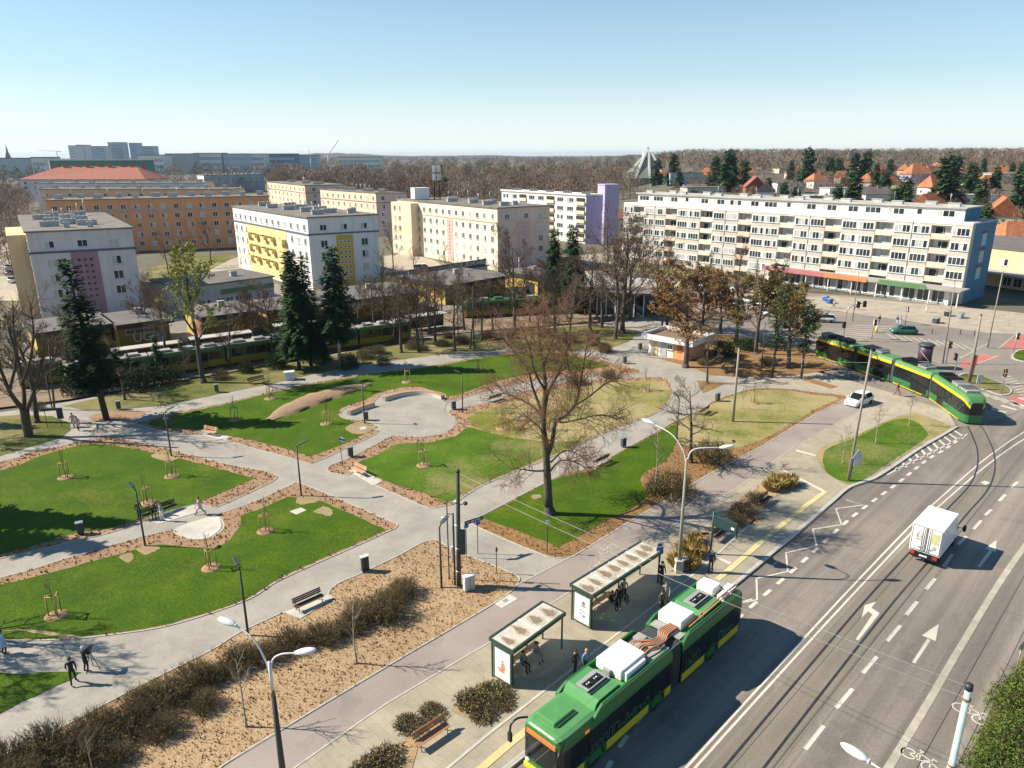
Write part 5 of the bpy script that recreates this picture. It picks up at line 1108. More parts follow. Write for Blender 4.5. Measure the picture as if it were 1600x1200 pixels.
# ground cover: tufts of dry plants in the mulch and the bed
def covers(name, polys, per, m, sz, seed, inside=None, mixm=None):
    rr = random.Random(seed); mb = MB()
    for poly in polys:
        xs = [p[0] for p in poly]; ys = [p[1] for p in poly]; ar = abs(sum(poly[i][0]*poly[(i+1) % len(poly)][1]-poly[(i+1) % len(poly)][0]*poly[i][1] for i in range(len(poly))))/2
        for _ in range(int(ar*per*2)):
            p = (rr.uniform(max(min(xs), -70), min(max(xs), 70)), rr.uniform(min(ys), max(ys)))
            if not inpoly(p, poly) or (inside and any(inpoly(p, q) for q in inside)): continue
            k = rr.uniform(.6, 1.3)*sz; mi = 0 if rr.random() < .6 else 1
            for _ in range(4):
                a = rr.random()*6.28; o = Vector((p[0], p[1], .02)); u = Vector((math.cos(a), math.sin(a), 0))*k; t = Vector((math.cos(a+.8)*k*.6, math.sin(a+.8)*k*.6, k*rr.uniform(.5, 1.2)))
                mb.add([o-u*.25, o+u*.25, o+t], [(0, 1, 2)], mi)
    tag(mb.build(name, [M[m], M[mixm or m]]), kind='stuff')
covers('dry_ground_cover', [bedq], 16.0, 'tuftpale', .12, 3, mixm='tuft')
covers('bark_chips', [bedq], 38.0, 'straw', .055, 8, mixm='tuftpale')
covers('border_plants', [q for q in beds if q is not bedq], 7.0, 'tuft', .17, 4, inside=lawns, mixm='tuft')
covers('bed_plants', pits, 7.0, 'tuftgreen', .16, 5, mixm='tuft')
# saplings
YS = treeobj('sapling', None, 'tree', 'thin saplings without stakes', *baretree(random.Random(101), 4.2, .05, [(8, .34, 40, 7, 6), (4, .5, 40, 3, 4), (3, .5, 40, 2, 3), (0, 0, 0, 1, 3)], tmin=.45, twigr=.012), 'bark_pale', 'twig')
for b, ty, lab in (((557, 1037), 925, 'thin bare sapling in the shrub bed below the bench'), ((385, 1136), 1005, 'thin bare sapling in the shrub bed left of the tall double lamp'), ((148, 1215), 1135, 'forked bare sapling at the bottom edge left of the sapling by the lamp'), ((1368, 693), 628, 'bare young tree in the middle of the roadside verge'), ((1420, 665), 608, 'bare young tree at the tram end of the roadside verge'), ((1316, 725), 660, 'bare young tree on the verge next to the leaning mast'), ((900, 775), 735, 'thin sapling right of the big tree'), ((1023, 770), 660, 'very thin sapling in the twiggy shrub beside the lawn'), ((1057, 655), 600, 'thin sapling on the path edge behind the gnarled tree'), ((1160, 640), 605, 'small sapling on the dry lawn by the leaf strip')):
    if b[0] in (900,): continue
    inst(YS, G(*b), r.random()*6, hgt(b, ty)/4.1, lab)
# staked young trees
t = thing('young_tree', None, 'young tree', (0, 0, 0), 0, 'staked young trees on the lawns'); M['stake'] = mat('wooden_stake', (.36, .27, .08), .8, .25, 5)
mb = MB(); rr = random.Random(7); n = 16; mb.lathe([(.02, .1), (.5, .09), (.68, .03), (.72, -.02)], 14); mb.build('mulch_ring', M['mulch'], t)
for k in range(3):
    a = k*2.094+.4; mb = MB(); mb.tube([(.42*math.cos(a), .42*math.sin(a), 0), (.40*math.cos(a), .40*math.sin(a), 1.55)], .045, 6); mb.build('stake', M['stake'], t)
for k in range(3):
    a, a2 = k*2.094+.4, (k+1)*2.094+.4; mb = MB(); mb.tube([(.42*math.cos(a), .42*math.sin(a), 1.47), (.42*math.cos(a2), .42*math.sin(a2), 1.47)], .042, 4); mb.build('rail', M['stake'], t)
tr, cr, _ = baretree(rr, 3.4, .035, [(7, .3, 35, 6, 5), (4, .5, 40, 3, 3), (0, 0, 0, 2, 3)], tmin=.5, twigr=.012); tr.build('trunk', M['twig'], t); cr.build('crown', M['twig'], t)
for b, lab in (((103, 746), 'at the left of the big left lawn'), ((269, 744), 'at the foot of the park lamp on the big left lawn'), ((231, 786), 'behind the black bench group'), ((330, 887), 'on the front lawn below the round seat pad'), ((415, 830), 'on the front lawn near the square plate'), ((88, 962), 'on the front lawn nearest the bottom left'), ((510, 662), 'between the mulch mound and the round plaza'), ((367, 656), 'left of the mulch mound'), ((422, 623), 'above the mulch mound by the upper path'), ((636, 597), 'above the curved bench of the round plaza'), ((662, 727), 'on the lawn below the round plaza'), ((785, 670), 'left of the big bare tree on the patchy lawn'), ((749, 577), 'near the upper path right of the round plaza'), ((1009, 610), 'at the right end of the dry lawn by the kiosk'), ((1178, 630), 'on the dry lawn next to the concrete mast'), ((855, 672), 'behind the trunk of the big bare tree')):
    inst(t, G(*b, .03), r.random()*6, .97+.1*r.random(), 'young staked tree '+lab)

# --- woods, suburb trees and far town
def cloudtree(rr, n, sz=1.0):
    """twig haze of a leafless crown seen from far: many thin slivers on a short trunk"""
    vs = []; fs = []
    def tri(a, b, c):
        o = len(vs); vs.extend((a, b, c)); fs.append((o, o+1, o+2))
    for k in range(3):
        a = k*2.1; tri((.025*math.cos(a), .025*math.sin(a), 0), (.025*math.cos(a+2), .025*math.sin(a+2), 0), (.0, 0, .8))
    for _ in range(n):
        z = rr.uniform(.22, 1); w = .42*math.sin(math.pi*min(1, max(.05, (z-.12)/.9)))**.7; a = rr.random()*6.283; k = math.sqrt(rr.random())*w
        p = Vector((math.cos(a)*k, math.sin(a)*k, z)); d = Vector((math.cos(a)*.7*rr.random(), math.sin(a)*.7*rr.random(), rr.uniform(.2, 1))).normalized()*.13*sz*rr.uniform(.5, 1.4); s = rvec(rr)*.012*sz
        tri(p-s, p+s, p+d)
    return np.array([tuple(v) for v in vs]), np.array(fs)
def scatter(name, protos, pos, m, kind='stuff'):
    V = []; Fc = []; mi = []; o = 0
    for (x, y, h, wd, a, pi_, mm) in pos:
        v, f = protos[pi_]; c, s = math.cos(a), math.sin(a); q = np.empty_like(v)
        q[:, 0] = (v[:, 0]*c-v[:, 1]*s)*h*wd+x; q[:, 1] = (v[:, 0]*s+v[:, 1]*c)*h*wd+y; q[:, 2] = v[:, 2]*h-.3+terr(x, y)
        V.append(q); Fc.append(f+o); mi.append(np.full(len(f), mm)); o += len(v)
    V = np.concatenate(V); Fc = np.concatenate(Fc); mi = np.concatenate(mi)
    me = bpy.data.meshes.new(name); me.vertices.add(len(V)); me.vertices.foreach_set('co', V.ravel()); me.loops.add(len(Fc)*3); me.loops.foreach_set('vertex_index', Fc.ravel())
    me.polygons.add(len(Fc)); me.polygons.foreach_set('loop_start', np.arange(0, len(Fc)*3, 3)); me.polygons.foreach_set('loop_total', np.full(len(Fc), 3)); me.polygons.foreach_set('material_index', mi)
    for q in m: me.materials.append(M[q])
    me.update(calc_edges=True); o_ = bpy.data.objects.new(name, me); COL.objects.link(o_); return tag(o_, kind=kind)
rr = random.Random(303)
CT = [cloudtree(rr, 420, .8) for _ in range(4)]; CF = [cloudtree(rr, 110, 1.5) for _ in range(4)]
def pxat(x, Y): return PX(x, 300, Y).x
def terr(X, Y):
    px = 800+1140*X/max(Y, 1); f = min(1, max(0, (px-940)/140)); f = f*f*(3-2*f); ks = [(0, 0), (235, 0), (330, 3), (520, 8), (800, 12), (1500, 18), (3500, 26), (9000, 30)]
    for (a, za), (b_, zb) in zip(ks, ks[1:]):
        if Y <= b_: return f*(za+(zb-za)*(Y-a)/(b_-a))
    return 30*f
mb = MB(); gx = [930+i*30 for i in range(34)]; gy = [235, 260, 290, 330, 400, 520, 650, 800, 1100, 1500, 2200, 3500, 4700]; vs = []
for Y in gy:
    for x in gx: X = (x-800)/1140*Y; vs.append((X, Y, terr(X, Y)-.28 if x > 930 else -.4))
n = len(gx); mb.add(vs, [(j*n+i, j*n+i+1, (j+1)*n+i+1, (j+1)*n+i) for j in range(len(gy)-1) for i in range(n-1)], 0, True); tag(mb.build('terrain', M['earth']), kind='structure')
pos = []
for i in range(420):           # the wood behind the ivory and white blocks
    Y = 330+520*rr.random()**1.2; x = rr.uniform(425, 1000); 
    if Y < 400 and x < 640: Y += 140
    if Y < 330+ (x > 930)*120: continue
    pos.append((pxat(x, Y), Y, rr.uniform(13, 18), 1, rr.random()*6, rr.randrange(4), 0 if rr.random() < .6 else 1))
scatter('bare_wood', CT, pos, ['farwood', 'farwood2'])
pos = []
for i in range(2600):
    Y = 700+3300*rr.random()**1.6; x = rr.uniform(-60, 1660)
    if x < 420 and Y < 1300 and rr.random() < .55: continue
    pos.append((pxat(x, Y), Y, rr.uniform(11, 17)*(1+Y/9000), 1.15, rr.random()*6, rr.randrange(4), 0 if rr.random() < .5 else (1 if rr.random() < .72 else 2)))
scatter('far_woodland', CF, pos, ['farwood', 'farwood2', 'fargreen'])
pos = []
for i in range(620):           # suburb gardens on the right
    Y = 250+620*rr.random(); x = rr.uniform(985, 1660)
    X = pxat(x, Y)
    if Y < 250+ (1600-x)*.06 or (X-32)*.76+(Y-213)*.65 < 45 or (rr.random() < .35 and Y < 420) or (975 < x < 1050 and Y < 660): continue
    pos.append((X, Y, rr.uniform(4.5, 10), 1.1, rr.random()*6, rr.randrange(4), 0 if rr.random() < .45 else 1))
for i in range(150):
    Y = 175+520*rr.random(); x = rr.uniform(-80, 75) if Y < 300 else rr.uniform(-80, 40 if Y < 540 else 420)
    if 6 < x < 40 and Y < 260: continue
    pos.append((pxat(x, Y), Y, rr.uniform(6, 12), 1.1, rr.random()*6, rr.randrange(4), 0 if rr.random() < .5 else 1))
scatter('garden_trees', CT, pos, ['farwood', 'farwood2'])
# forest ridge on the horizon
mb = MB(); vs = []; fs = []; n = 160
for i in range(n):
    x = -5200+10400*i/(n-1); hh = 26+10*math.sin(i*.13)+6*math.sin(i*.41+1)+rr.uniform(-3, 3)+(14 if i > 95 else 0)*min(1, (i-95)/30)
    vs += [(x, 4600, -1), (x, 4750, hh), (x, 5600, -1)]
for i in range(n-1): fs += [(3*i, 3*i+3, 3*i+4, 3*i+1), (3*i+1, 3*i+4, 3*i+5, 3*i+2)]
mb.add(vs, fs); M['ridge'] = groundmat('forest_ridge', [(.3, (.05, .05, .035)), (.6, (.10, .085, .06))], .02, .1, .95, 0); tag(mb.build('hills', M['ridge']), kind='structure')
# bare trees between the blocks (things)
FT = [treeobj('bare_tree', None, 'tree', 'bare trees between the apartment blocks', *baretree(random.Random(120+i), 12, .18, [(9, .45, 48, 6, 5), (7, .5, 45, 4, 3), (6, .5, 42, 2, 3), (0, 0, 0, 1, 3)], tmin=.3, twigr=.03), 'bark', 'twig') for i in range(2)]
for i, (x, y, Y, h, lab) in enumerate([(262, 420, 185, 12, 'bare tree in front of the orange block, right behind the budding tree'), (300, 415, 200, 13, 'bare tree against the orange block, middle one'), (330, 412, 205, 13, 'bare tree against the orange block beside the white block'), (215, 430, 190, 10, 'bare tree in the dark gap right of the pink block'), (615, 430, 195, 13, 'bare tree right of the white block gable'), (648, 425, 185, 9, 'bare tree in the yard before the ivory block'), (600, 460, 160, 10, 'bare tree by the pavilions under the white gable'), (1010, 420, 178, 11, 'bare tree at the left end of the slab block'), (1045, 420, 180, 9, 'bare tree before the slab, near its left end'), (1155, 430, 172, 11, 'bare tree before the slab block, near the dark evergreen'), (1220, 440, 160, 9, 'bare tree before the slab, left of the pink shop sign'), (950, 420, 200, 17, 'reddish bare tree in front of the lilac gable'), (118, 300, 330, 12, 'bare tree by the cream end of the tenement'), (40, 470, 150, 9, 'bare tree left of the pink block'), (75, 480, 142, 8, 'bare tree at the foot of the pink block, in the side street'), (700, 455, 165, 10, 'bare tree behind the brown roofed pavilion')]):
    p = PX(x, y, Y); inst(FT[i % 2], (p.x, p.y, -.2), r.random()*6, h/12, lab)
# suburb conifers (things)
CV = [treeobj('garden_conifer', None, 'conifer', 'conifers in the gardens behind the slab block', *conifer(random.Random(140+i), 14, [4.3, 3.3, 5.2][i], .9, .06, clump=1.5), None, 'bark_dark', ['gardenneedle', 'pine', 'gardenneedle'][i]) for i in range(3)]
cons = [(1025, 262, 600, 16, 0), (1050, 262, 560, 18, 0), (1060, 280, 520, 9, 2), (1115, 262, 500, 16, 0), (1137, 255, 470, 20, 2), (1160, 265, 480, 15, 0), (1232, 250, 600, 12, 1), (1258, 255, 520, 20, 0), (1292, 250, 640, 14, 2), (1305, 262, 560, 14, 2), (1330, 262, 520, 17, 0), (1348, 258, 520, 18, 0), (1365, 265, 480, 12, 1), (1245, 295, 330, 10, 2), (1275, 305, 300, 9, 2), (1310, 300, 320, 11, 2), (1335, 290, 330, 15, 1), (1380, 275, 420, 12, 2), (1400, 310, 300, 11, 1), (1415, 300, 310, 14, 1), (1440, 320, 270, 8, 1), (1475, 290, 340, 20, 0), (1488, 262, 460, 17, 0), (1515, 275, 420, 15, 2), (1535, 300, 320, 13, 1), (1548, 320, 250, 10, 2), (1552, 270, 420, 13, 1), (1575, 262, 560, 11, 0), (1595, 290, 320, 15, 0), (1590, 262, 520, 12, 2), (1385, 255, 640, 12, 0), (1530, 255, 640, 12, 0), (1085, 300, 330, 9, 2), (1200, 285, 420, 9, 2), (1225, 292, 360, 10, 1), (693, 285, 420, 14, 0), (690, 250, 760, 16, 0), (815, 258, 900, 12, 2), (835, 258, 880, 11, 0), (895, 256, 900, 13, 0), (450, 275, 640, 12, 2)]
ORD = 'first second third fourth fifth sixth seventh eighth ninth tenth eleventh twelfth thirteenth fourteenth fifteenth sixteenth seventeenth eighteenth nineteenth twentieth'.split()
def ordw(i): return ORD[i] if i < 20 else ('twenty-'+ORD[i-20] if i < 29 else ('thirtieth' if i == 29 else 'thirty-'+ORD[i-30]))
cons.sort(); nr = 0; nl = 0
for x, y, Y, h, k in cons:
    p = PX(x, y, Y)
    if x < 960: lab = 'dark conifer rising from the bare wood, %s from the left' % ordw(nl); nl += 1
    else: lab = '%s green conifer in the gardens beyond the slab block, %s from the left' % (['tall', 'slim', 'broad'][k], ordw(nr)); nr += 1
    X = pxat(x, Y); inst(CV[k], (X, Y, terr(X, Y)-.4), r.random()*6, h/14*1.3, lab)

# trees just outside the left edge whose shade falls into the picture
for o, x, y, h, lab in ((S3, -52, 52, 15, 'dark spruce standing off the left edge whose shade falls on the big lawn'), (S1, -49, 55.5, 13, 'dense spruce off the left edge behind the shading one'), (V2, -40, 39.5, 13, 'bare tree off the left edge shading the lower path'), (V1, -43, 37, 14, 'bare tree off the bottom left edge shading the small lawn'), (V1, -66, 73, 14, 'bare tree off the left edge beside the upper path'), (S2, -70, 78, 13, 'slim spruce off the left edge by the notice board')):
    inst(o, (x, y, 0), r.random()*6, h/14, lab)
# ================================================================ vehicles
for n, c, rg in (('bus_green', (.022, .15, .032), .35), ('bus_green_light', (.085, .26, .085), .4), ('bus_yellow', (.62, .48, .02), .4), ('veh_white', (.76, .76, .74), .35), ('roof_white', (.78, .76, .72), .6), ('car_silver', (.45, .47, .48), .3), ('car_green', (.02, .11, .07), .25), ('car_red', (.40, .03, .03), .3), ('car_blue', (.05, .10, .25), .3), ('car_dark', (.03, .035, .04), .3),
                 ('lamp_red', (.45, .02, .015), .3), ('lamp_clear', (.7, .7, .66), .15), ('bus_grey', (.30, .30, .29), .6), ('hose_orange', (.55, .21, .09), .6), ('tram_green', (.03, .145, .045), .4), ('tram_green_top', (.085, .215, .075), .5), ('tram_old_green_shaded', (.035, .10, .02), .5), ('tram_old_yellow_shaded', (.24, .18, .015), .5), ('tram_roof', (.33, .31, .28), .7)):  # older tram paints darkened: shade of the spruces put into their colour
    M[n] = mat(n, c, rg, .08, 1.5)
M['tyre'] = mat('tyre_rubber', (.018, .018, .018), .9, .2, 5); M['rim'] = mat('wheel_rim', (.32, .33, .34), .4, .15, 4, .5); M['black'] = mat('black_trim', (.012, .013, .014), .35, .2, 3)
M['vglass'] = glassmat('vehicle_glass', (.012, .016, .016), .06); M['bellows'] = mat('bellows_rubber', (.045, .05, .05), .85, .3, 6)
m, nt, b = newmat('windscreen'); b.inputs['Base Color'].default_value = (.55, .62, .60, 1); b.inputs['Roughness'].default_value = .03; b.inputs['Transmission Weight'].default_value = .93; b.inputs['IOR'].default_value = 1.05; M['windscreen'] = m
m, nt, b = newmat('amber_display'); b.inputs['Base Color'].default_value = (.25, .09, .02, 1); b.inputs['Emission Color'].default_value = (1, .35, .06, 1); b.inputs['Emission Strength'].default_value = .25; M['amber'] = m
def wheel(t, x, y, z, rad, wd):
    s = 1 if y > 0 else -1; mb = MB()
    prof = [(rad*.62, -wd/2), (rad*.93, -wd/2), (rad, -wd*.35), (rad, wd*.35), (rad*.93, wd/2), (rad*.62, wd/2)]
    mb.T = Matrix.Rotation(math.pi/2, 4, 'X'); mb.lathe(prof, 18); o = mb.build('wheel', M['tyre'], t, (x, y, z))
    mb = MB(); mb.T = Matrix.Rotation(math.pi/2, 4, 'X'); mb.lathe([(.02, -wd*.42), (rad*.35, -wd*.42), (rad*.62, -wd*.3), (rad*.62, wd*.3), (rad*.35, wd*.42), (.02, wd*.42)], 14); mb.build('rim', M['rim'], o)
    return o
def loft(mb, xs, prof, bandm, capf=None, capb=None):
    """xs: (x, width scale, z lift); prof: half section (y, z) from bottom outside to the roof centre"""
    full = [(-y, z) for y, z in prof]+[(y, z) for y, z in prof[::-1] if y > 1e-6]; n = len(full); vs = []
    for x, sw, dz in xs:
        for y, z in full: vs.append((x, y*sw, z+(dz if z > 1.5 else 0)))
    o = len(vs); k = len(prof)
    for i in range(len(xs)-1):
        for j in range(n):
            j2 = (j+1) % n; band = j if j < k-1 else (n-2-j)
            if j == n-1: band = -1
            mb.add([vs[i*n+j], vs[i*n+j2], vs[(i+1)*n+j2], vs[(i+1)*n+j]], [(0, 1, 2, 3)], bandm[band] if band >= 0 else bandm[0], False)
    for ci, cap in ((0, capf), (len(xs)-1, capb)):
        if cap is None: continue
        for j in range(k-1):
            a = vs[ci*n+j]; b_ = vs[ci*n+j+1]; q = [a, b_]
            ja = (n-1-j) % n if prof[-1][0] > 1e-6 else n-1-j
            e = vs[ci*n+n-1-j]; f = vs[ci*n+min(n-2-j, n-1)] if j < k-2 or prof[-1][0] > 1e-6 else None
            if f is None: mb.add([a, b_, e], [(0, 1, 2)], cap[j])
            else: mb.add([a, b_, f, e], [(0, 1, 2, 3)], cap[j])
# ---- articulated trolleybus at the stop
hd = Vector((-.703, -.711)); B0 = Vector((1.30, 28.05)); bus = thing('articulated_bus', 'long green and yellow articulated bus with white roof boxes standing at the stop', 'bus', (B0.x, B0.y, RZ), math.atan2(hd.y, hd.x))
PR = [(1.18, .28), (1.27, .36), (1.275, .92), (1.275, 2.42), (1.24, 2.72), (1.12, 2.98), (.9, 3.06), (0, 3.08)]
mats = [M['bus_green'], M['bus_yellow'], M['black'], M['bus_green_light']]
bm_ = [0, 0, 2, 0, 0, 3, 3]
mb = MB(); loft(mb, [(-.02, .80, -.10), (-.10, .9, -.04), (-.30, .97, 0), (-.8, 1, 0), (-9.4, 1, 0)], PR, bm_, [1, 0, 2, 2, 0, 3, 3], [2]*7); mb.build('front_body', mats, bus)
mb = MB(); loft(mb, [(-10.4, 1, 0), (-17.0, 1, 0), (-17.35, .96, 0), (-17.5, .9, -.05)], PR, bm_, [2]*7, [1, 0, 2, 0, 0, 3, 3]); mb.build('rear_body', mats, bus)
mb = MB()
PB = [(1.12, .35), (1.18, .45), (1.2, 2.7), (1.1, 2.95), (.9, 3.0), (0, 3.0)]
xs = []
for i in range(15): xs.append((-9.39-i*1.02/14, 1.0 if i % 2 else .95, 0))
loft(mb, xs, PB, [0]*5); mb.build('bellows', M['bellows'], bus)
def sidepanel(name, x0, x1, z0, z1, s, m, off=.006, parent=bus, yb=1.275):
    mb = MB(); mb.box(x0, x1, *((yb+.0, yb+off) if s > 0 else (-yb-off, -yb)), z0, z1); return mb.build(name, M[m], parent)
for s in (1, -1):
    for a, b_ in ((-3.55, -7.2), (-8.75, -9.35), (-10.5, -12.9), (-14.6, -17.0)): sidepanel('yellow_skirt', b_, a, .36, .86, s, 'bus_yellow')
    sidepanel('yellow_skirt', -1.75, -.75, .36, .86, s, 'bus_yellow')
    for a, b_ in ((-.75, -2.0), (-2.1, -3.7), (-3.78, -5.5), (-5.58, -7.3), (-7.38, -9.2), (-10.6, -12.4), (-12.48, -14.3), (-14.38, -16.3)): sidepanel('window', b_, a, 1.02, 2.36, s, 'vglass', .012)
    for x in (-2.65, -8.0, -13.75):
        o = wheel(bus, x, s*1.12, .48, .48, .3)
        mb = MB(); mb.T = Matrix.Rotation(math.pi/2, 4, 'X'); mb.tube([(x+.62*math.cos(a*.314), .48+.62*math.sin(a*.314), -s*1.277) for a in range(0, 11)], .06, 5); mb.build('wheel_arch', M['black'], bus)
# rounded side fairings on the roof
for s in (1, -1):
    for a, b_ in ((-2.5, -9.35), (-10.45, -17.2)):
        mb = MB(); L = [(a, 3.0), (a-.7, 3.38), (b_+.4, 3.38), (b_, 3.1), (b_, 2.74), (a, 2.74)]
        y0, y1 = s*1.18, s*1.285
        vs = [(x, y1 if z < 3.1 else s*1.2, z) for x, z in L]+[(x, s*1.10, z) for x, z in L]; n = len(L)
        mb.add(vs, [tuple(range(n)), tuple(range(2*n-1, n-1, -1))]+[(i, (i+1) % n, n+(i+1) % n, n+i) for i in range(n)]); mb.build('roof_fairing', M['bus_green'], bus)
# front: windscreen recess with dashboard, display, bumper, lamps, mirrors
mb = MB(); mb.bbox(-.03, .03, -.98, .98, 1.02, 2.36, .02); mb.build('windscreen', M['vglass'], bus)
mb = MB(); mb.bbox(-.05, .05, -.92, .92, 2.45, 2.70, .02); mb.build('destination_display', M['amber'], bus)
mb = MB(); mb.bbox(-.2, .10, -1.08, 1.08, .30, .62, .06); mb.build('bumper', M['bus_yellow'], bus)
for s in (1, -1):
    mb = MB(); mb.ball((-.02, s*.88, .78), .09, .16, .1); mb.build('headlight', M['lamp_clear'], bus)
    mb = MB(); mb.tube(curve([(-.3, s*1.15, 2.95), (.15, s*1.4, 3.0), (.5, s*1.5, 2.8), (.58, s*1.5, 2.35)], 4), .055, 7); o = mb.build('mirror_arm', M['black'], bus)
    mb = MB(); mb.bbox(.50, .66, s*1.5-.12, s*1.5+.12, 1.85, 2.4, .05); mb.build('mirror', M['black'], o)
mb = MB(); mb.tube([(.035, 0, 1.05), (.035, -.75, 1.12)], .018, 5); mb.tube([(.035, .1, 1.05), (.035, .85, 1.12)], .018, 5); mb.build('wiper', M['black'], bus)
# roof units
mb = MB(); mb.bbox(-2.0, -.55, -.82, .35, 3.06, 3.30, .04); mb.build('roof_hatch', M['bus_green_light'], bus)
for k, (x0, x1) in enumerate(((-4.9, -2.75), (-15.1, -12.75))):
    mb = MB(); pr = [(x1, 3.04), (x1-.18, 3.38), (x1-.4, 3.48), (x0+.15, 3.48), (x0, 3.3), (x0, 3.04)]; n = len(pr)
    vs = [(x, -1.0, z) for x, z in pr]+[(x, 1.0, z) for x, z in pr]; mb.add(vs, [tuple(range(n-1, -1, -1)), tuple(range(n, 2*n))]+[(i, n+i, n+(i+1) % n, (i+1) % n) for i in range(n)][::-1]); ac = mb.build('air_conditioner', M['bus_green_light'], bus)
    mb = MB(); mb.bbox(x0+.15, x1-.45, -.55, .45, 3.48, 3.56, .02); pl = mb.build('fan_panel', M['bus_grey'], ac)
    mb = MB(); xm = (x0+x1)/2-.12; mb.box(xm-.62, xm+.62, -.28, .18, 3.565, 3.585)
    for q in (-.3, .3): mb.cyl(xm+q, -.05, 3.585, 3.61, .2, n=14); mb.cyl(xm+q, -.05, 3.61, 3.64, .05, n=8, mi=1)
    mb.build('fans', [M['black'], M['lamp_clear']], ac); mb = MB(); mb.bbox(x0+.3, x1-.3, .3, .42, 3.56, 3.62, .02); mb.build('fan_strip', M['black'], ac)
mb = MB(); mb.bbox(-7.5, -5.35, -.95, .70, 3.1, 3.72, .05); mb.bbox(-7.2, -5.5, .70, .95, 3.1, 3.6, .03); bb = mb.build('battery_box', M['roof_white'], bus)
mb = MB(); mb.bbox(-5.33, -5.15, -.35, .1, 3.15, 3.5, .02); mb.build('junction_box', M['bus_grey'], bb)
mb = MB(); mb.bbox(-12.5, -11.1, -.9, .65, 3.1, 3.72, .05); mb.build('converter_box', M['roof_white'], bus)
mb = MB(); mb.bbox(-16.3, -15.4, -.95, .2, 3.1, 3.66, .04); mb.bbox(-16.95, -16.3, .35, .95, 3.1, 3.5, .04); mb.bbox(-16.1, -15.35, .5, 1.0, 3.1, 3.45, .04); mb.build('rear_roof_boxes', M['roof_white'], bus)
mb = MB(); mb.bbox(-17.1, -16.4, -.8, .2, 3.08, 3.3, .03); mb.build('roof_grille', M['bus_grey'], bus)
mb = MB(); mb.box(-9.38, -7.55, -1.0, 1.0, 3.09, 3.13); mb.box(-11.05, -10.42, -1.0, 1.0, 3.09, 3.13); mb.bbox(-9.2, -8.6, -.9, -.3, 3.13, 3.3, .03); mb.bbox(-8.4, -7.9, -.2, .3, 3.13, 3.35, .03); mb.bbox(-9.3, -8.9, .3, .8, 3.13, 3.28, .03); mb.build('roof_tray', M['tram_roof'], bus)
rr = random.Random(4)
for k in range(6):
    y = -.5+.2*k; mb = MB(); mb.tube(curve([(-7.5, y*.8+.1, 3.3), (-8.1, y+rr.uniform(-.2, .3), 3.42), (-8.9, y*.6+.3, 3.38), (-9.6, y*.5+.35, 3.25), (-10.2, y*.6+.1, 3.3), (-11.1, y*.5+.2, 3.3)], 4), .05, 6); mb.build('cable_hose', M['hose_orange' if k % 3 else 'bus_grey'], bus)
for y in (.82, 1.0):
    mb = MB(); mb.tube([(-11.4, y, 3.44), (-17.0, y, 3.52)], .035, 6); mb.build('trolley_pole', M['hose_orange'], bus)
# skyline line drawing on the lower windows, fleet lettering
rr = random.Random(12)
for x0, x1 in ((-7.2, -2.2), (-12.3, -10.7), (-16.2, -14.5)):
    pts = [(x0, 1.1)]; x = x0
    while x < x1-.3:
        hgt_ = rr.uniform(.05, .5); w_ = rr.uniform(.15, .4); pts += [(x, 1.1+hgt_), (x+w_*.5, 1.1+hgt_+rr.choice([0, .12])), (x+w_, 1.1+hgt_), (x+w_, 1.1)]; x += w_+rr.uniform(.05, .2); pts.append((x, 1.1))
    mb = MB(); mb.tube([(a, 1.292, z) for a, z in pts], .013, 4, smooth=False); mb.build('skyline_graphic', M['bus_green_light'], bus)
mb = MB(); mb.box(-2.05, -1.75, 1.285, 1.30, 2.5, 2.68); mb.build('side_display', M['amber'], bus)
# ---- white box truck
hd = Vector((.703, .711)); tk = thing('box_truck', 'small white box truck driving away on the tram lane, its twin rear doors closed', 'truck', (30.45, 47.75, RZ), math.atan2(hd.y, hd.x))
mb = MB(); mb.bbox(0, 3.75, -1.05, 1.05, .82, 3.05, .05); cb = mb.build('cargo_box', M['veh_white'], tk)
for s in (1, -1):
    mb = MB(); y0, y1 = (.03, .98) if s > 0 else (-.98, -.03); mb.bbox(-.035, .0, y0, y1, .95, 2.92, .012); dr = mb.build('rear_door', M['veh_white'], tk)
    mb = MB()
    for z in (.95, 2.9): mb.box(-.05, -.036, y0, y1, z, z+.03)
    mb.box(-.05, -.036, y0, y0+.03, .95, 2.92); mb.box(-.05, -.036, y1-.03, y1, .95, 2.92); mb.build('door_seal', M['black'], dr)
    mb = MB(); mb.tube([(-.06, s*.16, 1.0), (-.06, s*.16, 2.88)], .018, 6); mb.tube([(-.06, s*.28, 1.0), (-.06, s*.28, 2.88)], .018, 6); mb.box(-.08, -.04, min(s*.22, s*.5), max(s*.22, s*.5), 1.22, 1.3); mb.build('lock_rods', M['metal'], dr)
    mb = MB(); mb.bbox(-.12, .02, s*.75-.17, s*.75+.17, .56, .76, .03); mb.build('tail_light', M['lamp_red'], tk)
    for x in (.75, 4.35): wheel(tk, x, s*.82, .36, .36, .26)
    mb = MB(); mb.tube([(4.55, s*.95, 1.55), (4.6, s*1.35, 1.6)], .03, 5); mb.bbox(4.5, 4.7, s*1.42-.1, s*1.42+.12, 1.35, 1.85, .04); mb.build('mirror', M['black'], tk)
M['logo'] = mat('ochre_print', (.22, .15, .03), .6, .1, 3); M['greenprint'] = mat('faded_green_poster', (.50, .50, .26), .6, .15, 2)
mb = MB(); pts = [(.30, 1.98), (.30, 2.28), (.47, 2.55), (.64, 2.28), (.64, 1.98), (.56, 1.98), (.56, 2.2), (.47, 2.32), (.38, 2.2), (.38, 1.98)]
mb.tube([(-.045, y, z) for y, z in pts+[pts[0]]], .018, 4, smooth=False); mb.box(-.05, -.036, .25, .70, 1.82, 1.87); mb.build('logo', M['logo'], cb)
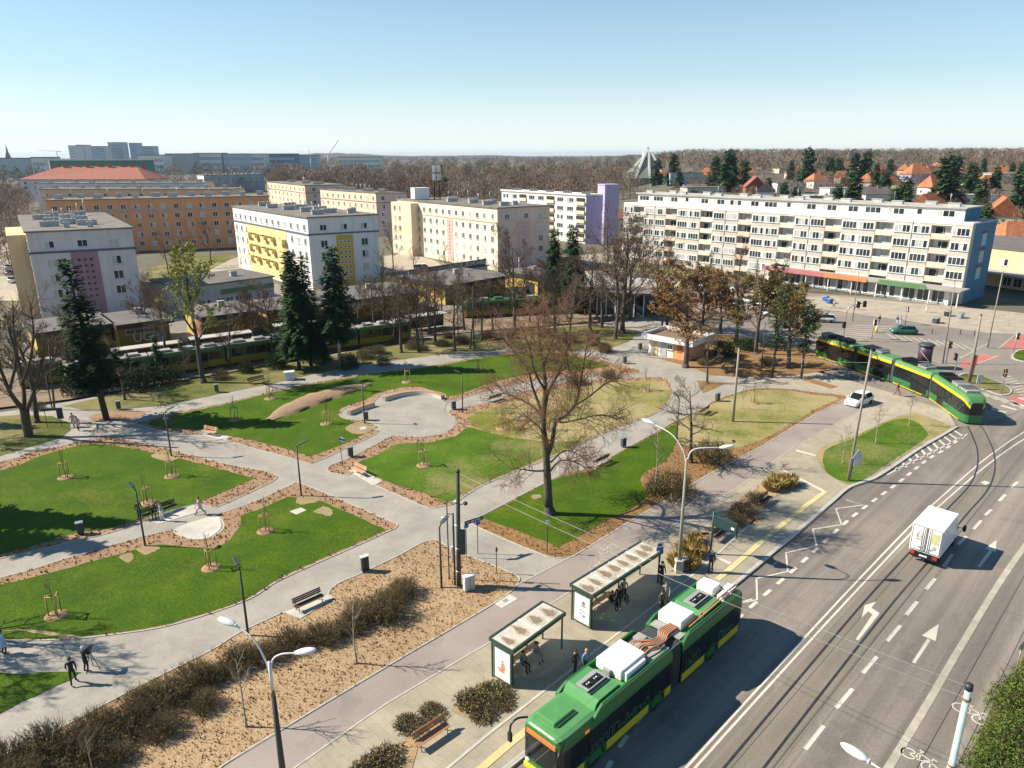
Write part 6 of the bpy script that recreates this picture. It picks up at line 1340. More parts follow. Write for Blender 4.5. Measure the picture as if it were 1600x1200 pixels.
mb = MB(); mb.box(-.05, -.036, -.85, -.28, 1.75, 2.6); mb.build('door_poster', M['greenprint'], cb); mb = MB(); mb.box(-.05, -.036, -.75, -.5, 1.3, 1.55); mb.build('door_sticker', M['bus_grey'], cb)
mb = MB(); mb.box(-.05, 4.4, -.7, .7, .5, .8); mb.bbox(-.16, .0, -.98, .98, .45, .56, .03); mb.build('chassis', M['black'], tk)
mb = MB(); L = [(3.85, .55), (5.45, .55), (5.5, 1.15), (5.2, 1.35), (4.7, 2.15), (3.85, 2.3)]; n = len(L); vs = [(x, -.92 if z < 1.4 else -.8, z) for x, z in L]+[(x, .92 if z < 1.4 else .8, z) for x, z in L]
mb.add(vs, [tuple(range(n-1, -1, -1)), tuple(range(n, 2*n))]+[(i, (i+1) % n, n+(i+1) % n, n+i) for i in range(n)]); mb.build('cab', M['veh_white'], tk)
for s in (1, -1):
    mb = MB(); mb.add([(4.0, s*.93, 1.3), (5.0, s*.93, 1.3), (4.62, s*.84, 2.05), (4.0, s*.84, 2.1)], [(0, 1, 2, 3) if s < 0 else (3, 2, 1, 0)]); mb.build('side_window', M['vglass'], tk)
mb = MB(); mb.add([(5.22, -.8, 1.4), (5.22, .8, 1.4), (4.74, .72, 2.16), (4.74, -.72, 2.16)], [(0, 1, 2, 3)]); mb.build('windscreen', M['vglass'], tk)
mb = MB(); mb.box(-.17, -.16, -.26, .26, .6, .72); mb.build('number_plate', M['veh_white'], tk)
# ---- passenger cars
def car(label, loc, ang, colour, kind='hatch', group=None, detail=True):
    t = thing('car', label, 'car', (loc[0], loc[1], RZ+.03), ang, group)
    Lh = {'hatch': 2.05, 'estate': 2.3, 'van': 2.4}[kind]; top = {'hatch': 1.48, 'estate': 1.45, 'van': 1.9}[kind]; bk = Lh-.12 if kind != 'hatch' else Lh-.28
    # lower body lofted over stations: (x, half width, z bottom, z belt)
    st = [(-Lh, .70, .42, .78), (-Lh+.08, .80, .30, .92), (-Lh+.6, .86, .22, .95), (-.5, .88, .2, .93), (.7, .88, .2, .92), (Lh-.95, .86, .2, .88), (Lh-.3, .82, .22, .74), (Lh-.06, .74, .28, .62), (Lh, .62, .36, .54)]
    mb = MB(); vs = []
    for x, w_, z0, z1 in st: vs += [(x, -w_*.94, z0), (x, -w_, (z0+z1)/2), (x, -w_*.95, z1), (x, w_*.95, z1), (x, w_, (z0+z1)/2), (x, w_*.94, z0)]
    fs = []
    for i in range(len(st)-1):
        for j in range(6): fs.append((i*6+j, (i+1)*6+j, (i+1)*6+(j+1) % 6, i*6+(j+1) % 6))
    fs += [tuple(range(6)), tuple((len(st)-1)*6+j for j in range(5, -1, -1))]; mb.add(vs, fs, 0, True)
    mb.build('body', M[colour], t)
    cab = [(-bk-.02, .90), (-bk+.22, top-.04), (-bk+.7, top), (.25, top-.02), (1.02, .90)] if kind != 'van' else [(-bk, .9), (-bk+.06, top-.05), (-bk+.4, top), (.9, top-.05), (1.7, .9)]
    vs = [(x, -.80 if z < 1 else -.60, z) for x, z in cab]+[(x, .80 if z < 1 else .60, z) for x, z in cab]; n = len(cab); mb = MB()
    mb.add(vs, [(4, 3, 2, 1, 0), (5, 6, 7, 8, 9), (0, 1, 6, 5), (3, 4, 9, 8)], 0); mb.build('windows', M['vglass'], t)
    mb = MB(); r0 = cab[1:4]; vs = [(x, -.61, z+.012) for x, z in r0]+[(x, .61, z+.012) for x, z in r0]; mb.add(vs, [(0, 1, 4, 3), (1, 2, 5, 4)])
    for s in (1, -1):
        for (x0, z0), (x1, z1) in ((cab[0], cab[1]), (cab[3], cab[4]), ((-.15, .92), (-.2, top))): mb.tube([(x0, s*.805, z0), (x1, s*.61, z1)], .04, 4)
    mb.build('roof', M[colour], t)
    for s in (1, -1):
        for x in (-Lh+.78, Lh-.85): wheel(t, x, s*.76, .31, .31, .2)
        if detail:
            mb = MB(); mb.ball((Lh-.2, s*.6, .66), .14, .17, .08); mb.build('headlight', M['lamp_clear'], t); mb = MB(); mb.bbox(-Lh-.01, -Lh+.12, s*.66-.1, s*.66+.1, .7, .95, .03); mb.build('tail_light', M['lamp_red'], t)
            mb = MB(); mb.ball((.75, s*.95, .98), .08, .1, .07, 8, 5); mb.build('mirror', M[colour], t)
    return t
def facing(a, b): v = G(*b)-G(*a); return math.atan2(v.y, v.x)
car('white hatchback with orange door crest parked on the plaza beside the tram', G(1341, 631), math.atan2(-.60, -.80), 'veh_white')
car('silver estate car standing before the junction left of the traffic light', G(1283, 503, RZ), math.atan2(.25, -.97), 'car_silver', 'estate')
car('dark green hatchback crossing the junction behind the zebra stripes', G(1411, 522, RZ), math.atan2(.2, -.98), 'car_green')
for i, (x, y, a, c, k, lab) in enumerate(((1075, 470, 2.2, 'veh_white', 'hatch', 'white car behind the brown oaks, leftmost in the car park'), (1102, 474, 2.2, 'car_red', 'hatch', 'red car behind the oaks, left one of the two red ones'), (1130, 476, 2.2, 'car_red', 'hatch', 'red car behind the oaks, right one of the two red ones'), (1146, 479, 2.2, 'car_blue', 'hatch', 'blue car beside the red pair in the car park'), (1183, 486, 2.2, 'veh_white', 'estate', 'white estate behind the oaks near the slab shops'), (1197, 494, 2.2, 'car_silver', 'hatch', 'silver car nearest the junction in the car park'),
                                          (1092, 450, 2.2, 'car_dark', 'hatch', 'dark car in the far row of the car park, left'), (1155, 456, 2.2, 'car_silver', 'hatch', 'silver car in the far row of the car park'), (1210, 463, 2.2, 'veh_white', 'hatch', 'white car before the pink shop sign'), (1240, 468, 2.2, 'car_dark', 'estate', 'dark estate car parked before the pink shop sign'), (1222, 476, 2.2, 'car_blue', 'hatch', 'blue car at the end of the car park row by the shops'), (1168, 474, 2.2, 'car_silver', 'hatch', 'silver car between the blue one and the white estate'), (1120, 462, 2.2, 'veh_white', 'hatch', 'white car in the second row of the car park'), (660, 424, .3, 'veh_white', 'van', 'white van parked at the foot of the ivory block'), (18, 430, 1.9, 'car_blue', 'hatch', 'blue car in the side street left of the pink block'), (22, 441, 1.9, 'veh_white', 'hatch', 'white car in the side street left of the pink block'), (16, 421, 1.9, 'car_silver', 'hatch', 'silver car farthest up the side street at left'),
                                          (830, 425, .5, 'car_dark', 'hatch', 'dark car parked in front of the lilac gable'), (900, 430, .5, 'car_dark', 'estate', 'dark estate car near the conifer pair'), (1360, 455, 2.4, 'car_dark', 'hatch', 'dark car under the slab by the green shop') )):
    car(lab, G(x, y, -.2), a, c, k, 'cars parked around the blocks', False)
# ---- modern tram along its track
def along(path, p):
    best = min(range(len(path)-1), key=lambda i: (path[i]-p).length); return best
TL = [0.0]
for a, b in zip(TRK, TRK[1:]): TL.append(TL[-1]+(b-a).length)
def trk(s):
    for i in range(len(TRK)-1):
        if s <= TL[i+1]: return TRK[i].lerp(TRK[i+1], (s-TL[i])/max(1e-6, TL[i+1]-TL[i]))
    d = (TRK[-1]-TRK[-2]).normalized(); return TRK[-1]+d*(s-TL[-1])
s0 = TL[along(TRK, Vector(G(1514, 659)[:2]))]
tm = thing('tram', 'modern green tram with a yellow roof stripe turning towards the avenue', 'tram', (*trk(s0), RZ))
tb = tm.location
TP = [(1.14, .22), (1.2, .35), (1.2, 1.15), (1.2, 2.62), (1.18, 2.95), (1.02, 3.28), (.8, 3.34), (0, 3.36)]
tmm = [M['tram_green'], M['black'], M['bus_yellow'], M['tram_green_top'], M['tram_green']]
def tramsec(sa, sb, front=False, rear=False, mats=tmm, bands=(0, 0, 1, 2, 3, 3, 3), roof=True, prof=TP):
    a, b = trk(sa), trk(sb); d = (a-b); L = d.length; ang = math.atan2(d.y, d.x); c = (a+b)/2
    e = thing('tmp', None, None); bpy.data.objects.remove(e)
    mb = MB(); xs = [(L/2, 1, 0), (-L/2, 1, 0)]
    if front: xs = [(L/2+.15, .55, -.75), (L/2-.02, .78, -.45), (L/2-.35, .92, -.15), (L/2-1.0, 1, 0), (-L/2, 1, 0)]
    if rear: xs = [(L/2, 1, 0), (-L/2+1, 1, 0), (-L/2+.3, .92, -.15), (-L/2, .7, -.5)]
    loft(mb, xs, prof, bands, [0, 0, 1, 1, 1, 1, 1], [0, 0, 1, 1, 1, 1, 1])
    o = mb.build('car_section', mats, tm, (c.x-tb.x, c.y-tb.y, 0), ang)
    return o, L
bounds = [(0, 8.6), (9.3, 15.6), (16.3, 22.4), (23.1, 30.5)]
for i, (a, b) in enumerate(bounds):
    o, L = tramsec(s0+a, s0+b, i == 0, i == 3)
    for s in (1, -1):
        n = int(L/2.1)
        for k in range(n):
            x0 = -L/2+.25+k*(L-1.6 if i == 0 else L-.4)/n; x1 = x0+(L-1.6 if i == 0 else L-.4)/n-.12
            door = (k % 3 == 1)
            mb = MB(); y = s*1.2; mb.box(x0, x1, min(y, y+s*.014), max(y, y+s*.014), .4 if door else 1.2, 2.58); mb.build('door' if door else 'window', M['vglass'], o)
        mb = MB(); y = s*1.2; mb.box(-L/2+.1, L/2-.9, min(y, y+s*.012), max(y, y+s*.012), .24, .34); mb.build('yellow_sill', M['bus_yellow'], o)
        mb = MB(); y = s*1.205
        q = [(-L*.3, .55), (-L*.2, .85), (-L*.1, .85), (-L*.1, .6), (0, .6), (.5, .95), (1.2, .95)]; mb.tube([(x, y, z) for x, z in q], .025, 4); mb.build('line_graphic', M['black'], o)
    # roof gear
    rr = random.Random(i)
    x = -L/2+.5
    while x < L/2-2.2:
        w_ = rr.uniform(1.0, 2.0); mb = MB(); mb.bbox(x, x+w_, -.75, .75, 3.36, 3.36+rr.uniform(.2, .42), .05)
        for q in range(4): mb.box(x+.1+q*w_/4.4, x+.16+q*w_/4.4, -.8, .8, 3.4, 3.80)
        mb.build('roof_unit', M[rr.choice(['black', 'bus_grey', 'tram_roof', 'black'])], o); x += w_+.25
    if i < 3:
        p = trk(s0+b+.35); d_ = (trk(s0+b)-trk(s0+b+.7)); mb = MB(); loft(mb, [(.36, .95, 0), (.12, .9, 0), (-.12, .95, 0), (-.36, .9, 0)], TP, [0]*7); mb.build('gangway', M['bellows'], tm, (p.x-tb.x, p.y-tb.y, 0), math.atan2(d_.y, d_.x))
    if i == 0:
        mb = MB(); mb.box(L/2-.18, L/2-.08, -.45, .45, 2.42, 2.56); mb.build('destination_display', M['amber'], o)
        for s in (1, -1):
            mb = MB(); mb.ball((L/2+.02, s*.52, .75), .1, .14, .09); mb.build('headlight', M['lamp_clear'], o)
            mb = MB(); mb.tube([(L/2-.4, s*1.1, 2.3), (L/2-.1, s*1.4, 2.35), (L/2-.1, s*1.42, 1.8)], .05, 5); mb.build('mirror', M['black'], o)
    if i == 1:
        mb = MB(); mb.tube([(-1, 0, 3.6), (1.2, 0, 4.2), (-.6, 0, 5.2)], .05, 5); mb.tube([(-.6, -.9, 5.2), (-.6, .9, 5.2)], .04, 5); mb.build('pantograph', M['metal'], o)
# ---- older trams on the loop behind the park
def oldtram(label, pts, secs, roof='tram_roof', group='older trams waiting at the loop'):
    q = [Vector(p[:2]) for p in P(pts, -.05)]; L = [0.0]
    for a, b in zip(q, q[1:]): L.append(L[-1]+(b-a).length)
    def at(s):
        for i in range(len(q)-1):
            if s <= L[i+1] or i == len(q)-2: return q[i]+(q[i+1]-q[i])*((s-L[i])/(L[i+1]-L[i]))
    t = thing('tram', label, 'tram', (q[0].x, q[0].y, 0), 0, group); n = secs; sl = L[-1]/n
    prof = [(1.1, .25), (1.18, .35), (1.2, 1.25), (1.2, 2.55), (1.15, 2.9), (.95, 3.1), (0, 3.18)]; mm = [M['tram_old_green_shaded'], M['black'], M['tram_old_yellow_shaded'], M[roof]]
    for i in range(n):
        a, b = at(i*sl+.12), at((i+1)*sl-.12); d = a-b; l = d.length; c = (a+b)/2; mb = MB()
        xs = [(l/2, .72 if i == 0 else 1, 0), (l/2-.5, 1, 0), (-l/2+.5, 1, 0), (-l/2, .72 if i == n-1 else 1, 0)]
        loft(mb, xs, prof, [2, 2, 0, 0, 0, 3], [2, 0, 1, 0, 3, 3], [2, 0, 1, 0, 3, 3]); o = mb.build('car_section', mm, t, (c.x-q[0].x, c.y-q[0].y, .0), math.atan2(d.y, d.x))
        for s in (1, -1):
            k = int(l/1.7)
            for j in range(k):
                x0 = -l/2+.6+j*(l-1.2)/k; mb = MB(); y = s*1.2; mb.box(x0, x0+(l-1.2)/k-.15, min(y, y+s*.015), max(y, y+s*.015), .5 if j % 4 == 1 else 1.35, 2.5); mb.build('door' if j % 4 == 1 else 'window', M['vglass'], o)
        for j in range(3):
            x0 = -l/2+1+j*l/3.3; mb = MB(); mb.bbox(x0, x0+1.6, -.6, .6, 3.16, 3.45, .04); mb.build('roof_unit', M[roof if j != 1 else 'bus_grey'], o)
    return t
oldtram('shaded green and yellow tram at the stop left of the spruces', [(107, 606), (280, 581), (457, 554)], 3)
oldtram('green tram standing behind the spruces and the olive bush', [(468, 551), (560, 540), (640, 529)], 2)
oldtram('dark green tram waiting at the loop in front of the brown roofed pavilion', [(722, 496), (830, 489), (937, 486)], 3, 'tram_old_green_shaded')
oldtram('rear of a green and yellow tram at the far left of the stop', [(30, 606), (104, 595)], 1)
# ================================================================ street furniture
for n, c, rg in (('pole_dark', (.022, .03, .03), .5), ('pole_conc', (.27, .24, .19), .85), ('pole_dconc', (.05, .055, .045), .8), ('lamp_head', (.66, .66, .64), .4), ('wood_bench', (.42, .20, .09), .6), ('wood_light', (.55, .30, .17), .6), ('wood_dark', (.10, .045, .028), .6), ('conc', (.50, .48, .44), .85), ('bin_dark', (.05, .06, .065), .5), ('cabinet', (.48, .52, .54), .6), ('sign_blue', (.03, .11, .42), .5), ('sign_dark', (.02, .045, .05), .5), ('sign_white', (.72, .72, .72), .5), ('shelter_green', (.028, .06, .045), .45), ('shelter_roof', (.50, .46, .38), .8), ('stain', (.22, .165, .11), .9), ('red_pole', (.36, .07, .05), .6), ('sign_yellow', (.75, .45, .02), .5), ('yellow_post', (.60, .48, .04), .5), ('pole_green', (.36, .50, .46), .6), ('rust', (.25, .13, .07), .8)):
    M[n] = mat(n, c, rg, .12, 3)
m, nt, b = newmat('clear_glass'); b.inputs['Base Color'].default_value = (.75, .85, .82, 1); b.inputs['Roughness'].default_value = .02; b.inputs['Transmission Weight'].default_value = .97; b.inputs['IOR'].default_value = 1.02; M['clear'] = m
# park lamps
pl = thing('park_lamp', None, 'lamp', (0, 0, 0), 0, 'black park lamps along the paths')
mb = MB(); mb.tube([(0, 0, -.1), (0, 0, .5), (0, 0, 4.7)], [.085, .08, .06], 8); mb.tube([(0, 0, 4.65), (.12, 0, 4.85), (.3, 0, 4.95)], .05, 7); mb.build('pole', M['pole_dark'], pl)
mb = MB(); mb.T = Matrix.Translation((.25, 0, 4.92)) @ Matrix.Rotation(-R(18), 4, 'Y'); mb.bbox(0, .75, -.14, .14, -.02, .07, .02); mb.build('lamp_head', M['bin_dark'], pl)
for b, a, lab in (((471, 775), .5, 'black park lamp at the path crossing in front of the front lawn'), ((227, 853), 2.5, 'black park lamp beside the black bench and the standing figure'), ((268, 713), .6, 'black park lamp at the corner of the big left lawn'), ((388, 993), 2.2, 'black park lamp between the shrub bed and the wide path'), ((570, 662), 2.6, 'black park lamp by the bin on the near side of the round plaza'), ((723, 645), 2.8, 'black park lamp on the right edge of the round plaza'), ((1057, 690), 2.0, 'slim black park lamp beside the gnarled tree'), ((1252, 592), 1.5, 'black park lamp by the leaf island near the tram'), ((82, 640), 2.2, 'black park lamp near the notice board at left'), ((690, 918), 1.0, 'black park lamp next to the mast group')):
    inst(pl, G(*b), a, None, lab)
# tall double lamps
def armlamp(t, tops, zc, col='lamp_head'):
    for (dx, dy, dz) in tops:
        e = Vector((dx, dy, 0)); mb = MB(); mb.tube(curve([(0, 0, zc-1.2), (dx*.12, dy*.12, zc-.25), (dx*.45, dy*.45, zc+dz*.6), (dx, dy, zc+dz)], 5), [.042]*14+[.036]*2, 8); a = mb.build('arm', M['lamp_head'], t)
        d = e.normalized(); mb = MB(); mb.T = Matrix.Translation((dx, dy, zc+dz)) @ Matrix.Rotation(math.atan2(dy, dx), 4, 'Z') @ Matrix.Rotation(-R(8), 4, 'Y'); mb.ball((.42, 0, .02), .52, .2, .14, 12, 8); mb.bbox(-.1, .3, -.09, .09, -.06, .08, .03); mb.build('lamp_head', M['lamp_head'], a)
def at_h(b, top, ): return hgt(b, top)
b = G(445, 1232); h = hgt((445, 1232), 1025); t = thing('street_lamp', 'tall double armed street lamp with white heads over the shrub bed in the foreground', 'lamp', b)
mb = MB(); mb.tube([(0, 0, -.2), (0, 0, h*.72)], [.17, .11], 10); mb.build('pole', M['pole_dconc'], t); mb = MB(); mb.tube([(0, 0, h*.72), (0, 0, h*.76)], [.115, .085], 8); mb.build('collar', M['rust'], t)
mb = MB(); mb.tube([(0, 0, h*.76), (0, 0, h-.3)], [.085, .075], 8); mb.build('upper_pole', M['lamp_head'], t); armlamp(t, [(-1.55, .55, 1.25), (1.25, .05, .12)], h)
b = G(1060, 893); h = hgt((1060, 893), 700); t = thing('street_lamp', 'tall double armed street lamp on the platform beside the straw grasses', 'lamp', b)
mb = MB(); mb.tube([(0, 0, -.2), (0, 0, h-.8)], [.15, .085], 10); mb.build('pole', M['pole_conc'], t); mb = MB(); mb.bbox(-.28, .28, -.28, .28, 0, 1.0, .03); mb.build('base_casing', M['conc'], t); armlamp(t, [(-2.1, 1.7, 1.15), (2.3, 0, .0)], h)
b = Vector((G(1345, 1200, 9.0).x+3.0, G(1345, 1200, 9.0).y-2.0, RZ)); t = thing('street_lamp', 'street lamp with a single white head reaching in from the bottom edge over the road', 'lamp', b)
e = G(1338, 1182, 8.9); mb = MB(); mb.tube([(0, 0, 0), (0, 0, 8.2)], [.15, .1], 10); mb.build('pole', M['pole_conc'], t); armlamp(t, [(e.x-b.x+.3, e.y-b.y-.15, .8)], 8.2)
# masts
def mast(name, label, b, top, col, r0=.16, r1=.10, z=0.0, cat='mast', lean=None, group=None):
    p = G(b[0], b[1], z); h = hgt(b, top[1], z); e = PX(top[0], top[1], p.y)-p
    t = thing(name, label, cat, p, 0, group); mb = MB(); mb.tube([(0, 0, -.2), (e.x*.5, 0, e.z*.5), (e.x, 0, e.z)], [r0, (r0+r1)/2, r1], 9); mb.build('pole', M[col], t); mb = MB(); mb.cyl(e.x, 0, e.z-.05, e.z+.06, r1*1.25, n=9); mb.build('cap', M['pole_dark'], t)
    return t, p, p+Vector((e.x, 0, e.z))
m1, m1b, m1t = mast('catenary_mast', 'dark green wire mast with control boxes beside the white cabinet', (717, 916), (715, 736), 'pole_dconc', .17, .13)
mb = MB(); mb.tube([(-.28, .2, -.2), (-.28, .2, 5.6)], .07, 7); mb.tube([(-.75, .9, -.2), (-.75, .9, 6.3)], .045, 6); mb.tube([(-.75, .9, 5.2), (-.28, .2, 5.5)], .04, 5); mb.build('side_posts', M['pole_dark'], m1)
mb = MB(); mb.bbox(.15, .55, -.2, .2, 2.6, 4.4, .04); mb.build('control_box', M['sign_dark'], m1); mb = MB(); mb.bbox(-.5, -.25, .2, .35, 1.8, 3.0, .03); mb.build('white_box', M['sign_white'], m1)
mb = MB(); mb.tube([(.1, 0, 6.3), (.55, -.1, 6.5)], .03, 5); mb.ball((.62, -.1, 6.5), .16, .16, .14); mb.build('camera_dome', M['pole_dark'], m1)
mb = MB(); mb.bbox(-1.15, -.85, .8, 1.0, 4.6, 4.95, .04); mb.build('loudspeaker', M['lamp_head'], m1)
for z in (1.2, 3.0, 4.8, 6.6): mb = MB(); mb.cyl(0, 0, z, z+.06, .19, n=9); mb.build('strap', M['metal'], m1)
m2t_ = G(1515, 1070, 8.8); m2 = thing('catenary_mast', 'pale green wire mast in the lower right corner of the picture', 'mast', (m2t_.x, m2t_.y, RZ)); mb = MB(); mb.tube([(0, 0, -.2), (0, 0, 3), (0, 0, 5), (0, 0, 5.02), (0, 0, 8.9)], [.19, .17, .155, .13, .12], 12); mb.build('pole', M['pole_green'], m2); mb = MB(); mb.tube([(0, 0, 8.7), (0, 0, 8.95)], [.16, .14], 12); mb.build('cap', M['pole_dark'], m2)
for z in (4.9, 8.2): mb = MB(); mb.cyl(0, 0, z, z+.1, .17, n=12); mb.build('strap', M['rust'], m2)
m3 = mast('catenary_mast', 'pale concrete mast on the dry lawn beside the cycle path', (1145, 659), (1155, 543), 'pole_conc', .17, .11)
m4 = mast('catenary_mast', 'long leaning mast on the roadside verge with a triangular warning sign', (1325, 751), (1362, 546), 'pole_conc', .14, .09)
m5 = mast('catenary_mast', 'mast with red painted lower half on the traffic island', (1513, 600), (1533, 492), 'pole_conc', .2, .12, RZ); mb = MB(); mb.tube([(0, 0, .02), (.35, 0, 3.9)], [.22, .19], 9); mb.build('red_sleeve', M['red_pole'], m5[0])
m6 = mast('lamp_mast', 'tall thin lamp mast in front of the blue gable foot', (1473, 568), (1492, 440), 'pole_conc', .12, .06, RZ)
m7 = mast('lamp_mast', 'thin pale mast in front of the far right canopy', (1543, 544), (1567, 425), 'pole_conc', .11, .07, RZ)
m8 = mast('lamp_mast', 'thin grey mast in front of the orange shop sign', (1332, 502), (1342, 425), 'pole_conc', .1, .06, RZ)
m9 = mast('catenary_mast', 'dark mast by the lime row in front of the tram', (741, 548), (738, 450), 'pole_dconc', .1, .07); m10 = mast('catenary_mast', 'dark mast at the loop rails left of the ivory gable tree', (716, 530), (714, 462), 'pole_dconc', .1, .07)
mast('catenary_mast', 'dark tram mast between the leaning ivy tree and the forked tree', (85, 640), (76, 530), 'pole_dconc', .12, .08); mast('catenary_mast', 'pale thin mast behind the kiosk pavilion', (810, 455), (811, 400), 'metal', .08, .05)
mast('lamp_mast', 'thin dark lamp mast on the leaf litter left of the leaning pine', (1189, 580), (1196, 505), 'pole_dconc', .08, .05)
b = G(*(1326, 750)); mb = MB(); p = m4[1]; mb.add([(.10, -.24, 3.2), (.10, -.24, 2.15)], []) if False else None
mb = MB(); s3 = [(-.55, 2.3), (.55, 2.3), (0, 3.25)]; mb.add([(.5+x, -.22, z) for x, z in s3]+[(.5+x, -.18, z) for x, z in s3], [(0, 1, 2), (5, 4, 3), (0, 3, 4, 1), (1, 4, 5, 2), (2, 5, 3, 0)]); mb.box(.2, .8, -.22, -.18, 1.6, 2.25); mb.build('warning_sign', M['cabinet'], m4[0])
mb = MB(); mb.tube([(.1, -.05, .2), (.32, -.05, 2.8)], .06, 6); mb.build('blue_sleeve', M['sign_blue'], m4[0])
# wires
M['wire'] = mat('wire', (.30, .30, .29), .5, .1, 5, .3)
def wire(name, label, a, b_, sag=.25, r=.014, beads=0):
    mb = MB(); a = Vector(a); b_ = Vector(b_); n = 14; pts = [a.lerp(b_, i/n)-Vector((0, 0, sag*4*(i/n)*(1-i/n))) for i in range(n+1)]; mb.tube(pts, r, 4, caps=False)
    if beads:
        L = (b_-a).length
        for k in range(int(L*beads)):
            t = (k+.5)/int(L*beads); q = a.lerp(b_, t)-Vector((0, 0, sag*4*t*(1-t))); mb.ball(q, .028, .028, .028, 6, 4)
    return tag(mb.build(name, M['wire']), label, 'wire')
m2t = Vector((m2t_.x, m2t_.y, 8.7)); m3t = m3[2]
wire('span_wire', 'upper beaded span wire from the dark mast across the lawn to the pale green mast', m1t-Vector((0, 0, .15)), m2t, .35, .012, 1.1)
wire('span_wire', 'lower span wire from the dark mast across the bus to the pale green mast', m1t-Vector((0, 0, .75)), m2t-Vector((0, 0, .55)), .4, .012, 1.1)
rd = Vector((.703, .711, 0)); rn = Vector((.711, -.703, 0))
c0 = Vector((2.6, 26.2, 5.7))
wire('trolley_wire', 'left trolley wire hanging above the bus lane', c0-rd*14, c0+rd*75, .3, .009); wire('trolley_wire', 'right trolley wire hanging above the bus lane', c0+rn*.6-rd*14, c0+rn*.6+rd*75, .3, .009)
wire('span_wire', 'span wire from the pale concrete mast over the cycle path to the verge mast', m3t-Vector((0, 0, .3)), m4[2]-Vector((0, 0, 1.2)), .3, .012)
wire('contact_wire', 'tram contact wire over the track in the avenue', Vector((14.5, 28, 5.8)), Vector((45, 60, 5.8)), .2, .009)
# benches
def bench(name, label, loc, ang, wood='wood_bench', L=1.9, back=True, group=None):
    t = thing(name, label, 'bench', loc, ang, group)
    mb = MB()
    for k in range(4): mb.bbox(-L/2, L/2, -.22+k*.12, -.12+k*.12, .43, .47, .01)
    mb.build('seat', M[wood], t)
    if back:
        mb = MB()
        for k in range(3): mb.bbox(-L/2, L/2, .27+k*.03, .31+k*.03, .55+k*.13, .66+k*.13, .01)
        mb.build('backrest', M[wood], t)
    for x in (-L/2+.2, L/2-.2):
        mb = MB(); mb.tube([(x, -.2, 0), (x, -.18, .42), (x, .22, .42), (x, .38, .95)], .03, 6); mb.tube([(x, .3, 0), (x, .22, .42)], .03, 6); mb.build('leg', M['metal'], t)
    return t
def bang(a, b): v = G(*b)-G(*a); return math.atan2(v.y, v.x)
bench('park_bench', 'light wooden park bench on a pale pad at the path crossing', G(560, 741), bang((545, 735), (572, 748)), 'wood_light', 1.9)
bench('park_bench', 'light wooden park bench between mulch strips left of the mulch mound', G(327, 680), bang((316, 677), (338, 681)), 'wood_light', 1.9)
bench('park_bench', 'dark park bench on the lawn edge below the wide path, right of the big tree', G(938, 724), bang((926, 729), (950, 718))+math.pi, 'wood_dark', 2.0)
bench('park_bench', 'dark wooden park bench seen from behind at the shrub bed by the wide path', G(484, 948), bang((462, 958), (506, 938))+math.pi*0, 'wood_dark', 2.1)
bench('park_bench', 'reddish bench with slatted back on the platform at the bottom, between planted beds', G(676, 1158), bang((652, 1178), (702, 1144)), 'wood_bench', 2.1)
bench('park_bench', 'dark bench on the platform behind the stop information board', G(1126, 842), bang((1114, 850), (1138, 832)), 'wood_dark', 1.9)
bench('park_bench', 'dark bench at the far end of the platform beside the big straw grass', G(1196, 788), bang((1183, 796), (1206, 779)), 'wood_dark', 1.9)
bench('park_bench', 'reddish park bench on the path edge right of the round plaza', G(772, 626), bang((762, 630), (783, 624))+math.pi, 'wood_dark', 2.0)
bench('park_bench', 'dark park bench beside the gnarled tree on the path edge', G(1098, 646), bang((1085, 652), (1108, 640))+math.pi, 'wood_dark', 2.0)
bench('park_bench', 'black park bench on the upper path edge below the olive bush', G(604, 562), bang((594, 564), (614, 560)), 'wood_dark', 2.4)
bench('park_bench', 'black park bench beside the white cabinet on the upper path', G(402, 599), bang((392, 602), (412, 597)), 'wood_dark', 2.4)
bench('park_bench', 'black bench of the occupied group, nearer the park lamp', G(240, 808), bang((228, 812), (252, 803)), 'pole_dark', 1.8)
bench('park_bench', 'black empty bench of the group, nearer the pink walker', G(262, 801), bang((252, 804), (272, 796)), 'pole_dark', 1.8)
# curved seating walls of the plaza
def seatwall(name, label, pts, w=.55):
    q = curve([Vector(p[:2]) for p in P(pts)], 6); t = thing(name, label, 'seat wall', (q[0].x, q[0].y, 0)); q0 = Vector((q[0].x, q[0].y)); q = [p-q0 for p in q]
    mb = MB(); ribbon(mb, q, w, 0, .46); mb.prism([tuple(p) for p in (q[0]+Vector((0, .01)), q[0]+Vector((.01, 0)), q[0]-Vector((.01, .01)))], 0, .1); mb.build('wall', M['conc'], t)
    mb = MB(); ribbon(mb, q, w-.06, .46, .54); mb.build('seat', M['wood_bench'], t)
    mb = MB()
    for e, f in ((q[0], q[1]), (q[-1], q[-2])):
        d = (f-e).normalized(); n = Vector((-d.y, d.x))*w/2; a = e-d*.01; mb.add([(*(a-n), 0), (*(a+n), 0), (*(a+n), .53), (*(a-n), .53)], [(0, 1, 2, 3), (3, 2, 1, 0)])
    mb.build('end_face', M['conc'], t)
seatwall('seat_wall', 'long curved white seating wall with wooden top along the round plaza', [(600, 627), (625, 620), (650, 617), (675, 619), (692, 624)])
seatwall('seat_wall', 'short white seating wall with wooden top left of the park lamp at the plaza', [(545, 649), (565, 641), (584, 635)])
